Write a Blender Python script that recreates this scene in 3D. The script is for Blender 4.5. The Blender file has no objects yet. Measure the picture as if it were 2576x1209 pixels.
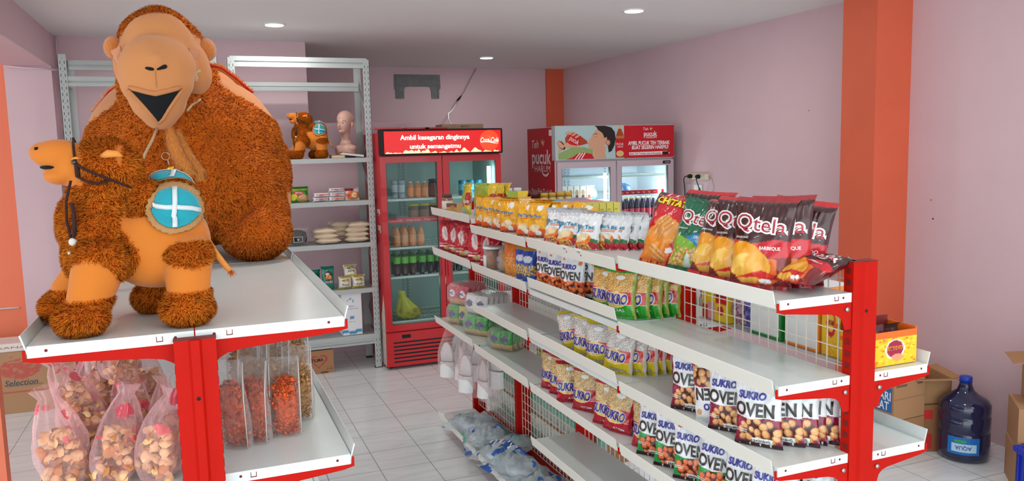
import bpy, bmesh, math, random
import numpy as np
from mathutils import Vector, Matrix, noise as mnoise

PI = math.pi
sc = bpy.context.scene
COL = sc.collection

# ------------------------------------------------------------------ camera
CAM_H = 1.835
F_PX = 2005.74
YAW, PITCH, ROLL = 0.375543, 0.112881, -0.0241951
fw = Vector((math.sin(YAW) * math.cos(PITCH), math.cos(YAW) * math.cos(PITCH), -math.sin(PITCH)))
r0 = Vector((math.cos(YAW), -math.sin(YAW), 0))
u0 = r0.cross(fw)
rr = math.cos(ROLL) * r0 + math.sin(ROLL) * u0
uu = -math.sin(ROLL) * r0 + math.cos(ROLL) * u0
cam_data = bpy.data.cameras.new('camera')
cam = bpy.data.objects.new('camera', cam_data)
COL.objects.link(cam)
M = Matrix((rr, uu, -fw)).transposed().to_4x4()
M.translation = Vector((0, 0, CAM_H))
cam.matrix_world = M
cam_data.sensor_width = 36.0
cam_data.lens = F_PX / 2576 * 36.0
cam_data.clip_start = 0.05
sc.camera = cam

# ------------------------------------------------------------------ sky, exposure
world = bpy.data.worlds.new('sky')
sc.world = world
world.use_nodes = True
bg = world.node_tree.nodes['Background']
bg.inputs[0].default_value = (0.86, 0.965, 1.0, 1)
bg.inputs[1].default_value = 3.0
sc.view_settings.view_transform = 'Standard'
sc.view_settings.look = 'None'
sc.view_settings.exposure = -0.06
sc.view_settings.gamma = 1.0
sc.view_settings.use_curve_mapping = False

# ------------------------------------------------------------------ helpers
def lin(c):
    return tuple(((v / 255.0) / 12.92 if v / 255.0 <= 0.04045 else ((v / 255.0 + 0.055) / 1.055) ** 2.4) for v in c[:3])

MATS = {}
def mat(name, rgb, rough=0.6, metal=0.0, spec=0.5, bump=0.0, bscale=60, emit=0.0, alpha=1.0, trans=0.0,
        vary=0.0, vscale=6, sheen=0.0, attr=None, coat=0.0, ior=1.45):
    if name in MATS: return MATS[name]
    m = bpy.data.materials.new(name); m.use_nodes = True
    nt = m.node_tree; b = nt.nodes['Principled BSDF']
    col = (*lin(rgb), 1)
    b.inputs['Base Color'].default_value = col
    b.inputs['Roughness'].default_value = rough
    b.inputs['Metallic'].default_value = metal
    b.inputs['Specular IOR Level'].default_value = spec
    b.inputs['IOR'].default_value = ior
    b.inputs['Alpha'].default_value = alpha
    b.inputs['Transmission Weight'].default_value = trans
    b.inputs['Coat Weight'].default_value = coat
    if sheen:
        b.inputs['Sheen Weight'].default_value = sheen
        b.inputs['Sheen Roughness'].default_value = 0.5
    if emit:
        b.inputs['Emission Color'].default_value = col
        b.inputs['Emission Strength'].default_value = emit
    src = None
    if attr:
        a = nt.nodes.new('ShaderNodeAttribute'); a.attribute_name = attr
        src = a.outputs['Color']
        nt.links.new(src, b.inputs['Base Color'])
        if emit: nt.links.new(src, b.inputs['Emission Color'])
    if vary or bump:
        tc = nt.nodes.new('ShaderNodeTexCoord')
    if vary:
        n = nt.nodes.new('ShaderNodeTexNoise'); n.inputs['Scale'].default_value = vscale; n.inputs['Detail'].default_value = 5
        nt.links.new(tc.outputs['Object'], n.inputs['Vector'])
        mr = nt.nodes.new('ShaderNodeMapRange')
        mr.inputs['From Min'].default_value = 0.3; mr.inputs['From Max'].default_value = 0.7
        mr.inputs['To Min'].default_value = 1 - vary; mr.inputs['To Max'].default_value = 1 + vary
        nt.links.new(n.outputs['Fac'], mr.inputs['Value'])
        mx = nt.nodes.new('ShaderNodeMix'); mx.data_type = 'RGBA'; mx.blend_type = 'MULTIPLY'; mx.inputs[0].default_value = 1
        mx.inputs[6].default_value = col
        if src: nt.links.new(src, mx.inputs[6])
        nt.links.new(mr.outputs[0], mx.inputs[7])
        nt.links.new(mx.outputs[2], b.inputs['Base Color'])
    if bump:
        n2 = nt.nodes.new('ShaderNodeTexNoise'); n2.inputs['Scale'].default_value = bscale; n2.inputs['Detail'].default_value = 3
        nt.links.new(tc.outputs['Object'], n2.inputs['Vector'])
        bp = nt.nodes.new('ShaderNodeBump'); bp.inputs['Strength'].default_value = bump; bp.inputs['Distance'].default_value = 0.01
        nt.links.new(n2.outputs['Fac'], bp.inputs['Height'])
        nt.links.new(bp.outputs[0], b.inputs['Normal'])
    MATS[name] = m
    return m

def put(o, parent=None):
    COL.objects.link(o)
    if parent is not None: o.parent = parent
    return o

def build(name, verts, faces, mats, mi=None, parent=None, smooth=False, cols=None, loc=None, rot=None):
    me = bpy.data.meshes.new(name)
    me.from_pydata([tuple(v) for v in verts], [], [tuple(f) for f in faces])
    for m in (mats if isinstance(mats, (list, tuple)) else [mats]): me.materials.append(m)
    if mi is not None: me.polygons.foreach_set('material_index', mi)
    if smooth is True: me.polygons.foreach_set('use_smooth', [True] * len(me.polygons))
    elif smooth is not False: me.polygons.foreach_set('use_smooth', smooth)
    if cols is not None:
        a = me.color_attributes.new('col', 'FLOAT_COLOR', 'POINT')
        c = np.ones((len(me.vertices), 4), dtype=np.float32); c[:, :3] = cols
        a.data.foreach_set('color', c.ravel())
    me.validate(); me.update()
    o = bpy.data.objects.new(name, me)
    if loc is not None: o.location = loc
    if rot is not None: o.rotation_euler = rot
    return put(o, parent)

class MB:
    """collects shapes into one mesh"""
    def __init__(s): s.v = []; s.f = []; s.m = []; s.s = []; s.mats = []
    def idx(s, m):
        if m not in s.mats: s.mats.append(m)
        return s.mats.index(m)
    def add(s, vs, fs, m, smooth=False):
        o = len(s.v); k = s.idx(m)
        s.v += [tuple(v) for v in vs]
        for f in fs: s.f.append(tuple(i + o for i in f)); s.m.append(k); s.s.append(smooth)
        return s
    def box(s, x0, x1, y0, y1, z0, z1, m, b=0.0):
        if b <= 0:
            vs = [(x0,y0,z0),(x1,y0,z0),(x1,y1,z0),(x0,y1,z0),(x0,y0,z1),(x1,y0,z1),(x1,y1,z1),(x0,y1,z1)]
            return s.add(vs, [(0,3,2,1),(4,5,6,7),(0,1,5,4),(1,2,6,5),(2,3,7,6),(3,0,4,7)], m)
        bm = bmesh.new(); bmesh.ops.create_cube(bm, size=1)
        bmesh.ops.scale(bm, vec=(x1-x0, y1-y0, z1-z0), verts=bm.verts)
        bmesh.ops.translate(bm, vec=((x0+x1)/2, (y0+y1)/2, (z0+z1)/2), verts=bm.verts)
        bmesh.ops.bevel(bm, geom=bm.edges[:], offset=b, segments=2, affect='EDGES', profile=0.5)
        bm.verts.index_update()
        s.add([v.co[:] for v in bm.verts], [[v.index for v in f.verts] for f in bm.faces], m, False); bm.free(); return s
    def quad(s, a, b, c, d, m): return s.add([a, b, c, d], [(0,1,2,3)], m)
    def prism(s, pts, axis, a0, a1, m, smooth=False):
        """2D outline (ccw) extruded along axis 'x','y','z'"""
        def P(p, a):
            return {'x': (a, p[0], p[1]), 'y': (p[0], a, p[1]), 'z': (p[0], p[1], a)}[axis]
        n = len(pts)
        vs = [P(p, a0) for p in pts] + [P(p, a1) for p in pts]
        fs = [tuple(range(n))[::-1], tuple(range(n, 2*n))] + [(i, (i+1) % n, n+(i+1) % n, n+i) for i in range(n)]
        return s.add(vs, fs, m, smooth)
    def lathe(s, prof, m, c=(0,0,0), n=24, ax='z', caps=True):
        vs = []; fs = []
        for r, z in prof:
            for k in range(n):
                a = 2*PI*k/n; p = (r*math.cos(a), r*math.sin(a), z)
                if ax == 'y': p = (p[0], p[2], p[1])
                if ax == 'x': p = (p[2], p[0], p[1])
                vs.append((p[0]+c[0], p[1]+c[1], p[2]+c[2]))
        for i in range(len(prof)-1):
            for k in range(n): fs.append((i*n+k, i*n+(k+1) % n, (i+1)*n+(k+1) % n, (i+1)*n+k))
        if caps:
            fs.append(tuple(range(n))[::-1]); fs.append(tuple((len(prof)-1)*n+k for k in range(n)))
        return s.add(vs, fs, m, True)
    def tube(s, pts, r, m, n=8, taper=None):
        pts = [Vector(p) for p in pts]; vs = []; fs = []
        up = Vector((0, 0, 1))
        for i, p in enumerate(pts):
            t = (pts[min(i+1, len(pts)-1)] - pts[max(i-1, 0)]).normalized()
            if abs(t.dot(up)) > 0.95: up = Vector((0, 1, 0)) if abs(t.y) < .9 else Vector((1, 0, 0))
            a = t.cross(up).normalized(); b = a.cross(t)
            up = b
            q = r if taper is None else r * taper[i]
            for k in range(n):
                w = 2*PI*k/n
                vs.append(p + a*math.cos(w)*q + b*math.sin(w)*q)
        for i in range(len(pts)-1):
            for k in range(n): fs.append((i*n+k, (i+1)*n+k, (i+1)*n+(k+1) % n, i*n+(k+1) % n))
        fs.append(tuple(range(n))); fs.append(tuple((len(pts)-1)*n+k for k in range(n))[::-1])
        return s.add(vs, fs, m, True)
    def ball(s, c, r, m, n=12):
        rx, ry, rz = r if isinstance(r, (tuple, list)) else (r, r, r)
        vs = []; fs = []; h = n//2+1
        for i in range(h+1):
            for k in range(n):
                a = PI*i/h; w = 2*PI*k/n
                vs.append((c[0]+rx*math.sin(a)*math.cos(w), c[1]+ry*math.sin(a)*math.sin(w), c[2]+rz*math.cos(a)))
        for i in range(h):
            for k in range(n): fs.append((i*n+k, (i+1)*n+k, (i+1)*n+(k+1) % n, i*n+(k+1) % n))
        return s.add(vs, fs, m, True)
    def build(s, name, parent=None, loc=None, rot=None):
        return build(name, s.v, s.f, s.mats, s.m, parent, s.s, None, loc, rot)

def tag(o, label, cat=None, group=None, kind=None):
    if label: o['label'] = label
    if cat: o['category'] = cat
    if group: o['group'] = group
    if kind: o['kind'] = kind
    return o
def struct(o):
    o['kind'] = 'structure'; return o
def thing(name, label, cat, loc=(0,0,0), rz=0.0, group=None):
    o = bpy.data.objects.new(name, None); o.empty_display_size = 0.1
    o.location = loc; o.rotation_euler = (0, 0, rz); put(o)
    return tag(o, label, cat, group)
def copy_tree(o, parent=None):
    c = o.copy(); put(c, parent)
    if parent is not None:
        c.matrix_parent_inverse = o.matrix_parent_inverse.copy()
    for ch in [x for x in o.children]: copy_tree(ch, c)
    return c
ORD = ['first','second','third','fourth','fifth','sixth','seventh','eighth','ninth','tenth','eleventh','twelfth','thirteenth','fourteenth']

def nth(i): return ['first','second','third','fourth','fifth','sixth','seventh','eighth','ninth','tenth','eleventh','twelfth','thirteenth','fourteenth','fifteenth','sixteenth','seventeenth','eighteenth','nineteenth','twentieth','twenty-first','twenty-second'][i]
# lettering: flat triangles of Blender's built-in font, centred, capital height 1
_TX = {}
def text_tris(body, shear=0.0, bold=0.0, spacing=1.0, cond=1.0):
    key = (body, shear, bold, spacing, cond)
    if key in _TX: return _TX[key]
    cu = bpy.data.curves.new('t', 'FONT'); cu.body = body; cu.shear = shear; cu.offset = bold
    cu.space_character = spacing; cu.resolution_u = 3; cu.align_x = 'CENTER'; cu.fill_mode = 'FRONT'; cu.size = 1.0
    ob = bpy.data.objects.new('t', cu); COL.objects.link(ob)
    dg = bpy.context.evaluated_depsgraph_get(); dg.update()
    me = ob.evaluated_get(dg).to_mesh(); me.calc_loop_triangles()
    v = np.array([(p.co.x, p.co.y) for p in me.vertices]) if len(me.vertices) else np.zeros((0, 2))
    f = [tuple(t.vertices) for t in me.loop_triangles]
    ob.evaluated_get(dg).to_mesh_clear()
    bpy.data.objects.remove(ob); bpy.data.curves.remove(cu)
    v = v / 0.70
    v[:, 0] -= (v[:, 0].max() + v[:, 0].min()) / 2; v[:, 0] *= cond
    v[:, 1] -= 0.5
    # drop faces pointing down
    f = [t if np.cross(v[t[1]] - v[t[0]], v[t[2]] - v[t[0]]) > 0 else (t[0], t[2], t[1]) for t in f]
    _TX[key] = (v, f)
    return _TX[key]

def lettering(mb, body, m, org, ux, uy, size, width=None, off=0.0015, shear=0.0, bold=0.0, arc=0.0, spacing=1.0):
    """letters laid on a flat face of a real object: org centre, ux right, uy up (unit vectors)"""
    v, f = text_tris(body, shear, bold, spacing)
    if len(v) == 0: return
    sx = size if width is None else width / (v[:, 0].max() - v[:, 0].min())
    ux = Vector(ux); uy = Vector(uy); n = ux.cross(uy); O = Vector(org)
    half = (v[:, 0].max() - v[:, 0].min()) / 2
    vs = [O + ux*(p[0]*sx) + uy*(p[1]*size + arc*size*(1-(p[0]/half)**2)) + n*off for p in v]
    mb.add(vs, f, m)
# ------------------------------------------------------------------ materials
PINK = mat('pink_wall_paint', (221,191,197), 0.75, bump=0.05, bscale=90, vary=0.03, vscale=1.5)
CEIL = mat('ceiling_paint', (240,240,238), 0.8, bump=0.03, bscale=40)
ORANGE_LIT = mat('orange_wall_overlit', (246,132,98), 0.7, bump=0.05, bscale=80)  # the shop's orange, lightened so the overexposed daylight is in the colour
ORANGE = mat('orange_wall_paint', (226,104,72), 0.6, bump=0.05, bscale=80, vary=0.04, vscale=2)
SALMON = mat('salmon_wall_paint', (224,98,82), 0.65, bump=0.05, bscale=80)
WHITE = mat('shelf_white_enamel', (222,228,226), 0.28, coat=0.2, vary=0.02, vscale=8)
STRIPM = mat('price_strip_white', (232,230,220), 0.45)
RED = mat('gondola_red_enamel', (186,18,4), 0.55, spec=0.15, vary=0.04, vscale=9)
DKRED = mat('gondola_slot_red', (120,16,8), 0.6)
WIRE = mat('white_wire', (232,224,208), 0.4)
RACKM = mat('rack_grey_enamel', (182,187,185), 0.4, metal=0.0)
SLOT = mat('dark_slot', (70,68,68), 0.8)
STEEL = mat('bare_steel', (190,188,184), 0.35, metal=0.9)
BLACK = mat('matte_black', (14,14,15), 0.6)
PAPER = mat('white_paper', (240,240,238), 0.7)
GREYP = mat('grey_plaster', (128,130,132), 0.9, bump=0.6, bscale=30, vary=0.12, vscale=20)
LAMPW = mat('lamp_diffuser', (255,252,246), 0.5, emit=14.0)
WPLAST = mat('white_plastic', (236,234,230), 0.4)
CREAM = mat('cream_plastic', (222,212,190), 0.45)
DARKW = mat('dark_grey_print', (60,58,58), 0.6)

def floor_mat():
    m = bpy.data.materials.new('white_floor_tile'); m.use_nodes = True; nt = m.node_tree; b = nt.nodes['Principled BSDF']
    tc = nt.nodes.new('ShaderNodeTexCoord'); sp = nt.nodes.new('ShaderNodeSeparateXYZ'); nt.links.new(tc.outputs['Object'], sp.inputs[0])
    def mth(op, a, bb=None, c=None):
        n = nt.nodes.new('ShaderNodeMath'); n.operation = op
        for i, x in enumerate((a, bb, c)):
            if x is None: continue
            if isinstance(x, (int, float)): n.inputs[i].default_value = x
            else: nt.links.new(x, n.inputs[i])
        return n.outputs[0]
    fs = []
    for ax, off in ((0, 60 - 0.297), (1, 60 - 0.248)):
        u = mth('DIVIDE', mth('ADD', sp.outputs[ax], off), 0.3)
        fr = mth('FRACT', u)
        d = mth('MINIMUM', fr, mth('SUBTRACT', 1.0, fr))
        fs.append(mth('LESS_THAN', d, 0.006))
    line = mth('MAXIMUM', fs[0], fs[1])
    n1 = nt.nodes.new('ShaderNodeTexNoise'); n1.inputs['Scale'].default_value = 3.5; n1.inputs['Detail'].default_value = 6; n1.inputs['Distortion'].default_value = 2.0
    mp = nt.nodes.new('ShaderNodeMapping'); mp.inputs['Scale'].default_value = (0.6, 3.0, 1); mp.inputs['Rotation'].default_value = (0, 0, 0.25)
    nt.links.new(tc.outputs['Object'], mp.inputs[0]); nt.links.new(mp.outputs[0], n1.inputs['Vector'])
    cr = nt.nodes.new('ShaderNodeValToRGB'); cr.color_ramp.elements[0].position = 0.35; cr.color_ramp.elements[0].color = (*lin((224,228,229)), 1)
    cr.color_ramp.elements[1].position = 0.62; cr.color_ramp.elements[1].color = (*lin((234,238,239)), 1)
    nt.links.new(n1.outputs['Fac'], cr.inputs[0])
    mx = nt.nodes.new('ShaderNodeMix'); mx.data_type = 'RGBA'; nt.links.new(line, mx.inputs[0]); nt.links.new(cr.outputs[0], mx.inputs[6])
    mx.inputs[7].default_value = (*lin((112,112,112)), 1)
    nt.links.new(mx.outputs[2], b.inputs['Base Color'])
    mr = mth('MULTIPLY_ADD', line, 0.5, 0.22); nt.links.new(mr, b.inputs['Roughness'])
    return m
FLOOR = floor_mat()

# ------------------------------------------------------------------ room
ZC = 2.83
XW, YB, YP = 4.4, 9.3, 7.4            # right wall, back wall, partition
def room():
    struct(MB().box(-5.0, 5.0, -2.6, 9.8, -0.12, 0.0, FLOOR).build('floor'))
    struct(MB().box(-5.0, 5.0, -2.6, 9.8, ZC, ZC+0.15, CEIL).build('ceiling'))
    struct(MB().box(XW, XW+0.15, -2.6, 9.45, 0, ZC, PINK).build('wall_right'))
    struct(MB().box(-1.3, XW, YB, YB+0.15, 0, ZC, PINK).build('wall_back'))
    m = MB(); m.box(-1.0, 0.985, YP, YP+0.14, 0, ZC, PINK); m.box(0.985, 1.92, YP, YP+0.14, 0, 2.118, PINK)
    struct(m.build('wall_partition'))
    struct(MB().box(-5.0, -1.3, YP-0.2, YP-0.06, 0, ZC, ORANGE_LIT).build('wall_left_back'))
    struct(MB().box(-1.3, -0.98, YP-0.24, YP+0.14, 0, 2.563, PINK).build('trim_1'))
    struct(MB().box(-1.3, -0.98, -2.6, YP+0.14, 2.563, ZC, PINK).build('trim_2'))
    struct(MB().box(-1.3, -1.16, YP+0.14, YB, 0, ZC, PINK).build('wall_recess_left'))
    struct(MB().box(4.10, XW, 3.967, 4.257, 0, ZC, ORANGE).build('trim_3'))
    struct(MB().box(4.17, XW, YB-0.04, YB, 0, ZC, ORANGE).build('trim_4'))
    struct(MB().box(-1.30, -0.952, 4.43, 4.51, 0, 2.563, ORANGE_LIT).build('trim_5'))  # near pillar: shaded side face brightened through the lightened orange
    # the far side of the left room: a wall with a tall window opening onto the day
    m = MB(); m.box(-5.0, -4.85, -2.6, 7.2, 0, 0.5, PINK); m.box(-5.0, -4.85, -2.6, 7.2, 2.5, ZC, PINK); m.box(-5.0, -4.85, 6.2, 7.2, 0.5, 2.5, PINK)
    struct(m.build('wall_left'))
    # paint edge and knocks on the right wall
    s = MB()
    for (y, z, r) in ((3.76, 1.33, 0.006), (3.78, 1.45, 0.004), (4.9, 2.08, 0.004)):
        s.lathe([(r, 0), (r*0.6, -0.002)], BLACK, (XW-0.0005, y, z), 8, 'x')
    struct(s.build('trim_6'))
room()

def ceiling_light(i, x, y, label):
    t = thing('ceiling_downlight', label, 'ceiling light', (x, y, ZC), 0, 'recessed ceiling lights')
    MB().lathe([(0.085, 0), (0.085, -0.008), (0.078, -0.012), (0.068, -0.010)], WPLAST, n=32).build('trim_ring', t)
    MB().lathe([(0.067, -0.0095), (0.066, -0.013), (0.001, -0.0145)], LAMPW, n=32).build('diffuser', t)
    l = bpy.data.lights.new('lamp', 'AREA'); l.shape = 'DISK'; l.size = 0.12; l.energy = LAMP_W; l.color = (1.0, 0.99, 0.95); l.spread = PI
    lo = bpy.data.objects.new('lamp', l); lo.location = (0, 0, -0.03); put(lo, t)
LAMP_W = 7.5
for i, (x, y, lb) in enumerate([(0.635, 6.43, 'round white ceiling light above the grey storage rack'), (3.06, 5.22, 'round white ceiling light, the rightmost, above the snack shelves'),
        (2.99, 8.2, 'round white ceiling light farthest back, near the back wall'), (3.0, 2.4, 'added unseen ceiling light above the near end of the snack shelves'),
        (0.65, 3.4, 'added unseen ceiling light over the near aisle'), (0.65, 0.2, 'added unseen ceiling light just behind the camera, over the aisle'), (3.0, -0.4, 'added unseen ceiling light in the front right part of the shop')]):  # last four are out of view, added for their effect on the lighting
    ceiling_light(i, x, y, lb)

# ------------------------------------------------------------------ gondola shelving
def gondola_shelf(parent, xin, xout, y0, y1, z, side, strip=True, lip=0.0, br_end=(True, False), striplab=None, ih=0.022):
    """one steel shelf: z = top surface; xin at the post, xout at the aisle"""
    a, b = min(xin, xout), max(xin, xout)
    m = MB()
    e = 0.004
    m.box(a, b, y0+e, y1-e, z-0.004, z, WHITE)
    th = 0.026
    m.box(a, b, y0+e, y0+e+0.003, z-th, z-0.004, WHITE); m.box(a, b, y1-e-0.003, y1-e, z-th, z-0.004, WHITE)
    xo = xout
    m.box(min(xo, xo+0.003*side), max(xo, xo+0.003*side), y0+e, y1-e, z-th, z-0.0003, WHITE)
    # rivets and the little bracket window on the near end plate
    for t, w in ((0.90, 0), (0.12, 0)):
        X = xin + (xout-xin)*t
        m.lathe([(0.0035, 0), (0.002, -0.001)], DKRED, (X, y0+e, z-0.012), 10, 'y')
    X = xin + (xout-xin)*0.22
    m.box(X-0.007, X-0.0055, y0+e-0.0008, y0+e, z-0.017, z-0.006, DKRED); m.box(X+0.0055, X+0.007, y0+e-0.0008, y0+e, z-0.017, z-0.006, DKRED)
    m.box(X-0.007, X+0.007, y0+e-0.0008, y0+e, z-0.0185, z-0.0165, DKRED)
    sh = m.build('shelf', parent)
    if strip:
        s = MB(); o = xout + 0.004*side
        up, dn = ih, 0.044-ih
        # tilted price strip, with its rolled edge
        prof = [(o+0.006*side, z-dn), (o+0.014*side, z+up), (o+0.0125*side, z+up+0.002), (o+0.002*side, z-dn-0.001)]
        if side > 0: prof = prof[::-1]
        s.prism(prof[::-1], 'y', y0+0.014, y1-0.014, STRIPM)
        s.build('price_strip', sh)
    elif lip:
        s = MB(); o = xout + 0.003*side
        prof = [(o, z-0.02), (o+0.013*side, z+lip), (o+0.010*side, z+lip+0.0015), (o-0.003*side, z-0.02)]
        if side > 0: prof = prof[::-1]
        s.prism(prof[::-1], 'y', y0+0.006, y1-0.006, WHITE)
        s.build('front_lip', sh)
    for k, on in enumerate(br_end):
        if not on: continue
        yy = y0+0.0065 if k == 0 else y1-0.0095
        d = side
        L = abs(xout-xin)
        pts = [(0, -th), (L+0.006, -th), (L+0.006, -0.008), (L+0.012, -0.008), (L+0.012, -th-0.006), (L*0.95, -th-0.012), (L*0.30, -th-0.028), (L*0.20, -th-0.034), (L*0.14, -th-0.045), (L*0.09, -th-0.075), (0, -th-0.075)]
        P = [(xin + d*p[0], z + p[1]) for p in pts]
        if d > 0: P = P[::-1]
        bk = MB().prism(P, 'y', yy-0.003 if k == 0 else yy, yy if k == 0 else yy+0.003, RED).build('bracket', sh)
        hk = MB(); hk.lathe([(0.006, 0), (0.006, -0.006)], STEEL, (xin+d*0.018, yy-0.003, z-th-0.018), 10, 'y'); hk.build('bolt', bk)
    return sh

def upright(parent, x0, x1, y, z1, ridge=0.006):
    m = MB()
    d = 0.034
    c = (x0+x1)/2; w = (x1-x0)
    # channel section with a raised ridge on the face
    pts = [(x0, y), (c-w*0.16, y), (c-w*0.10, y-ridge), (c+w*0.10, y-ridge), (c+w*0.16, y), (x1, y), (x1, y+d), (x0, y+d)]
    m.prism(pts, 'z', 0.0, z1, RED)
    m.box(x0-0.001, x1+0.001, y-0.001, y+d+0.001, z1, z1+0.002, DKRED)
    z = 0.06
    while z < z1-0.03:
        for xs, sg in ((x0, -1), (x1, 1)):
            a, b = (xs-0.0012, xs) if sg < 0 else (xs, xs+0.0012)
            m.box(a, b, y+0.008, y+0.024, z, z+0.016, DKRED)
        z += 0.033
    m.lathe([(0.0045, 0), (0.0045, -0.001)], BLACK, (c, y-ridge, z1-0.135), 10, 'y')
    return m.build('upright', parent)

def wire_panel(parent, x, y0, y1, z0, z1, sy=0.042, sz=0.05):
    m = MB(); r = 0.0014
    n = max(1, round((y1-y0)/sy)); k = max(1, round((z1-z0)/sz))
    for i in range(n+1):
        y = y0+(y1-y0)*i/n; m.box(x-r, x+r, y-r, y+r, z0, z1, WIRE)
    for j in range(k+1):
        z = z0+(z1-z0)*j/k; m.box(x+r, x+3*r, y0, y1, z-r, z+r, WIRE)
    return m.build('wire_back', parent)

# right gondola (the snack aisle)
GY = [1.645, 2.5, 3.345, 4.145, 4.92]       # uprights, near to far
XF, XP0, XP1, XR = 1.40, 1.64, 1.725, 1.925
LV = {'D': [1.428, 1.197, 0.974, 0.741, 0.45], 'C': [1.428, 1.200, 0.975, 0.742, 0.482],
      'B': [1.424, 1.203, 0.978, 0.744, 0.125], 'A': [1.464, 1.207, None, 0.763, 0.125]}
UP = {'D': [.022, .015, .018, .016, .02], 'C': [.010, .055, .042, .020, .022], 'B': [.010, .024, .020, .026, .022], 'A': [.022, .026, 0, .022, .022]}
BAY = {'D': (GY[0], GY[1]), 'C': (GY[1], GY[2]), 'B': (GY[2], GY[3]), 'A': (GY[3], GY[4])}
gr = thing('gondola_shelving', 'long double-sided red and white snack shelving on the right, full of bags', 'shelving', (1.6825, 3.3, 0))
def absolute(root, fn):
    """build children in world coordinates, then hang them on the root"""
    before = set(bpy.data.objects); fn()
    inv = Matrix.Translation(-Vector(root.location))
    for o in bpy.data.objects:
        if o in before or o.parent is not root: continue
        o.matrix_parent_inverse = inv
def g_right():
    for y in GY: upright(gr, XP0, XP1, y, 1.51)
    for b, (y0, y1) in BAY.items():
        for k, z in enumerate(LV[b]):
            if z is None: continue
            gondola_shelf(gr, XP0-0.001, XF, y0, y1, z, -1, ih=UP[b][k])
        wire_panel(gr, 1.672, y0+0.04, y1-0.004, 0.15, 1.505 if b in 'DC' else 1.43)
    # the other side, towards the right wall
    for b, zs in {'D': [1.195, 0.965, 0.60], 'C': [1.43, 1.17, 0.90, 0.60], 'B': [1.42, 1.15, 0.90, 0.60], 'A': [1.42, 1.15, 0.90]}.items():
        y0, y1 = BAY[b]
        for z in zs: gondola_shelf(gr, XP1+0.001, XR, y0, y1, z, 1, strip=False, lip=0.032)
    MB().box(1.58, XR-0.02, 3.345, 4.90, 0.0, 0.098, RED).build('base_plinth', gr)
    MB().box(1.62, XR-0.02, 1.68, 3.345, 0.0, 0.098, RED).build('base_plinth', gr)
absolute(gr, g_right)

# left gondola (the camels' shelf)
LY = [1.915, 3.10, 4.28]
LX0, LX1, LXL, LXR = -0.069, 0.021, -0.357, 0.315
gl = thing('gondola_shelving', 'low double-sided red and white shelving on the left, topped by the two plush camels', 'shelving', (-0.024, 3.0, 0))
def g_left():
    for y in LY: upright(gl, LX0, LX1, y, 1.425, 0.008)
    for k in range(2):
        y0, y1 = LY[k]+0.02, LY[k+1]+0.02
        for z in (1.44, 1.088, 0.70):
            ys = y0 if k else 1.943
            gondola_shelf(gl, LX1 if z < 1.4 else -0.022, LXR, ys, y1, z, 1, strip=False, lip=0.024)
            gondola_shelf(gl, LX0 if z < 1.4 else -0.025, LXL, ys, y1, z, -1, strip=False, lip=0.024)
    MB().box(-0.33, 0.29, 1.98, 4.28, 0, 0.12, RED).build('base_plinth', gl)
absolute(gl, g_left)

# ------------------------------------------------------------------ boltless storage racks
def rack(name, label, x0, x1, yf, yb, h, levels, fronts, rears, low=None):
    t = thing(name, label, 'storage rack', ((x0+x1)/2, (yf+yb)/2, 0))
    def f():
        for X, sg in ((x0, 1), (x1, -1)):
            for Y, sy in ((yf, 1), (yb, -1)):
                m = MB()
                a, b = (X, X+0.055*sg); a, b = min(a, b), max(a, b)
                m.box(a, b, min(Y, Y+0.003*sy), max(Y, Y+0.003*sy), 0.004, h, RACKM)
                m.box(min(X, X+0.003*sg), max(X, X+0.003*sg), min(Y, Y+0.04*sy), max(Y, Y+0.04*sy), 0.004, h, RACKM)
                m.box(a-0.004, b+0.004, min(Y, Y+0.044*sy)-0.002, max(Y, Y+0.044*sy), 0, 0.006, BLACK)
                z = 0.05; k = 0
                while z < h-0.03:
                    for q, off in ((0.28, 0), (0.78, 0)):
                        xx = a + 0.055*q
                        m.box(xx-0.002, xx+0.002, Y-0.0008*sy if sy > 0 else Y, Y if sy > 0 else Y+0.0008, z, z+0.022, SLOT)
                    m.box(a+0.026, a+0.030, Y-0.0008 if sy > 0 else Y, Y if sy > 0 else Y+0.0008, z+0.034, z+0.039, SLOT)
                    z += 0.046
                m.build('post', t)
            # lacing between the front and rear post
            l = MB(); z = 0.15; k = 0
            while z < h-0.35:
                p, q = ((yf+0.02, z), (yb-0.02, z+0.32)) if k % 2 == 0 else ((yb-0.02, z), (yf+0.02, z+0.32))
                xx = X+0.012*sg
                l.tube([(xx, p[0], p[1]), (xx, q[0], q[1])], 0.006, RACKM, 6); z += 0.32; k += 1
            l.build('brace', t)
        def beam(y, z0, z1, nm='beam'):
            m = MB(); s = -1 if y == yf else 1
            xa, xb = x0+0.02, x1-0.02
            hh = z1-z0
            ya, yb2 = (y+0.003, y+0.028) if y == yf else (y-0.028, y-0.003)
            yo = ya if s < 0 else yb2
            m.box(xa, xb, ya, yb2, z0, z0+hh*0.36, RACKM); m.box(xa, xb, ya, yb2, z0+hh*0.56, z1, RACKM)
            m.box(xa, xb, (ya+0.010), (yb2-0.010), z0, z1, RACKM)
            m.build(nm, t)
        for z0, z1 in fronts: beam(yf, z0, z1)
        for z0, z1 in rears: beam(yb, z0, z1)
        for z in levels:
            m = MB(); m.box(x0+0.02, x1-0.02, yf+0.004, yb-0.004, z-0.038, z-0.002, RACKM, 0.002)
            m.box(x0+0.012, x1-0.012, yf-0.004, yf+0.006, z-0.038, z, RACKM)
            m.build('shelf', t)
    absolute(t, f); return t
rack('storage_rack', 'grey slotted steel rack at the back holding rice bags, noodles and a plush camel', 0.288, 1.40, 6.68, 7.10, 2.605,
     [1.802, 1.446, 1.090, 0.700, 0.300], [(2.535, 2.616), (0.215, 0.262)], [(2.376, 2.450)])
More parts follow.
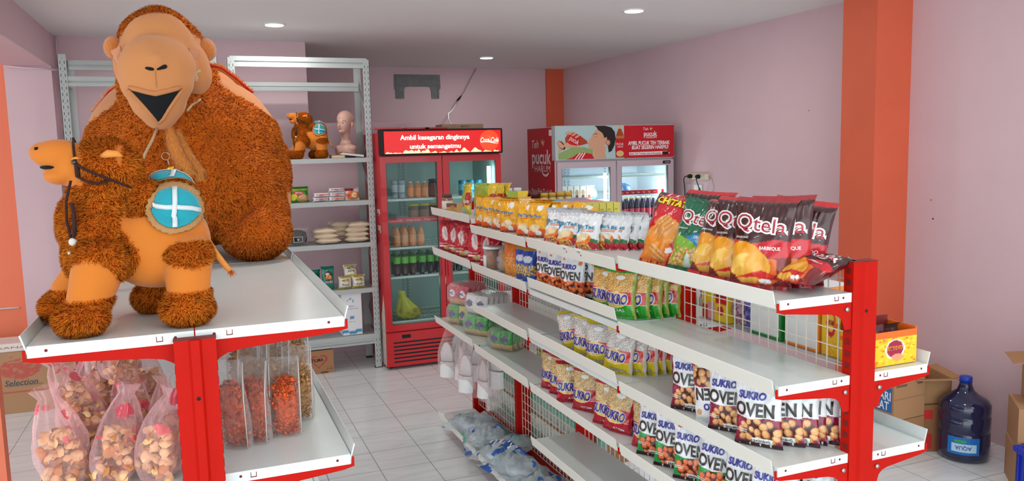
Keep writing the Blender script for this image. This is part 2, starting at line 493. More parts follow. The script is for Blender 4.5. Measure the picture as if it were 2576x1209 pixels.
rack('storage_rack', 'grey slotted steel rack at the back left, mostly hidden behind the giant plush camel', -0.872, 0.216, 6.68, 7.10, 2.605,
     [0.300], [(2.375, 2.446)], [(2.530, 2.605)])

# ------------------------------------------------------------------ drink coolers
CRED = mat('cooler_red', (196,16,26), 0.3, coat=0.2)
CREDS = mat('cooler_red_side', (190,22,34), 0.35)
RUSTW = mat('peeled_white_paint', (196,180,168), 0.7, vary=0.2, vscale=30)
LINER = mat('cooler_liner', (140,168,162), 0.4)
LINERW = mat('cooler_liner_white', (216,224,232), 0.4)
DFRAME = mat('cooler_mauve_frame', (196,178,186), 0.35)
GASK = mat('grey_gasket', (96,96,98), 0.6)
TUBE = mat('light_tube', (226,248,255), 0.4, emit=16.0)
SHELFW = mat('cooler_wire_shelf', (214,226,222), 0.4)
SIGNR = mat('lit_red_sign', (206,12,14), 0.3, emit=0.75)
SIGNW = mat('lit_white_sign', (255,246,224), 0.3, emit=1.3)
SIGND = mat('lit_disc_sign', (255,74,44), 0.3, emit=0.9)
SIGNF = mat('lit_foam_sign', (250,214,170), 0.3, emit=0.8)
PRW = mat('print_white', (244,240,238), 0.5)
def glass_mat():
    m = bpy.data.materials.new('cooler_glass'); m.use_nodes = True; nt = m.node_tree
    nt.nodes.remove(nt.nodes['Principled BSDF']); out = nt.nodes['Material Output']
    tr = nt.nodes.new('ShaderNodeBsdfTransparent'); tr.inputs[0].default_value = (0.93, 0.97, 0.96, 1)
    gl = nt.nodes.new('ShaderNodeBsdfGlossy'); gl.inputs['Roughness'].default_value = 0.03
    fr = nt.nodes.new('ShaderNodeFresnel'); fr.inputs[0].default_value = 1.22
    mx = nt.nodes.new('ShaderNodeMixShader'); nt.links.new(fr.outputs[0], mx.inputs[0]); nt.links.new(tr.outputs[0], mx.inputs[1]); nt.links.new(gl.outputs[0], mx.inputs[2])
    nt.links.new(mx.outputs[0], out.inputs[0]); return m
GLASS = glass_mat()

def cooler_case(t, x0, x1, yf, yb, zb, zt, mo, mi, inner, z_in0, z_in1):
    """hollow cabinet: shell with a cavity open at the front"""
    m = MB(); w = 0.045
    m.box(x0, x0+w, yf, yb, zb, zt, mo); m.box(x1-w, x1, yf, yb, zb, zt, mo)
    m.box(x0+w, x1-w, yb-w, yb, zb, zt, mo)
    m.box(x0+w, x1-w, yf, yb-w, z_in1, zt, mo); m.box(x0+w, x1-w, yf, yb-w, zb, z_in0, mo)
    c = m.build('cabinet', t)
    l = MB(); e = 0.004
    l.box(x0+w, x0+w+e, yf+0.002, yb-w, z_in0, z_in1, mi); l.box(x1-w-e, x1-w, yf+0.002, yb-w, z_in0, z_in1, mi)
    l.box(x0+w, x1-w, yb-w-e, yb-w, z_in0, z_in1, mi); l.box(x0+w, x1-w, yf+0.002, yb-w, z_in0, z_in0+e, mi); l.box(x0+w, x1-w, yf+0.002, yb-w, z_in1-e, z_in1, mi)
    # shelf rails with their slots
    for X in (x0+(x1-x0)*0.30, x0+(x1-x0)*0.335, x0+(x1-x0)*0.66):
        l.box(X-0.01, X+0.01, yb-w-0.014, yb-w-0.004, z_in0, z_in1, mi)
        z = z_in0+0.03
        while z < z_in1-0.02:
            l.box(X-0.003, X+0.003, yb-w-0.0148, yb-w-0.014, z, z+0.014, GASK); z += 0.03
    l.build('liner', c)
    return c
def cooler_door(t, x0, x1, yf, z0, z1, fr, mf, hinge, th=0.035):
    m = MB(); l, r, b, tp = fr
    y0, y1 = yf-th, yf-0.001
    m.box(x0, x0+l, y0, y1, z0, z1, mf); m.box(x1-r, x1, y0, y1, z0, z1, mf)
    m.box(x0+l, x1-r, y0, y1, z1-tp, z1, mf); m.box(x0+l, x1-r, y0, y1, z0, z0+b, mf)
    g = 0.006
    m.box(x0+l, x0+l+g, y0+0.004, y1, z0+b, z1-tp, GASK); m.box(x1-r-g, x1-r, y0+0.004, y1, z0+b, z1-tp, GASK)
    d = m.build('door', t)
    MB().box(x0+l+g, x1-r-g, y0+0.012, y0+0.016, z0+b, z1-tp, GLASS).build('pane', d)
    h = MB(); X = x1-r*0.5 if hinge < 0 else x0+l*0.5
    h.box(X-0.010, X+0.010, y0-0.014, y0, z0+(z1-z0)*0.30, z0+(z1-z0)*0.5, mf, 0.003)
    h.build('handle', d)
    return d
def wire_shelf(t, x0, x1, y0, y1, z, front=None, nm='wire_shelf'):
    m = MB()
    n = 26
    for i in range(n+1):
        x = x0+(x1-x0)*i/n; m.box(x-0.0015, x+0.0015, y0, y1, z-0.003, z, SHELFW)
    for k in range(4):
        y = y0+(y1-y0)*k/3; m.box(x0, x1, y-0.003, y+0.003, z-0.008, z-0.002, SHELFW)
    m.box(x0, x1, y0-0.004, y0, z-0.016, z+0.002, SHELFW)
    s = m.build(nm, t)
    return s

# red two-door cooler with the lit sign
ck = thing('drink_cooler', 'red two-door glass cooler with a glowing red sign, beside the grey rack', 'fridge', (1.93, 6.9, 0))
def coke():
    x0, x1, yf, yb = 1.418, 2.487, 6.56, 7.20
    c = cooler_case(ck, x0, x1, yf, yb, 0.02, 2.0, CREDS, LINER, None, 0.385, 1.775)
    # peeled and rusty patch low on the left side, with the side lettering
    m = MB()
    rng = random.Random(3)
    pts = []
    ed = [(6.562, 0.03), (6.80, 0.03), (6.80, 0.2), (6.77, 0.34), (6.72, 0.42), (6.66, 0.50), (6.60, 0.64), (6.562, 0.52)]
    m.prism([(p[0], p[1]) for p in ed], 'x', x0-0.0012, x0-0.0002, RUSTW)
    m.build('peeled_patch', c)
    m = MB()
    for s, z, h in (('enya', 1.36, 0.055), ('rang', 1.22, 0.06)):
        lettering(m, s, PRW, (x0, 6.64, z), (0, -1, 0), (0, 0, 1), h, 0.13)
        m.build('side_lettering', c); m = MB()
    # header sign
    h = MB()
    hx0, hx1, hy0, hz0, hz1 = 1.425, 2.492, 6.47, 1.812, 2.026
    h.box(hx0, hx1, hy0+0.006, yf+0.04, hz0, hz1, BLACK, 0.012)
    sg = h.build('sign_box', ck)
    f = MB(); f.box(hx0+0.026, hx1-0.022, hy0, hy0+0.006, hz0+0.014, hz1-0.016, SIGNR, 0.002)
    face = f.build('sign_face', sg)
    tx = MB(); Y = hy0
    lettering(tx, 'Ambil kesegaran dinginnya', SIGNW, (1.885, Y, 1.958), (1,0,0), (0,0,1), 0.038, 0.60, bold=0.025)
    tx.build('slogan_line', face); tx = MB()
    lettering(tx, 'untuk semangatmu', SIGNW, (1.885, Y, 1.884), (1,0,0), (0,0,1), 0.036, 0.44, bold=0.03)
    tx.build('slogan_line', face)
    d = MB()
    d.lathe([(0.088, -0.0008), (0.088, -0.0018)], SIGND, (2.365, Y, 1.922), 40, 'y')
    d.build('red_disc', face)
    l = MB(); lettering(l, 'Coca-Cola', SIGNW, (2.365, Y, 1.928), (1,0,0), (0,0.0,1), 0.040, 0.165, off=0.003, shear=0.35, bold=0.012)
    sw = [(2.285+0.16*i/20, 1.905+0.008*math.sin(i/20*PI*1.6)) for i in range(21)]
    for i in range(20):
        (xa, za), (xb, zb2) = sw[i], sw[i+1]; w = 0.0035*math.sin((i+0.5)/20*PI)+0.0006
        l.quad((xa, Y-0.003, za-w), (xb, Y-0.003, zb2-w), (xb, Y-0.003, zb2+w), (xa, Y-0.003, za+w), SIGNW)
    l.build('round_logo', face)
    fo = MB(); x = hx0+0.03
    while x < hx1-0.06:
        w = rng.uniform(0.05, 0.11); hh = rng.choice([0.012, 0.018, 0.026, 0.04])
        P = [(x+w*t, hz0+0.015+hh*(math.sin(PI*t)**0.7)*(0.75+0.25*math.cos(9*t+x*7))) for t in np.linspace(0, 1, 12)]
        fo.add([(p[0], Y-0.001, p[1]) for p in P]+[(x+w/2, Y-0.001, hz0+0.0145)], [(12, i+1, i)[::-1] for i in range(11)], SIGNF)
        x += w*rng.uniform(0.8, 1.15)
    fo.build('foam_print', face)
    # doors
    cooler_door(ck, 1.420, 1.950, yf, 0.335, 1.803, (0.048, 0.042, 0.052, 0.050), CRED, -1)
    cooler_door(ck, 1.956, 2.485, yf, 0.335, 1.803, (0.056, 0.046, 0.052, 0.050), CRED, 1)
    g = MB(); g.box(1.420, 2.485, yf-0.03, yf, 0.03, 0.322, CRED, 0.003)
    for k in range(6):
        z = 0.062+k*0.033; g.box(1.475, 2.43, yf-0.031, yf-0.028, z, z+0.013, BLACK)
    gg = g.build('grille', ck)
    p = MB(); p.box(1.55, 1.625, yf-0.034, yf-0.03, 0.268, 0.298, BLACK); p.build('thermostat_display', gg)
    fm = MB()
    for x in (1.46, 2.44):
        for y in (6.62, 7.14): fm.lathe([(0.02, 0), (0.02, 0.025)], BLACK, (x, y, 0), 12)
    fm.build('foot', ck)
    ix0, ix1 = x0+0.052, x1-0.052
    zs = [1.445, 1.035, 0.785]
    for z in (1.445, 1.035, 0.785, 0.40):
        wire_shelf(ck, ix0, ix1, yf+0.05, yb-0.07, z)
    s = wire_shelf(ck, ix0, ix1, yf+0.05, yb-0.07, 1.262)
    m = MB(); m.box(ix0, ix0+0.46, yf+0.042, yf+0.046, 1.245, 1.288, mat('shelf_strip_red', (214,60,76), 0.5))
    b = m.build('shelf_strip', s)
    m = MB()
    for i in range(3): lettering(m, 'Coca-Cola', PRW, (ix0+0.08+i*0.155, yf+0.042, 1.266), (1,0,0), (0,0,1), 0.018, 0.12, shear=0.3)
    m.build('strip_lettering', b)
    m = MB(); m.lathe([(0.016, 0), (0.016, 0.62)], TUBE, (2.395, yf+0.03, 1.08), 12); m.build('light_tube', ck)
    l = bpy.data.lights.new('cooler_lamp', 'POINT'); l.energy = 1.3; l.shadow_soft_size = 0.05; l.color = (0.86, 1.0, 0.97)
    lo = bpy.data.objects.new('cooler_lamp', l); lo.location = (2.36, yf+0.09, 1.35); put(lo, ck)
    l = bpy.data.lights.new('cooler_lamp', 'POINT'); l.energy = 0.5; l.shadow_soft_size = 0.05; l.color = (0.86, 1.0, 0.97)
    lo = bpy.data.objects.new('cooler_lamp', l); lo.location = (1.9, yf+0.06, 0.72); put(lo, ck)
absolute(ck, coke)

# tea cooler with the printed header
pk = thing('drink_cooler', 'white-doored glass cooler with a red printed header and red side panel, by the right wall', 'fridge', (3.66, 6.95, 0))
TRED = mat('tea_red_print', (200,20,34), 0.4)
TREDS = mat('tea_red_side', (188,22,36), 0.45)
SKYP = mat('print_sky', (176,204,204), 0.5)
SKIN = mat('print_skin', (214,162,130), 0.6)
SKIN2 = mat('print_skin_shadow', (180,122,94), 0.6)
HAIRP = mat('print_hair', (34,24,24), 0.6)
TEAP = mat('print_tea', (176,64,24), 0.5)
GRNP = mat('print_green', (146,170,104), 0.6)
GOLDP = mat('print_gold', (218,190,130), 0.5)
def flat_poly(mb, pts, m, org, ux, uy, off):
    """pts in (u, v), drawn on a flat printed face; triangulated by Blender"""
    ux = Vector(ux); uy = Vector(uy); n = ux.cross(uy); O = Vector(org)
    mb.add([O+ux*p[0]+uy*p[1]+n*off for p in pts], [tuple(range(len(pts)))], m)
def ellp(cx, cy, rx, ry, n=24, a0=0, a1=2*PI, rot=0):
    o = []
    for i in range(n):
        a = a0+(a1-a0)*i/(n if abs(a1-a0-2*PI) < 1e-6 else n-1)
        x, y = rx*math.cos(a), ry*math.sin(a)
        o.append((cx+x*math.cos(rot)-y*math.sin(rot), cy+x*math.sin(rot)+y*math.cos(rot)))
    return o
def pucuk():
    x0, x1, yf, yb = 3.045, 4.29, 6.62, 7.24
    c = cooler_case(pk, x0, x1, yf, yb, 0.03, 2.035, mat('cooler_grey_case', (200,198,200), 0.4), LINERW, None, 0.30, 1.685)
    s = MB(); s.box(x0-0.003, x0, yf, yb, 0.05, 2.03, TREDS); side = s.build('side_panel', c)
    q = MB()
    O = (x0-0.003, (yf+yb)/2, 0); U = (0, -1, 0); V = (0, 0, 1)
    def side_t(b, u, z, h, w, **k): mb = MB(); lettering(mb, b, PRW, (x0-0.003, (yf+yb)/2-u, z), U, V, h, w, **k); mb.build('side_lettering', side)
    side_t('Teh', -0.12, 1.885, 0.075, 0.16, shear=0.2)
    side_t('pucuk', 0.02, 1.765, 0.13, 0.44, bold=0.02)
    side_t('HARUM', 0.04, 1.655, 0.06, 0.36)
    side_t('Rasa Teh Terbaik', 0.02, 1.44, 0.05, 0.48, bold=0.01)
    side_t('Ada di Pucuknya!', 0.02, 1.36, 0.05, 0.50, bold=0.01)
    for a in (-0.5, 0, 0.5):
        flat_poly(q, [(0.06+0.012*math.cos(a), 1.86), (0.06+math.sin(a)*0.06-0.012, 1.90), (0.06+math.sin(a)*0.08, 1.94-abs(a)*0.03), (0.06+math.sin(a)*0.05+0.012, 1.90)], GOLDP, O, U, V, 0.0012)
    st = ellp(0.11, 1.63, 0.08, 0.05, 14, PI*0.95, PI*1.9); st2 = ellp(0.11, 1.637, 0.07, 0.035, 14, PI*0.95, PI*1.9)[::-1]
    flat_poly(q, st+st2, PRW, O, U, V, 0.0012)
    flat_poly(q, [(0.2, 1.955), (0.28, 1.955), (0.28, 2.01), (0.2, 2.01)], PRW, O, U, V, 0.0012)
    q.build('side_emblem', side)
    h = MB(); hx0, hx1, hy, hz0, hz1 = 3.04, 4.297, 6.585, 1.728, 2.042
    h.box(hx0, hx1, hy+0.004, yf+0.05, hz0, hz1, mat('cooler_grey_case', (200,198,200)), 0.004)
    hb = h.build('header_box', pk)
    W = hx1-hx0; H = hz1-hz0
    f = MB(); f.box(hx0+0.012, hx0+0.56*W, hy, hy+0.004, hz0+0.006, hz1-0.006, SKYP); f.box(hx0+0.56*W, hx1-0.006, hy, hy+0.004, hz0+0.006, hz1-0.006, TRED)
    face = f.build('printed_face', hb)
    O = (hx0, hy, hz0); U = (1, 0, 0); V = (0, 0, 1)
    p = MB()
    # picture space: the face is W wide and H high; units below are fractions
    def P(pts): return [(a*W, b*H) for a, b in pts]
    flat_poly(p, P([(0.02, 0.03), (0.30, 0.03), (0.30, 0.30), (0.22, 0.38), (0.12, 0.36), (0.02, 0.20)]), GRNP, O, U, V, 0.0006)
    # neck, jaw and face in profile, drinking
    flat_poly(p, P([(0.29, 0.03), (0.41, 0.03), (0.40, 0.18), (0.41, 0.36), (0.36, 0.50), (0.30, 0.34), (0.31, 0.16)]), SKIN, O, U, V, 0.0010)
    flat_poly(p, P([(0.355, 0.93), (0.325, 0.86), (0.300, 0.74), (0.290, 0.66), (0.281, 0.625), (0.262, 0.575), (0.268, 0.545), (0.274, 0.53), (0.262, 0.500), (0.270, 0.475), (0.258, 0.455), (0.272, 0.42), (0.262, 0.385), (0.270, 0.34), (0.300, 0.30), (0.340, 0.30), (0.375, 0.40), (0.41, 0.45), (0.45, 0.60), (0.45, 0.80), (0.42, 0.95)]), SKIN, O, U, V, 0.0014)
    flat_poly(p, P([(0.330, 0.95), (0.315, 0.985), (0.40, 0.985), (0.455, 0.93), (0.482, 0.80), (0.490, 0.60), (0.478, 0.40), (0.455, 0.24), (0.430, 0.20), (0.425, 0.34), (0.42, 0.50), (0.415, 0.66), (0.395, 0.62), (0.385, 0.74), (0.370, 0.80), (0.345, 0.86)]), HAIRP, O, U, V, 0.0018)
    flat_poly(p, P(ellp(0.425, 0.49, 0.020, 0.085)), SKIN2, O, U, V, 0.0022); flat_poly(p, P(ellp(0.4245, 0.495, 0.011, 0.055)), SKIN, O, U, V, 0.0025)
    flat_poly(p, P([(0.292, 0.725), (0.325, 0.765), (0.350, 0.745), (0.326, 0.745)]), HAIRP, O, U, V, 0.0022)
    flat_poly(p, P([(0.300, 0.672), (0.325, 0.660), (0.340, 0.675), (0.322, 0.668)]), HAIRP, O, U, V, 0.0022)
    flat_poly(p, P([(0.245, 0.50), (0.262, 0.500), (0.270, 0.478), (0.250, 0.470)]), SKIN2, O, U, V, 0.0020)
    # striped shirt
    flat_poly(p, P([(0.08, 0.03), (0.13, 0.08), (0.18, 0.20), (0.22, 0.22), (0.29, 0.17), (0.31, 0.03)]), TRED, O, U, V, 0.0018)
    for k in range(3): flat_poly(p, P([(0.15+k*0.025, 0.03), (0.158+k*0.025, 0.03), (0.20+k*0.02, 0.205), (0.19+k*0.02, 0.205)]), PRW, O, U, V, 0.0022)
    # arm, hand and the tilted bottle
    flat_poly(p, P([(0.02, 0.20), (0.055, 0.30), (0.075, 0.48), (0.05, 0.60), (0.025, 0.50)]), SKIN, O, U, V, 0.0012)
    flat_poly(p, P(ellp(0.046, 0.44, 0.026, 0.13, rot=0.15)), HAIRP, O, U, V, 0.0015); flat_poly(p, P(ellp(0.040, 0.45, 0.019, 0.11, rot=0.15)), SKIN, O, U, V, 0.0017)
    flat_poly(p, P([(0.075, 0.64), (0.10, 0.76), (0.15, 0.80), (0.20, 0.70), (0.255, 0.545), (0.250, 0.47), (0.205, 0.43), (0.13, 0.42), (0.08, 0.48)]), TEAP, O, U, V, 0.0020)
    flat_poly(p, P([(0.10, 0.48), (0.11, 0.74), (0.15, 0.79), (0.195, 0.70), (0.20, 0.46), (0.15, 0.43)]), TRED, O, U, V, 0.0023)
    flat_poly(p, P([(0.05, 0.42), (0.09, 0.52), (0.12, 0.45), (0.17, 0.42), (0.20, 0.40), (0.16, 0.365), (0.09, 0.36)]), SKIN, O, U, V, 0.0026)
    for k in range(4): flat_poly(p, P(ellp(0.095+k*0.026, 0.79-0.012*k*k, 0.014, 0.05, 12, rot=-0.3)), SKIN, O, U, V, 0.0026)
    lettering(p, 'pucuk', PRW, (hx0+0.152*W, hy, hz0+0.58*H), (0.86,0,-0.5), (0.5,0,0.86), 0.045, 0.10, off=0.0028)
    # upright bottle at the join
    bx = 0.525
    flat_poly(p, P([(bx-0.036, 0.04), (bx-0.040, 0.3), (bx-0.036, 0.60), (bx-0.030, 0.72), (bx-0.015, 0.86), (bx-0.012, 0.90), (bx+0.012, 0.90), (bx+0.015, 0.86), (bx+0.030, 0.72), (bx+0.036, 0.60), (bx+0.040, 0.3), (bx+0.036, 0.04)]), TEAP, O, U, V, 0.0012)
    flat_poly(p, P([(bx-0.014, 0.89), (bx+0.014, 0.89), (bx+0.014, 0.975), (bx-0.014, 0.975)]), GOLDP, O, U, V, 0.0018)
    flat_poly(p, P([(bx-0.038, 0.10), (bx+0.038, 0.10), (bx+0.037, 0.58), (bx-0.037, 0.58)]), TRED, O, U, V, 0.0018)
    for z in (0.62, 0.66): flat_poly(p, P([(bx-0.035, z), (bx+0.035, z), (bx+0.035, z+0.012), (bx-0.035, z+0.012)]), GOLDP, O, U, V, 0.0018)
    flat_poly(p, P(ellp(bx, 0.16, 0.032, 0.09, 16)), GOLDP, O, U, V, 0.0022)
    lettering(p, 'PUCUK', PRW, (hx0+bx*W, hy, hz0+0.44*H), U, V, 0.022, 0.075, off=0.0025)
    lettering(p, 'HARUM', PRW, (hx0+bx*W, hy, hz0+0.36*H), U, V, 0.014, 0.060, off=0.0025)
    p.build('printed_picture', face)
    q = MB()
    def T(b, u, v, h, w, m=PRW, **k): lettering(q, b, m, (hx0+u*W, hy, hz0+v*H), U, V, h, w, **k)
    T('Teh', 0.745, 0.875, 0.026, 0.055, shear=0.2)
    for a in (-0.5, 0, 0.5):
        cx = 0.792*W; cz = 0.83*H
        flat_poly(q, [(cx-0.004, cz), (cx+math.sin(a)*0.02-0.004, cz+0.016), (cx+math.sin(a)*0.03, cz+0.034-abs(a)*0.012), (cx+math.sin(a)*0.02+0.005, cz+0.016)], GOLDP, O, U, V, 0.0012)
    T('pucuk', 0.787, 0.735, 0.045, 0.145, bold=0.02); T('HARUM', 0.793, 0.625, 0.020, 0.115)
    T('AMBIL PUCUK TEH TERBAIK', 0.775, 0.46, 0.034, 0.455, bold=0.03, shear=0.08)
    T('BUAT SEGERIN HARIMU!', 0.785, 0.33, 0.034, 0.40, bold=0.03, shear=0.08)
    flat_poly(q, [(0.607*W, 0.10*H), (0.945*W, 0.10*H), (0.955*W, 0.155*H), (0.935*W, 0.20*H), (0.60*W, 0.185*H)], PRW, O, U, V, 0.0010)
    T('Rasa Teh Terbaik Ada di Pucuknya', 0.745, 0.145, 0.016, 0.34, m=TRED, off=0.002, bold=0.02)
    flat_poly(q, [(0.89*W, 0.09*H), (0.945*W, 0.10*H), (0.945*W, 0.19*H), (0.89*W, 0.19*H)], HAIRP, O, U, V, 0.0022)
    q.build('header_lettering', face)
    cooler_door(pk, 3.055, 3.655, yf, 0.30, 1.712, (0.042, 0.056, 0.06, 0.055), DFRAME, -1)
    d = cooler_door(pk, 3.668, 4.285, yf, 0.30, 1.712, (0.046, 0.060, 0.06, 0.055), DFRAME, 1)
    b = MB(); b.box(4.165, 4.25, yf-0.037, yf-0.035, 1.672, 1.700, BLACK); lettering(b, 'SANDEN', PRW, (4.212, yf-0.037, 1.686), (1,0,0), (0,0,1), 0.010, 0.05); b.build('maker_badge', d)
    g = MB(); g.box(3.055, 4.285, yf-0.03, yf, 0.04, 0.285, mat('cooler_grey_case', (200,198,200)), 0.003)
    for k in range(5): g.box(3.2, 4.15, yf-0.031, yf-0.028, 0.08+k*0.035, 0.092+k*0.035, GASK)
    g.build('grille', pk)
    fm = MB()
    for x in (3.10, 4.22):
        for y in (6.68, 7.18): fm.lathe([(0.02, 0), (0.02, 0.035)], BLACK, (x, y, 0), 12)
    fm.build('foot', pk)
    ix0, ix1 = x0+0.052, x1-0.052
    for z in (1.57, 0.90, 0.60, 0.32): wire_shelf(pk, ix0, ix1, yf+0.05, yb-0.07, z)
    wire_shelf(pk, ix0, ix0+0.56, yf+0.05, yb-0.07, 1.345); wire_shelf(pk, ix0+0.60, ix1, yf+0.05, yb-0.07, 1.15)
    m = MB(); m.box(3.72, 4.22, yf+0.036, yf+0.042, 1.385, 1.425, TRED)
    sh = wire_shelf(pk, ix0+0.6, ix1, yf+0.05, yb-0.07, 1.40)
    b = m.build('shelf_strip', sh)
    m = MB()
    for i in range(8): lettering(m, 'Teh', PRW, (3.755+i*0.06, yf+0.036, 1.405), (1,0,0), (0,0,1), 0.016, 0.03)
    m.build('strip_lettering', b)
    m = MB(); m.lathe([(0.014, 0), (0.014, 1.15)], TUBE, (3.575, yf+0.03, 0.45), 12); m.build('light_tube', pk)
    m = MB(); m.lathe([(0.014, 0), (0.014, 1.0)], TUBE, (4.17, yf+0.03, 0.45), 12); m.lathe([(0.014, 0), (0.014, 0.02)], TUBE, (4.17, yf+0.03, 1.5), 12); m.build('light_tube', pk)
    for x in (3.5, 4.05):
        l = bpy.data.lights.new('cooler_lamp', 'POINT'); l.energy = 3.2; l.shadow_soft_size = 0.06; l.color = (0.88, 0.97, 1.0)
        lo = bpy.data.objects.new('cooler_lamp', l); lo.location = (x, yf+0.08, 1.42); put(lo, pk)
absolute(pk, pucuk)
# ------------------------------------------------------------------ plush camels
from mathutils.bvhtree import BVHTree
from mathutils import Euler
def fuse(parts, voxel, smooth=8, fac=0.5):
    """merge overlapping lumps into one continuous skin; parts: ('e', centre, radii, euler) or ('c', p0, p1, r0, r1)"""
    bm = bmesh.new()
    for p in parts:
        if p[0] == 'e':
            M4 = Matrix.Translation(Vector(p[1])) @ Euler(p[3] if len(p) > 3 else (0, 0, 0)).to_matrix().to_4x4() @ Matrix.Diagonal((*p[2], 1))
            bmesh.ops.create_icosphere(bm, subdivisions=4, radius=1.0, matrix=M4)
        else:
            a, b = Vector(p[1]), Vector(p[2]); n = 14
            for i in range(n+1):
                t = i/n
                bmesh.ops.create_icosphere(bm, subdivisions=3, radius=p[3]+(p[4]-p[3])*t, matrix=Matrix.Translation(a.lerp(b, t)))
    me = bpy.data.meshes.new('tmp'); bm.to_mesh(me); bm.free()
    o = bpy.data.objects.new('tmp', me); COL.objects.link(o)
    r = o.modifiers.new('r', 'REMESH'); r.mode = 'VOXEL'; r.voxel_size = voxel
    s = o.modifiers.new('s', 'SMOOTH'); s.factor = fac; s.iterations = smooth
    dg = bpy.context.evaluated_depsgraph_get(); dg.update()
    m2 = bpy.data.meshes.new_from_object(o.evaluated_get(dg))
    bpy.data.objects.remove(o); bpy.data.meshes.remove(me)
    return m2

def arrays(me):
    n = len(me.vertices); v = np.empty(n*3); me.vertices.foreach_get('co', v); v = v.reshape(-1, 3)
    nn = np.empty(n*3); me.vertices.foreach_get('normal', nn); nn = nn.reshape(-1, 3)
    me.calc_loop_triangles(); k = len(me.loop_triangles); t = np.empty(k*3, dtype=np.int32); me.loop_triangles.foreach_get('vertices', t)
    return v, nn, t.reshape(-1, 3)

FURM = mat('camel_fur', (205,105,28), 0.9, spec=0.1, attr='col')
CLOTHM = mat('camel_plush_skin', (220,150,90), 0.9, spec=0.15, sheen=0.15, attr='col', bump=0.15, bscale=500)

def camel_body(name, parent, parts, voxel, mask, furcol, tancol, L, wdt, count, comb, seed, smooth=8, lumps=0.004, lfreq=22):
    """mask(v) -> 1 where long fur grows, 0 for short plush"""
    me = fuse(parts, voxel, smooth)
    v, nn, t = arrays(me)
    # soft stuffing lumps
    d = np.array([mnoise.noise(Vector(p)*lfreq) for p in v])*lumps
    v = v + nn*d[:, None]
    me.vertices.foreach_set('co', v.ravel()); me.update()
    v, nn, t = arrays(me)
    w = mask(v)
    nz = np.array([mnoise.noise(Vector(p)*14) for p in v])
    w = np.clip((w-0.5)*6+0.5+nz*0.6, 0, 1)
    fc = np.array(lin(furcol)); tc = np.array(lin(tancol))
    cols = tc[None]*(1-w[:, None]) + (fc[None]*(0.66+0.2*nz[:, None]))*w[:, None]  # skin under the fur darkened: root shading put into the colour
    a = me.color_attributes.new('col', 'FLOAT_COLOR', 'POINT'); c = np.ones((len(v), 4), dtype=np.float32); c[:, :3] = np.clip(cols, 0, 1)
    a.data.foreach_set('color', c.ravel())
    me.materials.clear(); me.materials.append(CLOTHM); me.polygons.foreach_set('use_smooth', [True]*len(me.polygons))
    me.name = name
    body = put(bpy.data.objects.new(name, me), parent)
    # fur: fine upright tufts rooted on the skin
    rng = np.random.default_rng(seed)
    tw = w[t].mean(1); A = np.linalg.norm(np.cross(v[t[:, 1]]-v[t[:, 0]], v[t[:, 2]]-v[t[:, 0]]), axis=1)/2
    pr = A*tw; pr /= pr.sum()
    idx = rng.choice(len(t), size=count, p=pr)
    r1, r2 = rng.random(count), rng.random(count); s = np.sqrt(r1)
    b = np.stack([1-s, s*(1-r2), s*r2], 1)
    P = (v[t[idx]]*b[:, :, None]).sum(1); N = (nn[t[idx]]*b[:, :, None]).sum(1); N /= np.linalg.norm(N, axis=1)[:, None]+1e-9
    cl = np.array([[mnoise.noise(Vector(p)*30), mnoise.noise(Vector(p)*30+Vector((9, 3, 1))), mnoise.noise(Vector(p)*30+Vector((2, 7, 5)))] for p in P])
    D = N*0.8 + np.array(comb)[None]*0.6 + cl*0.55 + rng.normal(0, 0.20, (count, 3))
    dn = (D*N).sum(1); D += N*np.clip(0.35-dn, 0, None)[:, None]
    D /= np.linalg.norm(D, axis=1)[:, None]
    ln = L*rng.uniform(0.55, 1.2, count)
    side = np.cross(D, rng.normal(0, 1, (count, 3))); side /= np.linalg.norm(side, axis=1)[:, None]+1e-9
    W = (wdt*rng.uniform(0.6, 1.3, count))[:, None]
    V = np.empty((count, 3, 3)); V[:, 0] = P-side*W-N*0.001; V[:, 1] = P+side*W-N*0.001; V[:, 2] = P+D*ln[:, None]
    fm = bpy.data.meshes.new(name+'_fur'); fm.vertices.add(count*3); fm.vertices.foreach_set('co', V.ravel())
    fm.loops.add(count*3); fm.loops.foreach_set('vertex_index', np.arange(count*3, dtype=np.int32))
    fm.polygons.add(count); fm.polygons.foreach_set('loop_start', np.arange(0, count*3, 3, dtype=np.int32))
    fm.polygons.foreach_set('use_smooth', [True]*count)
    fm.update()
    a = fm.color_attributes.new('col', 'FLOAT_COLOR', 'POINT'); c = np.ones((count*3, 4), dtype=np.float32)
    g = rng.uniform(0.88, 1.15, count)*(1+cl[:, 0]*0.3)
    tip = np.array(lin((min(255, furcol[0]+20), min(255, furcol[1]+30), min(255, furcol[2]+22))))
    c[0::3, :3] = fc*g[:, None]; c[1::3, :3] = fc*g[:, None]; c[2::3, :3] = tip*g[:, None]
    a.data.foreach_set('color', np.clip(c, 0, 1).ravel())
    cn = N*1.0+D*0.22; cn /= np.linalg.norm(cn, axis=1)[:, None]
    fm.normals_split_custom_set_from_vertices(np.repeat(cn, 3, axis=0).tolist())
    fm.materials.append(FURM)
    fo = put(bpy.data.objects.new('fur', fm), body); fo['kind'] = 'stuff'
    bvh = BVHTree.FromPolygons([tuple(p) for p in v], [tuple(x) for x in t])
    return body, bvh

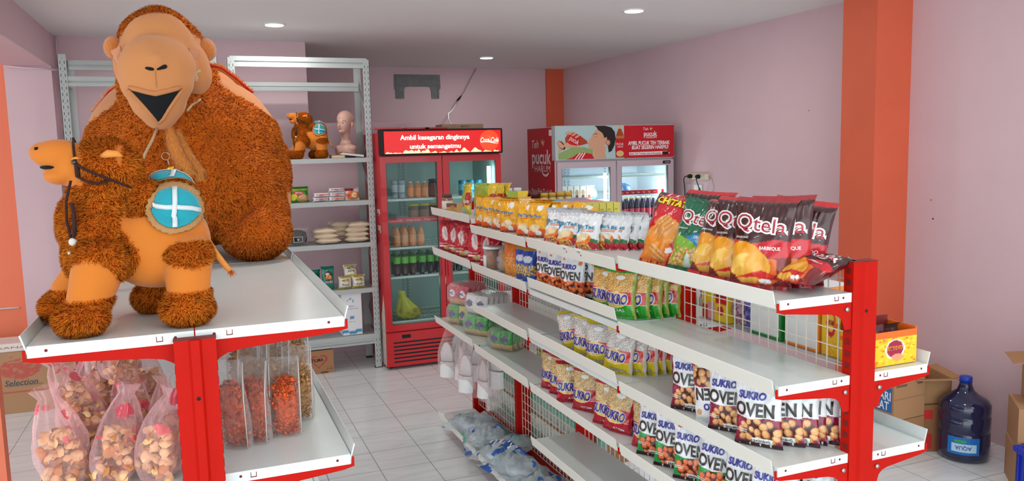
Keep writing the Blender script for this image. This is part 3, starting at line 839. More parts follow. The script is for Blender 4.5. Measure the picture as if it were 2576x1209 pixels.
def wrap(name, bvh, parent, cu, cv, ru, rv, m, frm, to, ax, off, rings=10, seg=40, r_in=0.0, scallop=0.0, tilt=0.0, outline=None):
    """cloth shape laid on the body: ax maps (u, v) to a ray start; frm/to give the ray direction"""
    vs = []; fs = []; d = Vector(to).normalized(); last = Vector((0, 0, 0))
    for i in range(rings+1):
        q = r_in+(1-r_in)*i/rings
        for k in range(seg):
            a = 2*PI*k/seg
            qq = q*(1+(scallop*(0.5+0.5*math.cos(a*seg/2)) if i == rings else 0))
            u, w = ru*qq*math.cos(a), rv*qq*math.sin(a)
            u, w = u*math.cos(tilt)-w*math.sin(tilt), u*math.sin(tilt)+w*math.cos(tilt)
            s = Vector(ax(cu+u, cv+w)); h = bvh.ray_cast(s, d, 2.0)
            if h[0] is None: h = bvh.find_nearest(s+d*0.25)
            last = h[0]+h[1]*off; vs.append(last)
    for i in range(rings):
        for k in range(seg):
            fs.append((i*seg+k, (i+1)*seg+k, (i+1)*seg+(k+1) % seg, i*seg+(k+1) % seg))
    me_o = build(name, vs, fs, m, None, parent, True)
    so = me_o.modifiers.new('thick', 'SOLIDIFY'); so.thickness = 0.002; so.offset = 0
    return me_o
def band(name, bvh, parent, pts, wd, m, d, off):
    vs = []; fs = []
    P = []
    for (s, side) in pts:
        h = bvh.ray_cast(Vector(s), Vector(d), 2.0)
        if h[0] is None: h = bvh.find_nearest(Vector(s)+Vector(d)*0.25)
        P.append((h[0]+h[1]*off, Vector(side)))
    for p, s in P: vs += [p-s*wd/2, p+s*wd/2]
    for i in range(len(P)-1): fs.append((2*i, 2*i+1, 2*i+3, 2*i+2))
    o = build(name, vs, fs, m, None, parent, True)
    so = o.modifiers.new('thick', 'SOLIDIFY'); so.thickness = 0.0015; so.offset = 0
    return o

TEAL = mat('teal_felt', (20,150,165), 0.85, sheen=0.3, bump=0.2, bscale=300)
SILV = mat('silver_ribbon', (206,210,212), 0.35, spec=0.7)
LACE = mat('gold_lace', (206,152,96), 0.85, bump=0.8, bscale=400)
YARN = mat('dark_brown_yarn', (58,24,18), 0.9, bump=0.5, bscale=600)
ROPE = mat('cream_rope', (206,176,136), 0.9, bump=0.5, bscale=500)
FELTB = mat('black_felt', (10,12,14), 0.95)
PINKF = mat('pink_felt', (200,136,104), 0.9)
BRASS = mat('brass_bell', (214,164,50), 0.25, metal=0.9)
REDT = mat('red_trim', (186,20,20), 0.8)
EYEM = mat('glass_eye', (22,12,10), 0.1, coat=1.0)

def small_camel():
    Z = 1.44; Y = 2.12
    t = thing('plush_camel', 'small plush camel with a teal saddle cloth at the near end of the left shelving', 'stuffed toy', (-0.15, Y, Z), 0, 'small plush camels')
    ox, oy, oz = -0.15, Y, Z
    def L(x, y, z): return (x-ox, y-oy, z-oz)
    def E(x, y, z, r, rot=(0,0,0)): return ('e', L(x, y, z), r, rot)
    def Cc(a, b, r0, r1): return ('c', L(*a), L(*b), r0, r1)
    parts = [E(-.095, Y, 1.625, (.120,.098,.105)), E(-.035, Y, 1.625, (.062,.090,.098)),
        Cc((-.222, Y, 1.61), (-.212, Y, 1.76), .080, .066), E(-.215, Y, 1.66, (.085,.092,.09)),
        E(-.195, Y, 1.822, (.078,.066,.064)), E(-.165, Y, 1.79, (.050,.06,.05)),
        E(-.290, Y, 1.850, (.056,.046,.036)), E(-.262, Y, 1.826, (.035,.045,.045)), E(-.290, Y, 1.801, (.038,.034,.021)),
        E(-.325, Y, 1.856, (.026,.032,.024)),
        E(-.118, Y-.012, 1.738, (.040,.050,.048)), E(-.048, Y, 1.716, (.062,.072,.064)),
        E(-.060, Y+.048, 1.752, (.052,.045,.046)), E(-.282, 2.19, 1.68, (.035,.05,.07)),
        Cc((-.215, 2.035, 1.60), (-.242, 2.02, 1.52), .058, .047), E(-.258, 2.005, 1.482, (.056,.050,.042)),
        Cc((-.025, 2.045, 1.60), (-.032, 2.03, 1.52), .055, .050), E(-.035, 2.015, 1.482, (.060,.052,.042)),
        Cc((-.235, 2.19, 1.60), (-.30, 2.20, 1.52), .052, .044), E(-.322, 2.205, 1.48, (.050,.050,.040)),
        Cc((-.06, 2.19, 1.60), (-.10, 2.22, 1.52), .052, .044), E(-.118, 2.235, 1.48, (.052,.050,.040))]
    def mask(v):
        x = v[:, 0]+ox; y = v[:, 1]+oy; z = v[:, 2]+oz
        m = np.zeros(len(v))
        m[(x < -0.150+0.02*np.sin(z*40)) & (z > 1.56)] = 1                      # neck and chest
        m[(x < -0.238) & (z > 1.775)] = 0                       # muzzle and cheek
        m[(z < 1.522)] = 1                                      # paws
        m[(z > 1.70) & (x > -0.155) & (x < 0.05)] = 1           # humps
        leg = ((x+0.236)**2/0.060**2+(z-1.55)**2/0.062**2 < 1) & (y < 2.075) & (z > 1.522); m[leg] = 0
        leg = (z > 1.522) & (z < 1.60) & (y > 2.16) & (x < -.14); m[leg] = 0
        hip = ((x+0.02)**2/0.06**2+(z-1.61)**2/0.030**2 < 1) & (np.abs(y-Y) > 0.04); m[hip] = 1
        m[(z < 1.535) & (np.abs(y-Y) < 0.055) & (x > -.16) & (x < .0)] = 0
        return m
    body, bvh = camel_body('body', t, parts, 0.006, mask, (238,116,24), (206,118,44), 0.0105, 0.0007, 170000, (0, 0, -0.7), 5, 6, 0.003, 26)
    body['label'] = 'orange plush body with long brown-orange fur on neck, hump and paws'
    # nostril, mouth, eye
    m = MB()
    for s in (-1, 1):
        h = bvh.ray_cast(Vector(L(-.330, Y+s*0.25, 1.864)), Vector((0, -s, 0)), 1); p = h[0]
        m.ball((p[0], p[1], p[2]), (0.005, 0.003, 0.004), FELTB, 10)
    m.build('nostrils', body)
    m = MB()
    for k in range(9):
        a = -0.9+1.8*k/8
        pass
    m = MB(); m.ball(L(-.309, Y, 1.8215), (0.022, 0.033, 0.0065), FELTB, 18); m.build('mouth', body)
    e = MB()
    for s in (-1, 1):
        h = bvh.ray_cast(Vector(L(-.254, Y+s*0.25, 1.831)), Vector((0, -s, 0)), 1); p = h[0]
        e.ball((p[0], p[1]+s*0.004, p[2]), (0.007, 0.005, 0.006), EYEM, 14)
    e.build('eyes', body)
    for s in (-1, 1):
        ea = MB(); b0 = Vector(L(-.200, Y+s*0.058, 1.842))
        pts = [(0, 0, 0), (0.02, s*0.012, 0.007), (0.038, s*0.018, 0.006), (0.048, s*0.018, 0.0)]
        ea.tube([b0+Vector(p) for p in pts], 0.0095, mat('camel_ear_cloth', (222,140,62), 0.9), 10, [0.5, 1.0, 0.8, 0.2])
        ea.build('ear', body)
        br = MB(); h = bvh.ray_cast(Vector(L(-.247, Y+s*0.25, 1.838)), Vector((0, -s, 0)), 1)[0]
        br.tube([h+Vector((-0.014, -s*0.001, 0.000)), h+Vector((-0.004, s*0.005, 0.003)), h+Vector((0.014, s*0.004, 0.002))], 0.003, mat('camel_ear_cloth', (222,140,62)), 8, [0.4, 1, 0.4]); br.build('eyelid', body)
    # bridle
    b = MB()
    def on(x, z, s): 
        h = bvh.ray_cast(Vector(L(x, Y+s*0.3, z)), Vector((0, -s, 0)), 1)
        return (h[0]+Vector((0, s*0.004, 0))) if h[0] is not None else Vector(L(x, Y+s*0.03, z))
    for s in (-1, 1):
        b.tube([Vector(L(-.258, Y, 1.887))]+[on(-.256+0.006*i/6, 1.882-0.083*i/6, s) for i in range(1, 7)]+[Vector(L(-.250, Y, 1.776))], 0.0028, YARN)
        b.tube([on(-.249, 1.828-0.001*i, s)+Vector((0, s*0.002, 0)) for i in (0,)]+[on(-.249+0.108*i/7, 1.822-0.052*i/7, s)+Vector((0, s*0.007, 0)) for i in range(1, 8)], 0.0032, YARN)
        b.tube([on(-.249+0.07*i/6, 1.798-0.012*math.sin(i/6*PI)-0.008*i/6, s)+Vector((0, s*0.006, 0)) for i in range(7)], 0.0030, YARN)
        b.tube([on(-.249, 1.828-0.03*i/4, s)+Vector((0, s*0.002, 0)) for i in range(5)], 0.0055, YARN)
    b.build('bridle', t)
    p0 = Vector(L(-.262, 2.055, 1.790))
    r = MB()
    r.tube([p0, p0+Vector((-0.012, -0.008, -0.045)), p0+Vector((-0.014, -0.010, -0.09)), p0+Vector((-0.008, -0.012, -0.130))], 0.0030, YARN)
    r.tube([p0+Vector((0.001, -0.02, -0.05)), p0+Vector((0.004, -0.024, -0.08)), p0+Vector((-0.001, -0.016, -0.130))], 0.0045, YARN)
    r.build('rein', t)
    k = MB(); k.ball(tuple(p0+Vector((-0.004, -0.016, -0.138))), 0.0095, mat('white_pompom', (238,230,222), 0.95, bump=0.6, bscale=600), 14); k.build('pompom', t)
    k = MB(); k.ball(tuple(p0+Vector((-0.012, -0.014, -0.163))), 0.0055, STEEL, 12); k.build('bell', t)
    # tail
    k = MB(); k.tube([L(.015, 2.10, 1.635), L(.035, 2.09, 1.60), L(.058, 2.08, 1.565), L(.066, 2.08, 1.555)], 0.010, mat('camel_ear_cloth', (222,140,62)), 10, [1.0, 0.8, 0.7, 0.6])
    rng = random.Random(4); q = Vector(L(.064, 2.08, 1.557))
    for i in range(60):
        d = Vector((rng.gauss(0.5, 0.4), rng.gauss(0, 0.4), rng.gauss(-0.8, 0.35))).normalized()*rng.uniform(0.015, 0.026); s = Vector((rng.gauss(0, 1), rng.gauss(0, 1), 0)).normalized()*0.002
        k.add([q-s, q+s, q+d], [(0, 1, 2)], mat('tail_tuft', (206,98,22), 0.9))
    k.build('tail', t)
    # saddle cloths, one on each side of the hump
    for s in (-1, 1):
        ax = (lambda u, w: L(u, Y-0.35, w)) if s < 0 else (lambda u, w: L(u, Y+0.036+(w-1.714)*0.72, 2.1))
        cu, cv, ru, rv = -.050, 1.714, .050, .045
        d = (0, 1, 0) if s < 0 else (0, 0, -1)
        sd = wrap('saddle_cloth', bvh, t, cu, cv, ru, rv, TEAL, None, d, ax, 0.010, 10, 40)
        wrap('lace_trim', bvh, sd, cu, cv, ru*1.24, rv*1.26, LACE, None, d, ax, 0.008, 3, 56, 0.80, 0.05)
        band('ribbon', bvh, sd, [(ax(cu+ru*q, cv+rv*0.12-0.006*q*q*q-0.004*q), (0, 0, 1) if s < 0 else (0, 1, 0)) for q in np.linspace(-1, 1, 12)], 0.011, SILV, d, 0.0125)
        band('ribbon', bvh, sd, [(ax(cu+0.004*q, cv+rv*q), (1, 0, 0)) for q in np.linspace(-1, 1, 12)], 0.011, SILV, d, 0.0135)
    return t
sc1 = small_camel()
sc2 = copy_tree(sc1)
sc2.location = (0.905, 6.84, 1.802); sc2.scale = (0.86, 0.86, 0.86); sc2.rotation_euler = (0, 0, -0.20)
sc2['label'] = 'small plush camel on the top shelf of the grey rack, left of the mannequin head'

def big_camel():
    Z = 1.44
    ox, oy = -0.02, 3.4
    t = thing('plush_camel', 'giant brown plush camel with an open black mouth, sitting on the left shelving', 'stuffed toy', (ox, oy, Z))
    def L(x, y, z): return (x-ox, y-oy, z-Z)
    def E(x, y, z, r, rot=(0,0,0)): return ('e', L(x, y, z), r, rot)
    def Cc(a, b, r0, r1): return ('c', L(*a), L(*b), r0, r1)
    parts = [E(-.025, 3.50, 1.84, (.375,.42,.345)), E(-.01, 3.40, 1.74, (.350,.36,.255)), E(.0, 3.85, 1.80, (.34,.34,.33)),
        E(.02, 3.60, 2.02, (.22,.26,.19)),
        Cc((-.10, 3.24, 1.92), (-.085, 3.07, 2.16), .165, .130),
        E(-.078, 3.03, 2.205, (.140,.125,.135)), E(-.08, 3.03, 2.285, (.085,.085,.058)),
        E(-.082, 2.945, 2.215, (.104,.095,.100)),                                  # forehead
        E(-.092, 2.845, 2.120, (.116,.115,.108)), E(-.090, 2.825, 2.075, (.108,.10,.08)),   # muzzle
        E(-.092, 2.85, 2.020, (.086,.085,.075)), E(-.094, 2.86, 1.972, (.056,.062,.046)), # jaw
        E(-.090, 2.745, 2.142, (.032,.030,.030)),
        E(.030, 2.97, 2.13, (.05,.08,.085)), E(-.19, 2.97, 2.13, (.035,.08,.085)),
        Cc((.20, 3.34, 1.72), (.215, 3.26, 1.60), .13, .125), E(.208, 3.19, 1.545, (.132,.145,.105)),
        Cc((-.25, 3.34, 1.72), (-.27, 3.26, 1.60), .13, .125), E(-.27, 3.19, 1.545, (.132,.145,.105)),
        Cc((.30, 3.85, 1.82), (.33, 3.78, 1.62), .12, .075), E(.26, 3.85, 1.55, (.13,.13,.11)), E(-.26, 3.85, 1.56, (.13,.15,.12))]
    def mask(v):
        x = v[:, 0]+ox; y = v[:, 1]+oy; z = v[:, 2]+Z
        m = np.ones(len(v))
        m[(y > 3.12) & (np.abs(x+0.02) > 0.13) & (z > 2.115-0.62*(np.abs(x+0.01)-0.11))] = 0
        face = (y < 2.985) & (z < 2.31-0.9*np.clip(y-2.90, 0, 1)); m[face] = 0
        m[(y < 3.03) & (x > 0.01) & (z < 2.2) & (z > 2.0)] = 0
        m[(x > 0.25) & (y > 3.62) & (z < 1.67)] = 0
        return m
    body, bvh = camel_body('body', t, parts, 0.013, mask, (234,114,26), (200,132,82), 0.0105, 0.0011, 340000, (0, 0, -0.8), 8, 6, 0.010, 9)
    # mouth: black felt between the lips
    def cast(x, z, off=0.0):
        h = bvh.ray_cast(Vector(L(x, 2.4, z)), Vector((0, 1, 0)), 2)
        return h[0]+h[1]*off if h[0] is not None else None
    xl, xr, zt, zb, xb = -.172, -.022, 2.052, 1.950, -.094
    vs = []; fs = []; nr, nc = 14, 20
    for i in range(nr+1):
        f = i/nr
        a, b = xl+(xb-xl)*f**0.9, xr+(xb-xr)*f**0.9
        for k in range(nc+1):
            x = a+(b-a)*k/nc; u = (k/nc-0.5)*2
            z = zt-(zt-zb)*f + (1-f)*(0.006*u*u-0.016*(1-abs(u))-0.004)
            p = cast(x, z, 0.003); vs.append(p if p is not None else Vector(L(x, 2.8, z)))
    for i in range(nr):
        for k in range(nc): fs.append((i*(nc+1)+k, i*(nc+1)+k+1, (i+1)*(nc+1)+k+1, (i+1)*(nc+1)+k))
    build('mouth', vs, fs, FELTB, None, body, True)
    TAN = mat('camel_lip_plush', (192,124,76), 0.9)
    # lips around the mouth
    up = [cast(xl+(xr-xl)*k/12, zt+0.006*((k/12-.5)*2)**2-0.016*(1-abs((k/12-.5)*2))-0.001, 0.001) for k in range(13)]
    lo = [cast(xl+(xb-xl)*f**0.9-0.004, zt-(zt-zb)*f-0.002, 0.0) for f in np.linspace(0, 1, 9)]
    ro = [cast(xr+(xb-xr)*f**0.9+0.004, zt-(zt-zb)*f-0.002, 0.0) for f in np.linspace(0, 1, 9)]
    m = MB(); m.tube([p for p in up if p], 0.008, TAN, 10, [0.5]+[1]*11+[0.5][:1]); m.build('upper_lip', body)
    m = MB(); m.tube([p for p in lo+ro[::-1][1:] if p], 0.007, TAN, 10); m.build('lower_lip', body)
    m = MB()
    for s, (x0, z0, x1, z1) in ((-1, (-.120, 2.113, -.096, 2.108)), (1, (-.088, 2.108, -.060, 2.120))):
        P = [cast(x0+(x1-x0)*i/5, z0+(z1-z0)*i/5, 0.001) for i in range(6)]
        m.tube(P, 0.0052, FELTB, 8, [0.5, 0.8, 1, 1, 0.9, 0.5] if s < 0 else [0.4, 0.7, 0.9, 1.1, 1.3, 0.9])
    m.build('nostrils', body)
    m = MB(); m.tube([cast(-.0925, 2.104-0.05*i/8, 0.0006) for i in range(9)], 0.0012, mat('seam_thread', (176,116,70), 0.9), 6); m.build('nose_seam', body)
    # ears, folded eye flaps
    FE = mat('camel_ear_fur', (206,116,40), 0.9, sheen=0.4, bump=0.8, bscale=160)
    for s, cx, cz in ((-1, -.222, 2.205), (1, .064, 2.205)):
        m = MB(); m.ball(L(cx, 3.01, cz), (0.034, 0.045, 0.040), FE, 18)
        ear = m.build('ear', body)
    for s in (-1, 1):
        m = MB(); x0 = .008 if s > 0 else -.196
        m.add([L(x0, 2.88, 2.195), L(x0+s*0.030, 2.90, 2.182), L(x0+s*0.006, 2.89, 2.125), L(x0+s*0.012, 2.885, 2.16), L(x0-s*0.004, 2.885, 2.15)],
              [(0, 1, 3), (1, 2, 3), (2, 4, 3), (4, 0, 3)], PINKF)
        o = m.build('eye_flap', body); so = o.modifiers.new('t', 'SOLIDIFY'); so.thickness = 0.005
    # rope bridle
    m = MB()
    m.tube([L(.030, 3.0, 2.175), L(.046, 2.95, 2.15), L(.040, 2.90, 2.125), L(.020, 2.86, 2.110)], 0.005, ROPE, 8)
    m.tube([L(.020, 2.86, 2.112), L(.026, 2.87, 2.095), L(.020, 2.865, 2.085)], 0.006, ROPE, 8)
    m.tube([L(.035, 3.0, 2.035), L(.005, 2.90, 2.01), L(-.01, 2.88, 1.99)], 0.004, ROPE, 8)
    m.tube([L(-.200, 2.93, 2.13), L(-.205, 2.90, 2.09), L(-.198, 2.88, 2.075)], 0.004, ROPE, 8)
    m.build('rope_bridle', t)
    m = MB(); m.tube([L(-.103, 2.84, 1.935), L(-.118, 2.80, 1.895), L(-.140, 2.74, 1.85), L(-.150, 2.7, 1.82)], 0.0042, ROPE, 8); m.build('lead_rope', t)
    # furry strap hanging from the chin
    def strap(pts, w, nm):
        vs = []; fs = []; P = [Vector(L(*p)) for p in pts]; n = 10
        for i, p in enumerate(P):
            for k in range(n):
                a = 2*PI*k/n; vs.append(p+Vector((math.cos(a)*w[i], math.sin(a)*w[i]*0.45, 0)))
        for i in range(len(P)-1):
            for k in range(n): fs.append((i*n+k, i*n+(k+1) % n, (i+1)*n+(k+1) % n, (i+1)*n+k))
        fs.append(tuple((len(P)-1)*n+k for k in range(n))[::-1])
        o = build(nm, vs, fs, FE, None, t, True)
        rng = np.random.default_rng(3); f = MB(); 
        FT = mat('strap_tufts', (222,150,70), 0.9)
        for q in range(1500):
            i = rng.integers(0, len(P)-1); tt = rng.random(); a = rng.random()*2*PI
            c = P[i].lerp(P[i+1], tt); ww = w[i]*(1-tt)+w[i+1]*tt
            nrm = Vector((math.cos(a), math.sin(a)*0.6, 0)); b = c+Vector((math.cos(a)*ww, math.sin(a)*ww*0.45, 0))
            d = (nrm*0.6+Vector((0, 0, -1))+Vector(rng.normal(0, .25, 3))).normalized()*0.015; s = nrm.cross(Vector((0, 0, 1)))*0.0014
            f.add([b-s, b+s, b+d], [(0, 1, 2)], FT)
        fo = f.build('fur', o); fo['kind'] = 'stuff'
        return o
    strap([(-.070, 2.87, 1.945), (-.062, 2.86, 1.90), (-.052, 2.85, 1.855), (-.03, 2.84, 1.81), (-.008, 2.84, 1.785)], [0.012, 0.020, 0.024, 0.026, 0.018], 'chin_strap')
    strap([(-.045, 2.89, 1.93), (-.030, 2.88, 1.88), (-.010, 2.87, 1.83), (.012, 2.86, 1.79), (.020, 2.86, 1.765)], [0.010, 0.014, 0.020, 0.024, 0.010], 'chin_strap')
    m = MB(); rg = [L(-.083+0.012*math.cos(a), 2.80, 1.842+0.012*math.sin(a)) for a in np.linspace(0, 2*PI, 16)]; m.tube(rg, 0.0008, STEEL, 6)
    m.tube([L(-.078, 2.80, 1.831), L(-.076, 2.80, 1.822), L(-.074, 2.80, 1.812)], 0.0012, STEEL, 6); m.build('key_ring', t)
    m = MB(); m.ball(L(-.070, 2.80, 1.803), (0.011, 0.007, 0.0075), BRASS, 14); m.build('bell', t)
    # saddle trim across the shoulders
    def trim(sgn):
        pts = [(.07, 2.19), (.13, 2.17), (.19, 2.13), (.25, 2.07)] if sgn > 0 else [(-.16, 2.17), (-.22, 2.13), (-.29, 2.07), (-.35, 1.99)]
        P = []
        for x, z in pts:
            h = bvh.find_nearest(Vector(L(x, 3.55, z+0.03))); P.append(h[0]+h[1]*0.008)
        m = MB(); m.tube(P, 0.013, FE, 8, [0.7, 1, 1, 0.7]); o = m.build('saddle_fringe', t)
        m = MB(); m.tube([p+Vector((sgn*0.004, -0.012, 0.006)) for p in P], 0.005, REDT, 8); m.build('red_piping', o)
        f = MB(); rng = random.Random(6); FT = mat('strap_tufts', (222,150,70))
        for q in range(500):
            i = rng.randrange(len(P)-1); c = P[i].lerp(P[i+1], rng.random()); d = Vector((rng.gauss(0, .6), rng.gauss(-.2, .5), rng.gauss(0.5, .6))).normalized()
            s = d.cross(Vector((0, 1, 0.3))).normalized()*0.0016; b = c+d*0.011
            f.add([b-s, b+s, b+d*0.017], [(0, 1, 2)], FT)
        fo = f.build('fur', o); fo['kind'] = 'stuff'
    trim(1); trim(-1)
    return t
big_camel()
# ------------------------------------------------------------------ printed packs
FOIL = mat('printed_foil', (255,255,255), 0.26, spec=0.6, coat=0.35, attr='col')
CARD = mat('printed_card', (255,255,255), 0.55, attr='col')
class Paint:
    """the printed design of a pack, sampled on its mesh; x, y run 0..1 over the front"""
    def __init__(s, nu, nv, base, asp):
        s.X, s.Y = np.meshgrid(np.linspace(0, 1, nu), np.linspace(0, 1, nv)); s.C = np.empty(s.X.shape+(3,)); s.C[:] = lin(base); s.a = asp
    def put(s, m, c, f=1.0): s.C[m] = s.C[m]*(1-f)+np.array(lin(c))*f; return s
    def rect(s, x0, x1, y0, y1, c, wob=0.0): 
        w = wob*np.sin(s.X*9+s.Y*3)
        return s.put((s.X >= x0) & (s.X <= x1) & (s.Y >= y0+w) & (s.Y <= y1+w), c)
    def ell(s, cx, cy, rx, ry, c, rot=0.0):
        dx, dy = (s.X-cx)*s.a, s.Y-cy; u = dx*math.cos(rot)+dy*math.sin(rot); v = -dx*math.sin(rot)+dy*math.cos(rot)
        return s.put((u/(rx*s.a))**2+(v/ry)**2 < 1, c)
    def poly(s, pts, c):
        m = np.zeros(s.X.shape, bool); n = len(pts)
        for i in range(n):
            (x1, y1), (x2, y2) = pts[i], pts[(i+1) % n]
            if y1 == y2: continue
            k = ((s.Y > y1) != (s.Y > y2)) & (s.X < (x2-x1)*(s.Y-y1)/(y2-y1)+x1); m ^= k
        return s.put(m, c)
    def nuts(s, x0, x1, y0, y1, r, c1, c2, n, seed, inside=None):
        g = random.Random(seed); P = []
        for _ in range(n*12):
            cx, cy = g.uniform(x0, x1), g.uniform(y0, y1)
            if inside and not inside(cx, cy): continue
            if any((a-cx)**2*s.a**2+(b-cy)**2 < (1.45*r)**2 for a, b in P): continue
            if len(P) >= n: break
            P.append((cx, cy))
            q = r*g.uniform(0.8, 1.2); ro = g.uniform(0, PI); e = g.uniform(0.7, 1.0)
            s.ell(cx, cy, q/s.a, q*e, c2, ro); s.ell(cx-0.08*q/s.a, cy+0.10*q, q*0.82/s.a, q*e*0.80, c1, ro); s.ell(cx-0.25*q/s.a, cy+0.28*q, q*0.3/s.a, q*e*0.26, tuple(min(255, int(v*1.15)) for v in c1), ro)
        return s
    def ridges(s, cx, cy, rx, ry, c1, c2, rot=0.3, f=60):
        dx, dy = (s.X-cx)*s.a, s.Y-cy; u = dx*math.cos(rot)+dy*math.sin(rot); v = -dx*math.sin(rot)+dy*math.cos(rot)
        m = (u/(rx*s.a))**2+(v/ry)**2 < 1; s.put(m, c1); s.put(m & (np.sin(v*f*2) > 0.4), c2); return s

def subdiv2(v, f, times):
    v = [tuple(p) for p in v]
    for _ in range(times):
        mid = {}; nf = []
        def md(a, b):
            k = (min(a, b), max(a, b))
            if k not in mid: v.append(((v[a][0]+v[b][0])/2, (v[a][1]+v[b][1])/2)); mid[k] = len(v)-1
            return mid[k]
        for a, b, c in f:
            ab, bc, ca = md(a, b), md(b, c), md(c, a); nf += [(a, ab, ca), (ab, b, bc), (ca, bc, c), (ab, bc, ca)]
        f = nf
    return np.array(v), f

def bag_mesh(name, w, h, d, paint, back, texts, seed, crinkle=1.0, seal=0.055, seal_col=None, squash=0.0):
    """pillow pack: two printed sheets puffed out between a top and a bottom seal"""
    g = np.random.default_rng(seed); ph = g.uniform(0, 6.28, 12)
    lean = g.uniform(-0.02, 0.02)
    def S(u, v, side):
        t = np.clip((v-seal)/(1-2*seal), 0, 1)
        prof = np.sin(PI*t)**0.55*(1+0.30*(0.5-t))
        au = np.clip(np.abs(u), 0, 1)
        T = d/2*np.power(np.clip(1-au**2.6, 0, 1), 0.55)*prof
        wr = d*0.10*crinkle*(np.sin(u*5+ph[0]+v*7)*np.sin(v*9+ph[1])+0.5*np.sin(u*11+ph[2]-v*13)*np.sin(v*17+ph[3]))*prof*(1-au**4)
        cr = d*0.10*crinkle*(np.sin(u*17+ph[4]+3*np.sin(v*6+ph[10]))*np.exp(-np.abs(v-1+seal)/0.10)+np.sin(u*15+ph[5])*np.exp(-np.abs(v-seal)/0.08))*(1-au**6)
        edge = d*0.05*crinkle*np.sin(v*26+ph[6])*au**6
        X = w/2*u*(1-0.09*prof)+w*lean*(v-0.5)
        bend = d*0.42*crinkle*np.clip((v-(1-2.2*seal))/(2.2*seal), 0, 1)**2*math.sin(ph[7])
        Z = h*v-h*0.012*np.cos(u*1.5)*v
        if side < 0: Y = -(T+wr*0.8+np.abs(cr)*prof**0.2)+edge+bend+cr*0.3
        else: Y = (T+wr*0.5)+edge+bend+cr*0.3
        return np.stack([X, Y, Z], -1)
    nv, nu = paint.X.shape
    U, V = paint.X*2-1, paint.Y
    F = S(U, V, -1).reshape(-1, 3); C = paint.C.copy()
    if seal_col is not None:
        C[(V > 1-seal) | (V < seal)] = lin(seal_col)
    C = C.reshape(-1, 3)
    ia = np.arange(nu*nv).reshape(nv, nu)
    q = np.stack([ia[:-1, :-1], ia[:-1, 1:], ia[1:, 1:], ia[1:, :-1]], -1).reshape(-1, 4)
    fs = [tuple(x) for x in q.tolist()]
    bu, bv = 15, 21
    BX, BY = np.meshgrid(np.linspace(1, -1, bu), np.linspace(0, 1, bv))
    B = S(BX, BY, 1).reshape(-1, 3); B[:, 1] += 0.0004
    off = len(F); ib = np.arange(bu*bv).reshape(bv, bu)+off
    qb = np.stack([ib[:-1, :-1], ib[:-1, 1:], ib[1:, 1:], ib[1:, :-1]], -1).reshape(-1, 4); fs += [tuple(x) for x in qb.tolist()]
    vs = np.vstack([F, B]); cs = np.vstack([C, np.tile(lin(back), (len(B), 1))])
    for tx in texts:
        s, cx, cy, hh, ww, col = tx[:6]; o = tx[6] if len(tx) > 6 else {}
        for layer, (cc, bd, of) in enumerate(((o.get('out'), o.get('obold', 0.06), 0.0014), (col, o.get('bold', 0.01), 0.0026))):
            if cc is None: continue
            tv, tf = text_tris(s, o.get('shear', 0.0), bd, o.get('sp', 1.0))
            if not len(tv): continue
            span = tv[:, 0].max()-tv[:, 0].min()
            ref = text_tris(s, o.get('shear', 0.0), o.get('bold', 0.01), o.get('sp', 1.0))[0]; rs = ref[:, 0].max()-ref[:, 0].min()
            tv, tf = subdiv2(tv, tf, o.get('sub', 1))
            x = cx+tv[:, 0]*ww/rs; y = cy+tv[:, 1]*hh+o.get('arc', 0)*(0.25-(tv[:, 0]/rs)**2)+o.get('slope', 0)*tv[:, 0]/rs
            if o.get('rot'): x = 2*cx-x; y = 2*cy-y
            P = S(np.clip(x*2-1, -.995, .995), y, -1); P[:, 1] -= of
            b0 = len(vs); vs = np.vstack([vs, P]); cs = np.vstack([cs, np.tile(lin(cc), (len(P), 1))])
            fs += [(a+b0, b+b0, c+b0) for a, b, c in tf]
    me = bpy.data.meshes.new(name); me.from_pydata(vs.tolist(), [], fs)
    me.materials.append(FOIL); me.polygons.foreach_set('use_smooth', [True]*len(me.polygons))
    a = me.color_attributes.new('col', 'FLOAT_COLOR', 'POINT'); c = np.ones((len(vs), 4), dtype=np.float32); c[:, :3] = np.clip(cs, 0, 1)
    a.data.foreach_set('color', c.ravel()); me.update()
    return me

class Pack:
    """a few differently crumpled meshes of one product; .put() links one more pack of it"""
    def __init__(s, name, cat, meshes): s.name, s.cat, s.me, s.k = name, cat, meshes, 0
    def put(s, loc, rz, label, group=None, tilt=-0.1, roll=0.0, scale=1.0, sy=1.0):
        o = bpy.data.objects.new(s.name, s.me[s.k % len(s.me)]); s.k += 1
        put(o); o.location = loc; o.rotation_euler = (tilt, roll, rz); o.scale = (scale, scale*sy, scale)
        return tag(o, label, s.cat, group)
R = math.radians
WH = (240,240,238)
def nutpack(base_top, band, low, nutc, seed):   # classic nut pack with a window on top
    p = Paint(64, 92, base_top, 0.68)
    p.rect(0, 1, 0.50, 1, nutc[0]); p.nuts(0.0, 1.0, 0.50, 0.93, 0.030, nutc[0], nutc[1], 300, seed)
    p.rect(0, 1, 0.28, 0.54, band); p.rect(0, 1, 0, 0.29, low); p.rect(0, 1, 0.28, 0.29, (230,220,120))
    p.ell(0.40, 0.38, 0.42, 0.165, (240,214,130)); p.ell(0.40, 0.40, 0.40, 0.14, (226,186,96)); p.ell(0.40, 0.30, 0.25, 0.05, (226,190,120))
    p.ell(0.52, 0.83, 0.16, 0.045, WH); p.rect(0, 1, 0.93, 1, low); p.rect(0.93, 1, 0, 1, (150,160,60) if low[1] > low[0] else base_top)
    return p
SUK = {'shear': 0.22, 'bold': 0.045, 'out': WH, 'obold': 0.095, 'slope': -0.01}
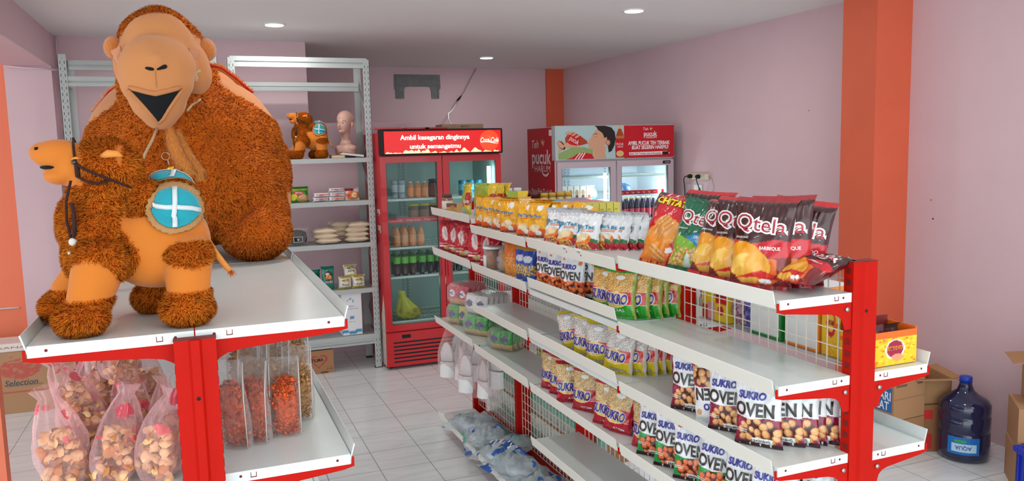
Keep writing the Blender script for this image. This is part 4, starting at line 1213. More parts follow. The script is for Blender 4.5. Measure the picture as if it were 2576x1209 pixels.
def ovenpack(mid, nutc, seed, foot=(50,16,30)):
    p = Paint(76, 108, (236,236,238), 0.68)
    p.rect(0, 1, 0, 0.42, mid, 0.015)
    p.ell(0.55, 0.22, 0.44, 0.19, (70,24,20)); p.nuts(0.14, 0.98, 0.04, 0.40, 0.060, nutc[0], nutc[1], 60, seed, lambda x, y: ((x-0.55)/0.42)**2+((y-0.22)/0.18)**2 < 1)
    p.rect(0, 1, 0, 0.065, foot); p.ell(0.86, 0.83, 0.075, 0.05, nutc[0]); p.ell(0.18, 0.90, 0.06, 0.03, nutc[0])
    p.poly([(0.40, 0.06), (0.80, 0.05), (0.83, 0.13), (0.38, 0.14)], WH); p.rect(0.02, 0.30, 0.24, 0.25, WH); p.rect(0.02, 0.28, 0.21, 0.22, WH)
    return p
def ovent(s3): return [('SUKRO', 0.40, 0.745, 0.10, 0.62, (52,50,150), {'bold': 0.045, 'shear': 0.1}), ('OVEN', 0.46, 0.545, 0.18, 0.88, (44,32,30), {'bold': 0.035, 'out': WH, 'obold': 0.07}), (s3, 0.60, 0.095, 0.035, 0.34, (40,30,30))]
def mk(nm, cat, w, h, d, paint, back, texts, n=2, **k): return Pack(nm, cat, [bag_mesh(nm, w, h, d, paint, back, texts, 11*i+len(nm)+int(w*1000), **k) for i in range(n)])

oven_orange = mk('peanut_packet', 'snack packet', 0.132, 0.190, 0.045, ovenpack((226,74,22), ((240,128,62), (196,70,20)), 3), (214,214,212), ovent('PEDAS'))
oven_maroon = mk('peanut_packet', 'snack packet', 0.140, 0.200, 0.050, ovenpack((140,16,58), ((226,168,112), (170,104,58)), 5), (218,218,218), ovent('BAWANG'), 3)
oven_green = mk('peanut_packet', 'snack packet', 0.135, 0.200, 0.055, ovenpack((20,150,70), ((226,120,76), (170,70,34)), 7), (208,208,208), ovent('BBQ'), 3)
NT = [('SUKRO', 0.41, 0.40, 0.19, 0.80, (60,44,140), SUK)]
green_nut = mk('peanut_packet', 'snack packet', 0.135, 0.185, 0.050, nutpack((60,170,50), (206,26,34), (40,160,40), ((226,180,104), (160,98,40)), 9), (70,150,60), NT+[('PEDAS', 0.45, 0.17, 0.06, 0.5, WH)])
yellow_nut = mk('peanut_packet', 'snack packet', 0.130, 0.178, 0.050, nutpack((206,198,192), (214,30,30), (220,196,24), ((214,206,200), (140,132,128)), 12), (196,176,110), NT+[('ORIGINAL', 0.55, 0.10, 0.05, 0.6, WH, {'out': (40,50,110)})])
red_nut = mk('peanut_packet', 'snack packet', 0.130, 0.180, 0.050, nutpack((180,20,40), (196,24,52), (190,22,50), ((218,186,132), (150,110,60)), 15), (150,24,44), NT+[('ATOM', 0.6, 0.12, 0.05, 0.4, WH)])

def tictac(yel):
    b = (240,172,24) if yel else (232,233,235)
    p = Paint(42, 62, b, 0.68)
    if yel:
        p.rect(0, 1, 0, 0.22, (226,92,30), 0.02); p.ell(0.42, 0.25, 0.30, 0.11, (240,216,176), 0.3); p.ell(0.62, 0.12, 0.14, 0.08, (236,230,226)); p.ell(0.24, 0.12, 0.16, 0.07, (236,84,24)); p.rect(0, 1, 0, 0.05, (150,60,30))
        p.poly([(0.55, 0.90), (0.78, 0.92), (0.80, 0.78), (0.66, 0.72), (0.62, 0.78), (0.5, 0.76)], WH); p.poly([(0.30, 0.485), (0.72, 0.50), (0.72, 0.535), (0.30, 0.515)], (220,90,40))
    else:
        p.rect(0, 1, 0, 0.20, (190,18,44), 0.01); p.poly([(0.72, 0.20), (1, 0.16), (1, 0.27), (0.74, 0.30)], (30,110,50)); p.ell(0.40, 0.24, 0.40, 0.13, (244,124,30), 0.35); p.ell(0.36, 0.30, 0.36, 0.10, (240,216,168), 0.35)
        p.nuts(0.15, 0.65, 0.02, 0.13, 0.03, (236,190,90), (200,120,40), 30, 4); p.rect(0.38, 0.80, 0.475, 0.53, (196,84,66)); p.rect(0.40, 0.78, 0.49, 0.515, (240,190,170)); p.ell(0.02, 0.55, 0.16, 0.16, (28,140,176)); p.ell(0.50, 0.80, 0.14, 0.05, (222,210,210)); p.ell(0.50, 0.81, 0.11, 0.035, b)
    return p
tic_white = mk('tapioca_snack_packet', 'snack packet', 0.126, 0.148, 0.050, tictac(False), (206,207,209), [('TicTac', 0.50, 0.605, 0.10, 0.72, (24,132,170), {'bold': 0.03, 'out': (214,226,232)})], 3, crinkle=1.5)
tic_yellow = mk('tapioca_snack_packet', 'snack packet', 0.120, 0.166, 0.050, tictac(True), (214,160,40), [('TicTac', 0.44, 0.60, 0.085, 0.66, (20,110,160), {'bold': 0.03, 'out': (226,232,224)})], 3, crinkle=1.5)

def qtela(kind):
    dark = {'brown': (62,20,22), 'green': (16,98,66)}[kind]
    p = Paint(60, 88, dark, 0.70)
    if kind == 'brown':
        p.rect(0, 1, 0.0, 0.44, (110,24,24)); p.rect(0, 1, 0.42, 0.50, (196,60,20), 0.02)
        p.poly([(0.35, 0.45), (0.75, 0.54), (1, 0.52), (1, 0.36), (0.75, 0.33), (0.5, 0.40)], (196,18,34))
        p.ell(0.30, 0.32, 0.34, 0.17, (236,154,24), -0.4); p.ell(0.62, 0.18, 0.30, 0.14, (214,100,24), 0.4)
        p.ell(0.22, 0.25, 0.24, 0.11, (240,190,80), 0.4); p.ell(0.50, 0.24, 0.22, 0.15, (236,168,62), -0.6); p.ell(0.30, 0.13, 0.20, 0.09, (226,166,60), -0.4)
        p.poly([(0.12, 0.10), (0.55, 0.20), (0.80, 0.16), (0.72, 0.09), (0.45, 0.12)], (206,36,34)); p.ell(0.62, 0.085, 0.10, 0.028, WH); p.rect(0.82, 0.92, 0.0, 0.34, (130,26,30))
    else:
        p.rect(0, 1, 0.0, 0.44, (124,170,40), 0.03); p.poly([(0.28, 0.44), (0.70, 0.50), (1, 0.46), (0.98, 0.26), (0.70, 0.30), (0.42, 0.40)], (40,130,190)); p.ell(0.75, 0.40, 0.18, 0.05, (130,190,220))
        p.nuts(0.0, 0.85, 0.02, 0.28, 0.035, (220,166,92), (160,104,50), 120, 8); p.poly([(0.36, 0.0), (0.40, 0.16), (0.46, 0.24), (0.52, 0.14), (0.54, 0.0)], (206,214,214))
    return p
QT = lambda s: [('Qtela', 0.50, 0.70, 0.16, 0.84, (170,24,52), {'bold': 0.0, 'out': (244,236,232), 'obold': 0.075, 'slope': -0.06, 'sub': 2}), ('SINGKONG', 0.20, 0.545, 0.022, 0.26, WH), (s, 0.70, 0.44, 0.035, 0.34, WH, {'bold': 0.02})]
q_brown = mk('cassava_chip_bag', 'chip bag', 0.180, 0.262, 0.075, qtela('brown'), (110,22,30), QT('BALADO'), 2, seal_col=(206,24,32))
q_bbq = mk('cassava_chip_bag', 'chip bag', 0.180, 0.262, 0.075, qtela('brown'), (96,20,28), QT('BARBEQUE'), 2, seal_col=(170,16,34))
q_green = mk('cassava_chip_bag', 'chip bag', 0.170, 0.250, 0.075, qtela('green'), (20,90,60), QT('ORIGINAL'), 1, seal_col=(16,98,66))
p = Paint(60, 88, (206,26,38), 0.70)
p.ell(0.30, 0.22, 0.42, 0.26, (236,120,30), 0.3); p.ell(0.62, 0.45, 0.24, 0.17, (232,150,60), 0.8); p.ell(0.30, 0.30, 0.34, 0.20, (232,140,34), 0.5)
p.ridges(0.46, 0.50, 0.24, 0.15, (230,160,84), (206,128,56), 1.0, 50); p.ridges(0.42, 0.15, 0.20, 0.08, (232,164,90), (200,120,50), -0.5, 50); p.poly([(0.6, 0.16), (0.78, 0.19), (0.74, 0.25), (0.62, 0.22)], WH)
p.poly([(0.0, 1), (0.0, 0.50), (0.12, 0.60), (0.20, 0.78), (0.16, 1)], (90,34,40))
chitato = mk('potato_chip_bag', 'chip bag', 0.185, 0.262, 0.095, p, (120,24,34), [('CHITATO', 0.55, 0.845, 0.085, 0.88, (240,212,30), {'bold': 0.05, 'shear': 0.1, 'out': (60,50,20), 'obold': 0.09, 'slope': -0.05, 'sub': 2})], 1)
p = Paint(30, 44, (34,24,22), 0.70); p.rect(0, 1, 0.5, 0.62, (150,30,50)); p.ell(0.5, 0.3, 0.4, 0.2, (90,50,26)); p.rect(0, 1, 0.90, 0.96, (196,180,40)); p.ell(0.3, 0.75, 0.2, 0.06, (196,110,40))
dark_bag = mk('corn_chip_bag', 'chip bag', 0.19, 0.25, 0.10, p, (40,26,24), [], 1, seal_col=(190,176,40))
p = Paint(30, 44, (196,18,40), 0.70); p.ell(0.42, 0.58, 0.16, 0.24, (236,214,214), 0.3); p.ell(0.42, 0.60, 0.05, 0.14, (190,160,150), 0.3); p.rect(0.1, 0.6, 0.16, 0.20, WH); p.ell(0.6, 0.12, 0.3, 0.07, (220,186,110)); p.rect(0.62, 0.82, 0.10, 0.22, (220,214,210))
red_snack = mk('prawn_cracker_packet', 'snack packet', 0.150, 0.200, 0.065, p, (176,16,36), [('KACANG', 0.36, 0.26, 0.04, 0.5, WH)], 3, crinkle=1.6)
p = Paint(30, 44, (228,190,40), 0.62); p.rect(0, 0.55, 0, 1, (150,168,50)); p.rect(0.5, 1, 0, 0.2, (196,200,60)); p.ell(0.80, 0.48, 0.24, 0.20, (190,24,24)); p.poly([(0.60, 0.3), (1, 0.3), (1, 0.68), (0.70, 0.68)], (190,24,24)); p.ell(0.28, 0.3, 0.16, 0.1, (196,120,110)); p.rect(0.05, 0.4, 0.0, 0.22, (170,190,186))
rebo = mk('sunflower_seed_packet', 'snack packet', 0.120, 0.190, 0.040, p, (160,170,60), [('Rebo', 0.72, 0.42, 0.12, 0.50, WH, {'bold': 0.02})], 2)
p = Paint(24, 44, (236,120,34), 0.5); p.nuts(0, 1, 0.05, 0.45, 0.04, (240,170,70), (200,100,30), 70, 2); p.rect(0, 1, 0.5, 0.53, (246,200,90))
orange_snk = mk('noodle_snack_packet', 'snack packet', 0.085, 0.175, 0.042, p, (226,110,40), [], 2)
p = Paint(24, 44, (34,78,176), 0.5); p.nuts(0, 1, 0.18, 0.42, 0.045, (226,190,90), (170,120,40), 60, 3); p.rect(0, 1, 0.86, 1, (190,140,60)); p.ell(0.5, 0.62, 0.35, 0.1, (220,226,240))
blue_snk = mk('peanut_packet', 'snack packet', 0.085, 0.175, 0.042, p, (50,60,150), [], 2)
p = Paint(24, 34, (28,26,52), 0.7); p.ell(0.5, 0.4, 0.3, 0.15, (60,70,120))
navy_snk = mk('biscuit_packet', 'snack packet', 0.12, 0.17, 0.04, p, (24,22,44), [], 1)

def lab_rows(pack, cols, z, desc, where, group, ndeep, xpitch, x0=1.452, rz=-72, jit=6, seed=1, tilt=-0.12, deep_cols=None, scale=1.0):
    """columns along the shelf, packs standing one behind the other in each"""
    g = random.Random(seed); n = len(cols)
    for i, y in enumerate(cols):
        nd = ndeep if not isinstance(ndeep, (list, tuple)) else ndeep[i]
        for k in range(nd):
            a = R(rz+g.uniform(-jit, jit)); 
            pos = 'nearest the camera' if i == 0 else ('farthest from the camera' if i == n-1 else ORD[i]+' from the near end')
            dp = 'at the front edge' if k == 0 else ORD[k]+' pack behind the front one'
            pack.put((x0+k*xpitch+g.uniform(-.003, .003), y+g.uniform(-.008, .008)+0.012*k, z+0.001), a, f'{desc} {where}, column {pos}, {dp}'.replace(' the camera', ''), group, tilt+g.uniform(-.04, .03), g.uniform(-.04, .04), scale)

# labels are written short: design, shelf, place in the row
def rows(pack, spots, z, desc, group, seed=1, rz=-70, jit=6, tilt=-0.12, scale=1.0):
    g = random.Random(seed)
    for (x, y, lb, *ex) in spots:
        e = ex[0] if ex else {}
        pack.put((x, y, z+0.001+e.get('dz', 0)), R(e.get('rz', rz)+g.uniform(-jit, jit)), f'{desc} {lb}', group, e.get('tilt', tilt+g.uniform(-.04, .03)), e.get('roll', g.uniform(-.04, .04)), e.get('s', scale), e.get('sy', 1.0))

# top shelf, nearest bay: big chip bags
zt = LV['D'][0]
dark_bag.put((1.575, 2.40, zt+0.04), R(-60), 'black chip bag with a yellow seal leaning behind the red potato chips', None, -0.75, 0.25, 0.85)
q_brown.put((1.565, 2.25, zt+0.001), R(-62), 'brown cassava chip bag hidden behind the red potato chips and the green bag', None, -0.2, 0.05)
chitato.put((1.462, 2.325, zt+0.001), R(-66), 'big red and orange potato chip bag at the left end of the top shelf', None, -0.34, 0.10)
q_green.put((1.466, 2.165, zt+0.001), R(-64), 'green cassava chip bag with white lettering next to the red potato chips', None, -0.38, 0.10)
q_brown.put((1.466, 2.035, zt+0.001), R(-64), 'dark brown cassava chip bag right beside the green one, leaning', None, -0.42, 0.08)
q_brown.put((1.466, 1.925, zt+0.001), R(-58), 'dark brown cassava chip bag with a red seal, third of the lettered row', None, -0.24, 0.04)
q_bbq.put((1.462, 1.815, zt+0.001), R(-58), 'largest dark brown cassava chip bag, in front near the red post', None, -0.17, 0.02, 1.0)
q_bbq.put((1.530, 1.800, zt+0.001), R(-55), 'dark brown cassava chip bag just behind the largest one, only its last letter showing', None, -0.06, -0.03)
q_brown.put((1.590, 1.825, zt+0.001), R(-50), 'dark brown cassava chip bag at the back, only its red corner sticking up', None, 0.0, 0.14, 0.95)
q_bbq.put((1.470, 1.712, zt+0.034), R(-84), 'cassava chip bag lying on its back beside the red post', None, -1.30, 0.0, 0.80)

# top shelf, second bay: white snack packets
zc = LV['C'][0]
rows(tic_white, [(1.455, 3.185, 'at the far left of the white row'), (1.450, 3.03, 'second from the left of the white row'), (1.450, 2.865, 'in front in the middle of the row, widest'),
    (1.52, 2.90, 'behind the widest one'), (1.51, 3.12, 'behind the two leftmost ones'), (1.500, 2.845, 'fourth along, edge showing'), (1.520, 2.815, 'fifth along, edge showing'), (1.545, 2.795, 'sixth along, with a crumpled corner'), (1.575, 2.785, 'seventh along, edge showing'), (1.605, 2.775, 'last on the right of the white row')],
    zc, 'white snack packet with orange bowl print', 'white snack packets on the top shelf', 3, -60, 8, -0.30)
tic_yellow.put((1.575, 3.22, zc+0.03), R(-40), 'single yellow packet lying behind the white packets', None, -0.6, 0.3)
# top shelf, third bay: yellow snack packets
zb = LV['B'][0]
sp = []
for i, y in enumerate([4.10, 3.985, 3.87, 3.71, 3.50]):
    sp.append((1.452, y, f'in front, {ORD[i]} from the left'))
for i, y in enumerate([4.02, 3.88, 3.74, 3.60, 3.47]): sp.append((1.515, y, f'in the middle line, {ORD[i]} from the left'))
for i, y in enumerate([3.90, 3.72, 3.58, 3.45]): sp.append((1.578, y, f'in the back line, {ORD[i]} from the left'))
for i, (x, y) in enumerate([(1.475, 3.415), (1.53, 3.395), (1.585, 3.375)]): sp.append((x, y, f'at the right end of the yellow group, {ORD[i]} from the aisle'))
rows(tic_yellow, sp, zb, 'yellow snack packet', 'yellow snack packets on the top shelf', 5, -58, 12, -0.12)
# top shelf, farthest bay: seed packets, a jar and a small box
za = LV['A'][0]
rows(rebo, [(1.475, 4.46, 'seen from its narrow side, leftmost', {'rz': -84}), (1.50, 4.30, 'second from the left', {'rz': -74}), (1.53, 4.24, 'third from the left', {'rz': -44}), (1.575, 4.20, 'fourth from the left', {'rz': -74}), (1.60, 4.19, 'fifth from the left', {'rz': -70}), (1.60, 3.98, 'rightmost and turned to the front', {'rz': -20, 'dz': -0.038})],
    za, 'green and yellow seed packet', 'seed packets standing at the far end of the top shelf', 4, -30, 3, -0.04)

# second shelf
rows(red_snack, [(1.46, 4.80, 'far left, in front'), (1.46, 4.64, 'second from the left, in front'), (1.46, 4.47, 'third from the left, in front'), (1.46, 4.24, 'fourth from the left, in front'),
    (1.53, 4.70, 'behind the two leftmost'), (1.53, 4.50, 'behind the third one'), (1.54, 4.33, 'behind the fourth one')], LV['A'][1], 'red crinkled snack packet, upper middle shelf,', 'red snack packets at the far end', 6, -58, 10, -0.12)
zz = LV['B'][1]
rows(red_snack, [(1.465, 4.06, 'in front, left of the nut tub'), (1.54, 4.02, 'behind, left of the nut tub'), (1.55, 3.88, 'behind the nut tub'), (1.60, 3.74, 'deep behind the nut bag')], zz, 'red crinkled snack packet', 'red snack packets beside the nut tub', 7, -58, 8, -0.12)
rows(orange_snk, [(1.465, 3.735, 'nearer the tub'), (1.475, 3.66, 'next to the blue packets')], zz, 'slim orange snack packet', 'slim orange packets', 8, -62, 4, -0.05)
rows(blue_snk, [(1.465, 3.585, 'left of the two'), (1.465, 3.50, 'right of the two')], zz, 'slim blue peanut packet', 'slim blue packets', 8, -62, 4, -0.05)
rows(blue_snk, [(1.53, 3.44, 'in the shadow of the shelf behind the front two')], zz, 'slim blue peanut packet', None, 8, -62, 4, -0.05)
rows(navy_snk, [(1.54, 3.60, 'first from the left'), (1.55, 3.52, 'second from the left'), (1.585, 3.42, 'third from the left')], zz, 'dark navy biscuit packet behind the blue packets,', 'dark packets at the back', 9, -60, 6, -0.02)
zz = LV['C'][1]
rows(navy_snk, [(1.60, 3.28, 'leftmost'), (1.61, 3.20, 'rightmost')], zz, 'dark navy biscuit packet behind the orange peanut packets,', None, 10, -60, 6, -0.02)
rows(oven_orange, [(1.452, 3.265, 'first from the left, in front'), (1.452, 3.135, 'second from the left, in front'), (1.452, 3.00, 'third from the left, in front, fully in view'),
    (1.515, 3.20, 'behind the first two'), (1.52, 3.08, 'behind the second and third'), (1.503, 2.985, 'just behind the one fully in view'), (1.540, 2.945, 'fifth along, most of its front showing'), (1.580, 2.93, 'sixth along, edge showing'), (1.612, 2.915, 'last on the right by the wire back')],
    zz, 'white and orange peanut packet', 'white and orange peanut packets', 11, -60, 4, -0.04)
rows(green_nut, [(1.450, 2.700, 'leftmost, partly hidden'), (1.446, 2.580, 'in front, fully in view'), (1.495, 2.560, 'just behind the front one'), (1.538, 2.548, 'fourth along, edge showing'), (1.575, 2.555, 'fifth along, edge showing'), (1.612, 2.545, 'last by the red post')],
    zz, 'green and red peanut packet', 'green and red peanut packets', 12, -60, 4, -0.08)
# third shelf
zz = LV['C'][2]
rows(yellow_nut, [(1.455, 3.00, 'leftmost, leaning over', {'roll': -0.25}), (1.452, 2.875, 'second from the left'), (1.450, 2.76, 'third from the left, fully in view'), (1.455, 2.625, 'fourth from the left, with a crumpled top', {'roll': 0.1}),
    (1.505, 2.60, 'fifth along'), (1.545, 2.585, 'sixth along'), (1.580, 2.585, 'seventh along, edge showing'), (1.612, 2.58, 'last by the red post'), (1.53, 2.90, 'behind the second one'), (1.53, 2.77, 'behind the third one')],
    zz, 'yellow and grey peanut packet', 'yellow and grey peanut packets', 14, -60, 5, -0.08)
zz = LV['D'][2]
rows(oven_maroon, [(1.452, 2.135, 'leftmost in front'), (1.462, 2.035, 'turned upside down, second from the left', {'tilt': 0.10, 'rz': -60, 'dz': 0.198, 'roll': 3.02}), (1.452, 1.925, 'third from the left in front'), (1.450, 1.795, 'in front, largest and fully in view'),
    (1.53, 2.12, 'behind the leftmost one'), (1.53, 2.00, 'behind the second one'), (1.515, 1.78, 'fifth along, edge showing'), (1.555, 1.765, 'sixth along, edge showing'), (1.590, 1.77, 'seventh along, edge showing'), (1.618, 1.755, 'last against the red post')],
    zz, 'white and maroon peanut packet', 'white and maroon peanut packets', 16, -56, 4, -0.10)
# fourth shelf
rows(red_nut, [(1.455, 3.235, 'leftmost'), (1.455, 3.14, 'second from the left'), (1.455, 3.035, 'third from the left, twisted', {'rz': -30}), (1.455, 2.90, 'fourth from the left, fully in view'), (1.520, 2.86, 'just behind the fourth one'), (1.555, 2.80, 'dark against the back'),
    (1.54, 3.15, 'behind the two leftmost'), (1.455, 2.71, 'fifth from the left'), (1.450, 2.625, 'sixth from the left, leaning', {'roll': 0.12}), (1.56, 2.62, 'behind the leaning one')],
    LV['C'][3], 'red peanut packet', 'red peanut packets', 18, -58, 5, -0.10)
rows(red_nut, [(1.47, 2.43, 'squeezed beside the white and green packets')], LV['D'][3], 'red peanut packet', None, 19, -58, 5, -0.10)
rows(oven_green, [(1.452, 2.355, 'leftmost'), (1.452, 2.245, 'second from the left, bulging'), (1.452, 2.125, 'third from the left'), (1.455, 2.005, 'fourth from the left'), (1.460, 1.875, 'fifth from the left, most in view'), (1.47, 1.755, 'nearest to the red post in front'),
    (1.53, 2.26, 'behind the second one'), (1.53, 2.10, 'behind the third one'), (1.54, 1.95, 'behind the fourth one'), (1.55, 1.80, 'behind the nearest one'), (1.60, 1.74, 'in the corner by the red post')],
    LV['D'][3], 'white and green peanut packet', 'white and green peanut packets', 20, -56, 5, -0.12)
# ------------------------------------------------------------------ more goods
def film(name, rgb, dens=0.18, rough=0.18, bump=0.5, bs=35):
    m = bpy.data.materials.new(name); m.use_nodes = True; nt = m.node_tree
    b = nt.nodes['Principled BSDF']; out = nt.nodes['Material Output']
    b.inputs['Base Color'].default_value = (*lin(rgb), 1); b.inputs['Roughness'].default_value = rough; b.inputs['Specular IOR Level'].default_value = 0.8
    tr = nt.nodes.new('ShaderNodeBsdfTransparent'); tr.inputs[0].default_value = (*[min(1, 0.75+0.25*c) for c in lin(rgb)], 1)
    tc = nt.nodes.new('ShaderNodeTexCoord'); n = nt.nodes.new('ShaderNodeTexNoise'); n.inputs['Scale'].default_value = bs; n.inputs['Detail'].default_value = 3; n.inputs['Distortion'].default_value = 1.5
    nt.links.new(tc.outputs['Object'], n.inputs['Vector'])
    bp = nt.nodes.new('ShaderNodeBump'); bp.inputs['Strength'].default_value = bump; bp.inputs['Distance'].default_value = 0.01
    nt.links.new(n.outputs['Fac'], bp.inputs['Height']); nt.links.new(bp.outputs[0], b.inputs['Normal'])
    lw = nt.nodes.new('ShaderNodeLayerWeight'); lw.inputs[0].default_value = 0.35; nt.links.new(bp.outputs[0], lw.inputs['Normal'])
    ma = nt.nodes.new('ShaderNodeMath'); ma.operation = 'MULTIPLY_ADD'; nt.links.new(lw.outputs['Facing'], ma.inputs[0]); ma.inputs[1].default_value = 0.55; ma.inputs[2].default_value = dens; ma.use_clamp = True
    mx = nt.nodes.new('ShaderNodeMixShader'); nt.links.new(ma.outputs[0], mx.inputs[0]); nt.links.new(tr.outputs[0], mx.inputs[1]); nt.links.new(b.outputs[0], mx.inputs[2])
    nt.links.new(mx.outputs[0], out.inputs[0]); return m
CLEARF = film('clear_film', (232,232,232), 0.10)
THINF = film('thin_film', (240,240,240), 0.03, 0.12, 0.5, 30)
PINKFM = film('pink_film', (252,206,208), 0.10, 0.08, 0.9, 13)
REDFM = film('red_print_film', (222,60,84), 0.6, 0.15, 0.6, 13)
MILKF = film('milky_film', (210,222,226), 0.26, 0.16, 0.9, 16)
CLEARP = film('clear_bottle_plastic', (222,236,232), 0.22, 0.1, 0.3, 60)

def pmesh(mb, name):
    me = bpy.data.meshes.new(name); me.from_pydata(mb.v, [], mb.f)
    for m in mb.mats: me.materials.append(m)
    me.polygons.foreach_set('material_index', mb.m); me.polygons.foreach_set('use_smooth', mb.s); me.update(); return me
class Unit(Pack):
    """rigid goods: bottles, jars, tubs; every copy stands upright"""
    def put(s, loc, label, group=None, rz=0.0, tilt=0.0, roll=0.0, scale=1.0):
        return Pack.put(s, loc, rz, label, group, tilt, roll, scale)
def side_word(i, n): return 'leftmost' if i == 0 else ('rightmost' if i == n-1 else ORD[i]+' from the left')

def bottle(name, r, h, liq, cap, lab=None, lz=(0.3, 0.6), neck=0.35, top=None, capr=None, cat='bottle', body=None):
    m = MB(); c = capr or r*0.42
    L = mat(name+'_drink_'+str(liq), liq, 0.12, spec=0.6, coat=0.3)
    n = 20
    prof = [(r*0.85, 0), (r, h*0.03), (r*0.95, h*0.12), (r, h*lz[0])]
    m.lathe(prof, L, n=n)
    if lab: 
        LB = mat(name+'_label_'+str(lab), lab, 0.4, coat=0.2, vary=0.12, vscale=60); m.lathe([(r*1.01, h*lz[0]), (r*1.01, h*lz[1])], LB, n=n, caps=False)
    else: m.lathe([(r, h*lz[0]), (r, h*lz[1])], L, n=n, caps=False)
    m.lathe([(r, h*lz[1]), (r*0.92, h*(lz[1]+0.06)), (r*0.62, h*(1-neck*0.45)), (c*0.9, h*(1-neck*0.25)), (c*0.85, h*0.93)], mat(name+'_neck', top or liq, 0.12, coat=0.3), n=n)
    m.lathe([(c, h*0.925), (c, h*0.995), (c*0.85, h)], mat(name+'_cap_'+str(cap), cap, 0.4), n=n)
    return Unit(name, cat, [pmesh(m, name)])
def jar(name, r, h, cont, cap, lab=None, cat='jar', cover=0.18):
    m = MB(); m.lathe([(r*0.9, 0), (r, h*0.05), (r, h*(0.95-cover)), (r*0.8, h*(1-cover))], mat(name+'_content', cont, 0.2, coat=0.4, vary=0.25, vscale=70), n=20)
    if lab: m.lathe([(r*1.01, h*0.12), (r*1.01, h*0.62)], mat(name+'_label', lab, 0.5, vary=0.15, vscale=50), n=20, caps=False)
    m.lathe([(r*0.92, h*(1-cover)), (r*0.92, h*0.99), (r*0.85, h)], mat(name+'_lid', cap, 0.45), n=20)
    return Unit(name, cat, [pmesh(m, name)])
def can(name, r, h, c1, c2, cat='can'):
    m = MB(); A = mat(name+'_print', c1, 0.3, metal=0.2, vary=0.15, vscale=40); B = mat(name+'_band', c2, 0.3, vary=0.1, vscale=50)
    m.lathe([(r*0.85, 0), (r, h*0.04), (r, h*0.35)], A, n=20); m.lathe([(r*1.004, h*0.35), (r*1.004, h*0.75)], B, n=20, caps=False); m.lathe([(r, h*0.75), (r, h*0.95), (r*0.88, h)], A, n=20)
    return Unit(name, cat, [pmesh(m, name)])
def box_unit(name, w, d, h, paint_f, side_rgb, top_rgb, texts=(), cat='box', stext=()):
    """printed carton: painted front, plain sides and top, lettering on the front"""
    vs = []; fs = []; cs = []
    nv, nu = paint_f.X.shape
    F = np.stack([(paint_f.X-0.5)*w, np.full(paint_f.X.shape, -d/2), paint_f.Y*h], -1).reshape(-1, 3)
    vs = F.tolist(); cs = paint_f.C.reshape(-1, 3).tolist(); ia = np.arange(nu*nv).reshape(nv, nu)
    fs = np.stack([ia[:-1, :-1], ia[:-1, 1:], ia[1:, 1:], ia[1:, :-1]], -1).reshape(-1, 4).tolist()
    def face(P, c):
        o = len(vs); vs.extend([list(p) for p in P]); cs.extend([list(lin(c))]*4); fs.append([o, o+1, o+2, o+3])
    a, b = w/2, d/2
    face([(-a,b,0),(-a,-b,0),(-a,-b,h),(-a,b,h)], side_rgb); face([(a,-b,0),(a,b,0),(a,b,h),(a,-b,h)], side_rgb)
    face([(a,b,0),(-a,b,0),(-a,b,h),(a,b,h)], side_rgb); face([(-a,-b,h),(a,-b,h),(a,b,h),(-a,b,h)], top_rgb); face([(-a,b,0),(a,b,0),(a,-b,0),(-a,-b,0)], side_rgb)
    for (s, cx, cz, hh, ww, col, *ex) in texts:
        o = ex[0] if ex else {}
        tv, tf = text_tris(s, o.get('shear', 0), o.get('bold', 0.01)); sp = tv[:, 0].max()-tv[:, 0].min(); b0 = len(vs)
        X = (cx-0.5)*w+tv[:, 0]*ww*w/sp; Z = cz*h+tv[:, 1]*hh*h
        if o.get('rot'): X = 2*(cx-0.5)*w-X; Z = 2*cz*h-Z
        vs.extend([[x, -b-0.0008, z] for x, z in zip(X, Z)]); cs.extend([list(lin(col))]*len(X)); fs.extend([[p+b0 for p in t] for t in tf])
    for (s, cy, cz, hh, ww, col) in stext:   # lettering on the left side (facing -x)
        tv, tf = text_tris(s, 0, 0.02); sp = tv[:, 0].max()-tv[:, 0].min(); b0 = len(vs)
        vs.extend([[-a-0.0008, -(tv[i, 0]*ww*d/sp+(cy-0.5)*d), cz*h+tv[i, 1]*hh*h] for i in range(len(tv))]); cs.extend([list(lin(col))]*len(tv)); fs.extend([[p+b0 for p in t] for t in tf])
    me = bpy.data.meshes.new(name); me.from_pydata(vs, [], fs); me.materials.append(CARD)
    at = me.color_attributes.new('col', 'FLOAT_COLOR', 'POINT'); c = np.ones((len(vs), 4), dtype=np.float32); c[:, :3] = cs; at.data.foreach_set('color', c.ravel()); me.update()
    return Unit(name, cat, [me])
def bumpy(name, parent, m, c, r, seed, nz=0.15, fr=30, seg=26, ring=18, zmin=None, flat=None, kind=None):
    """irregular lump: content of a clear bag"""
    vs = []; fs = []; off = Vector((seed*3.1, seed, 0))
    for i in range(ring+1):
        for k in range(seg):
            a = PI*i/ring; w = 2*PI*k/seg
            d = Vector((math.sin(a)*math.cos(w), math.sin(a)*math.sin(w), math.cos(a)))
            d2 = Vector((math.copysign(abs(d.x)**0.75, d.x), math.copysign(abs(d.y)**0.75, d.y), math.copysign(abs(d.z)**0.75, d.z)))
            p = Vector((d2.x*r[0], d2.y*r[1], d2.z*r[2])); q = 1+nz*mnoise.noise(p*fr+off)+nz*0.5*mnoise.noise(p*fr*2.3+off)
            p = p*q+Vector(c)
            if zmin is not None: p.z = max(p.z, zmin)
            vs.append(p)
    for i in range(ring):
        for k in range(seg): fs.append((i*seg+k, (i+1)*seg+k, (i+1)*seg+(k+1) % seg, i*seg+(k+1) % seg))
    o = build(name, vs, fs, m, None, parent, True)
    if kind: o['kind'] = kind
    return o
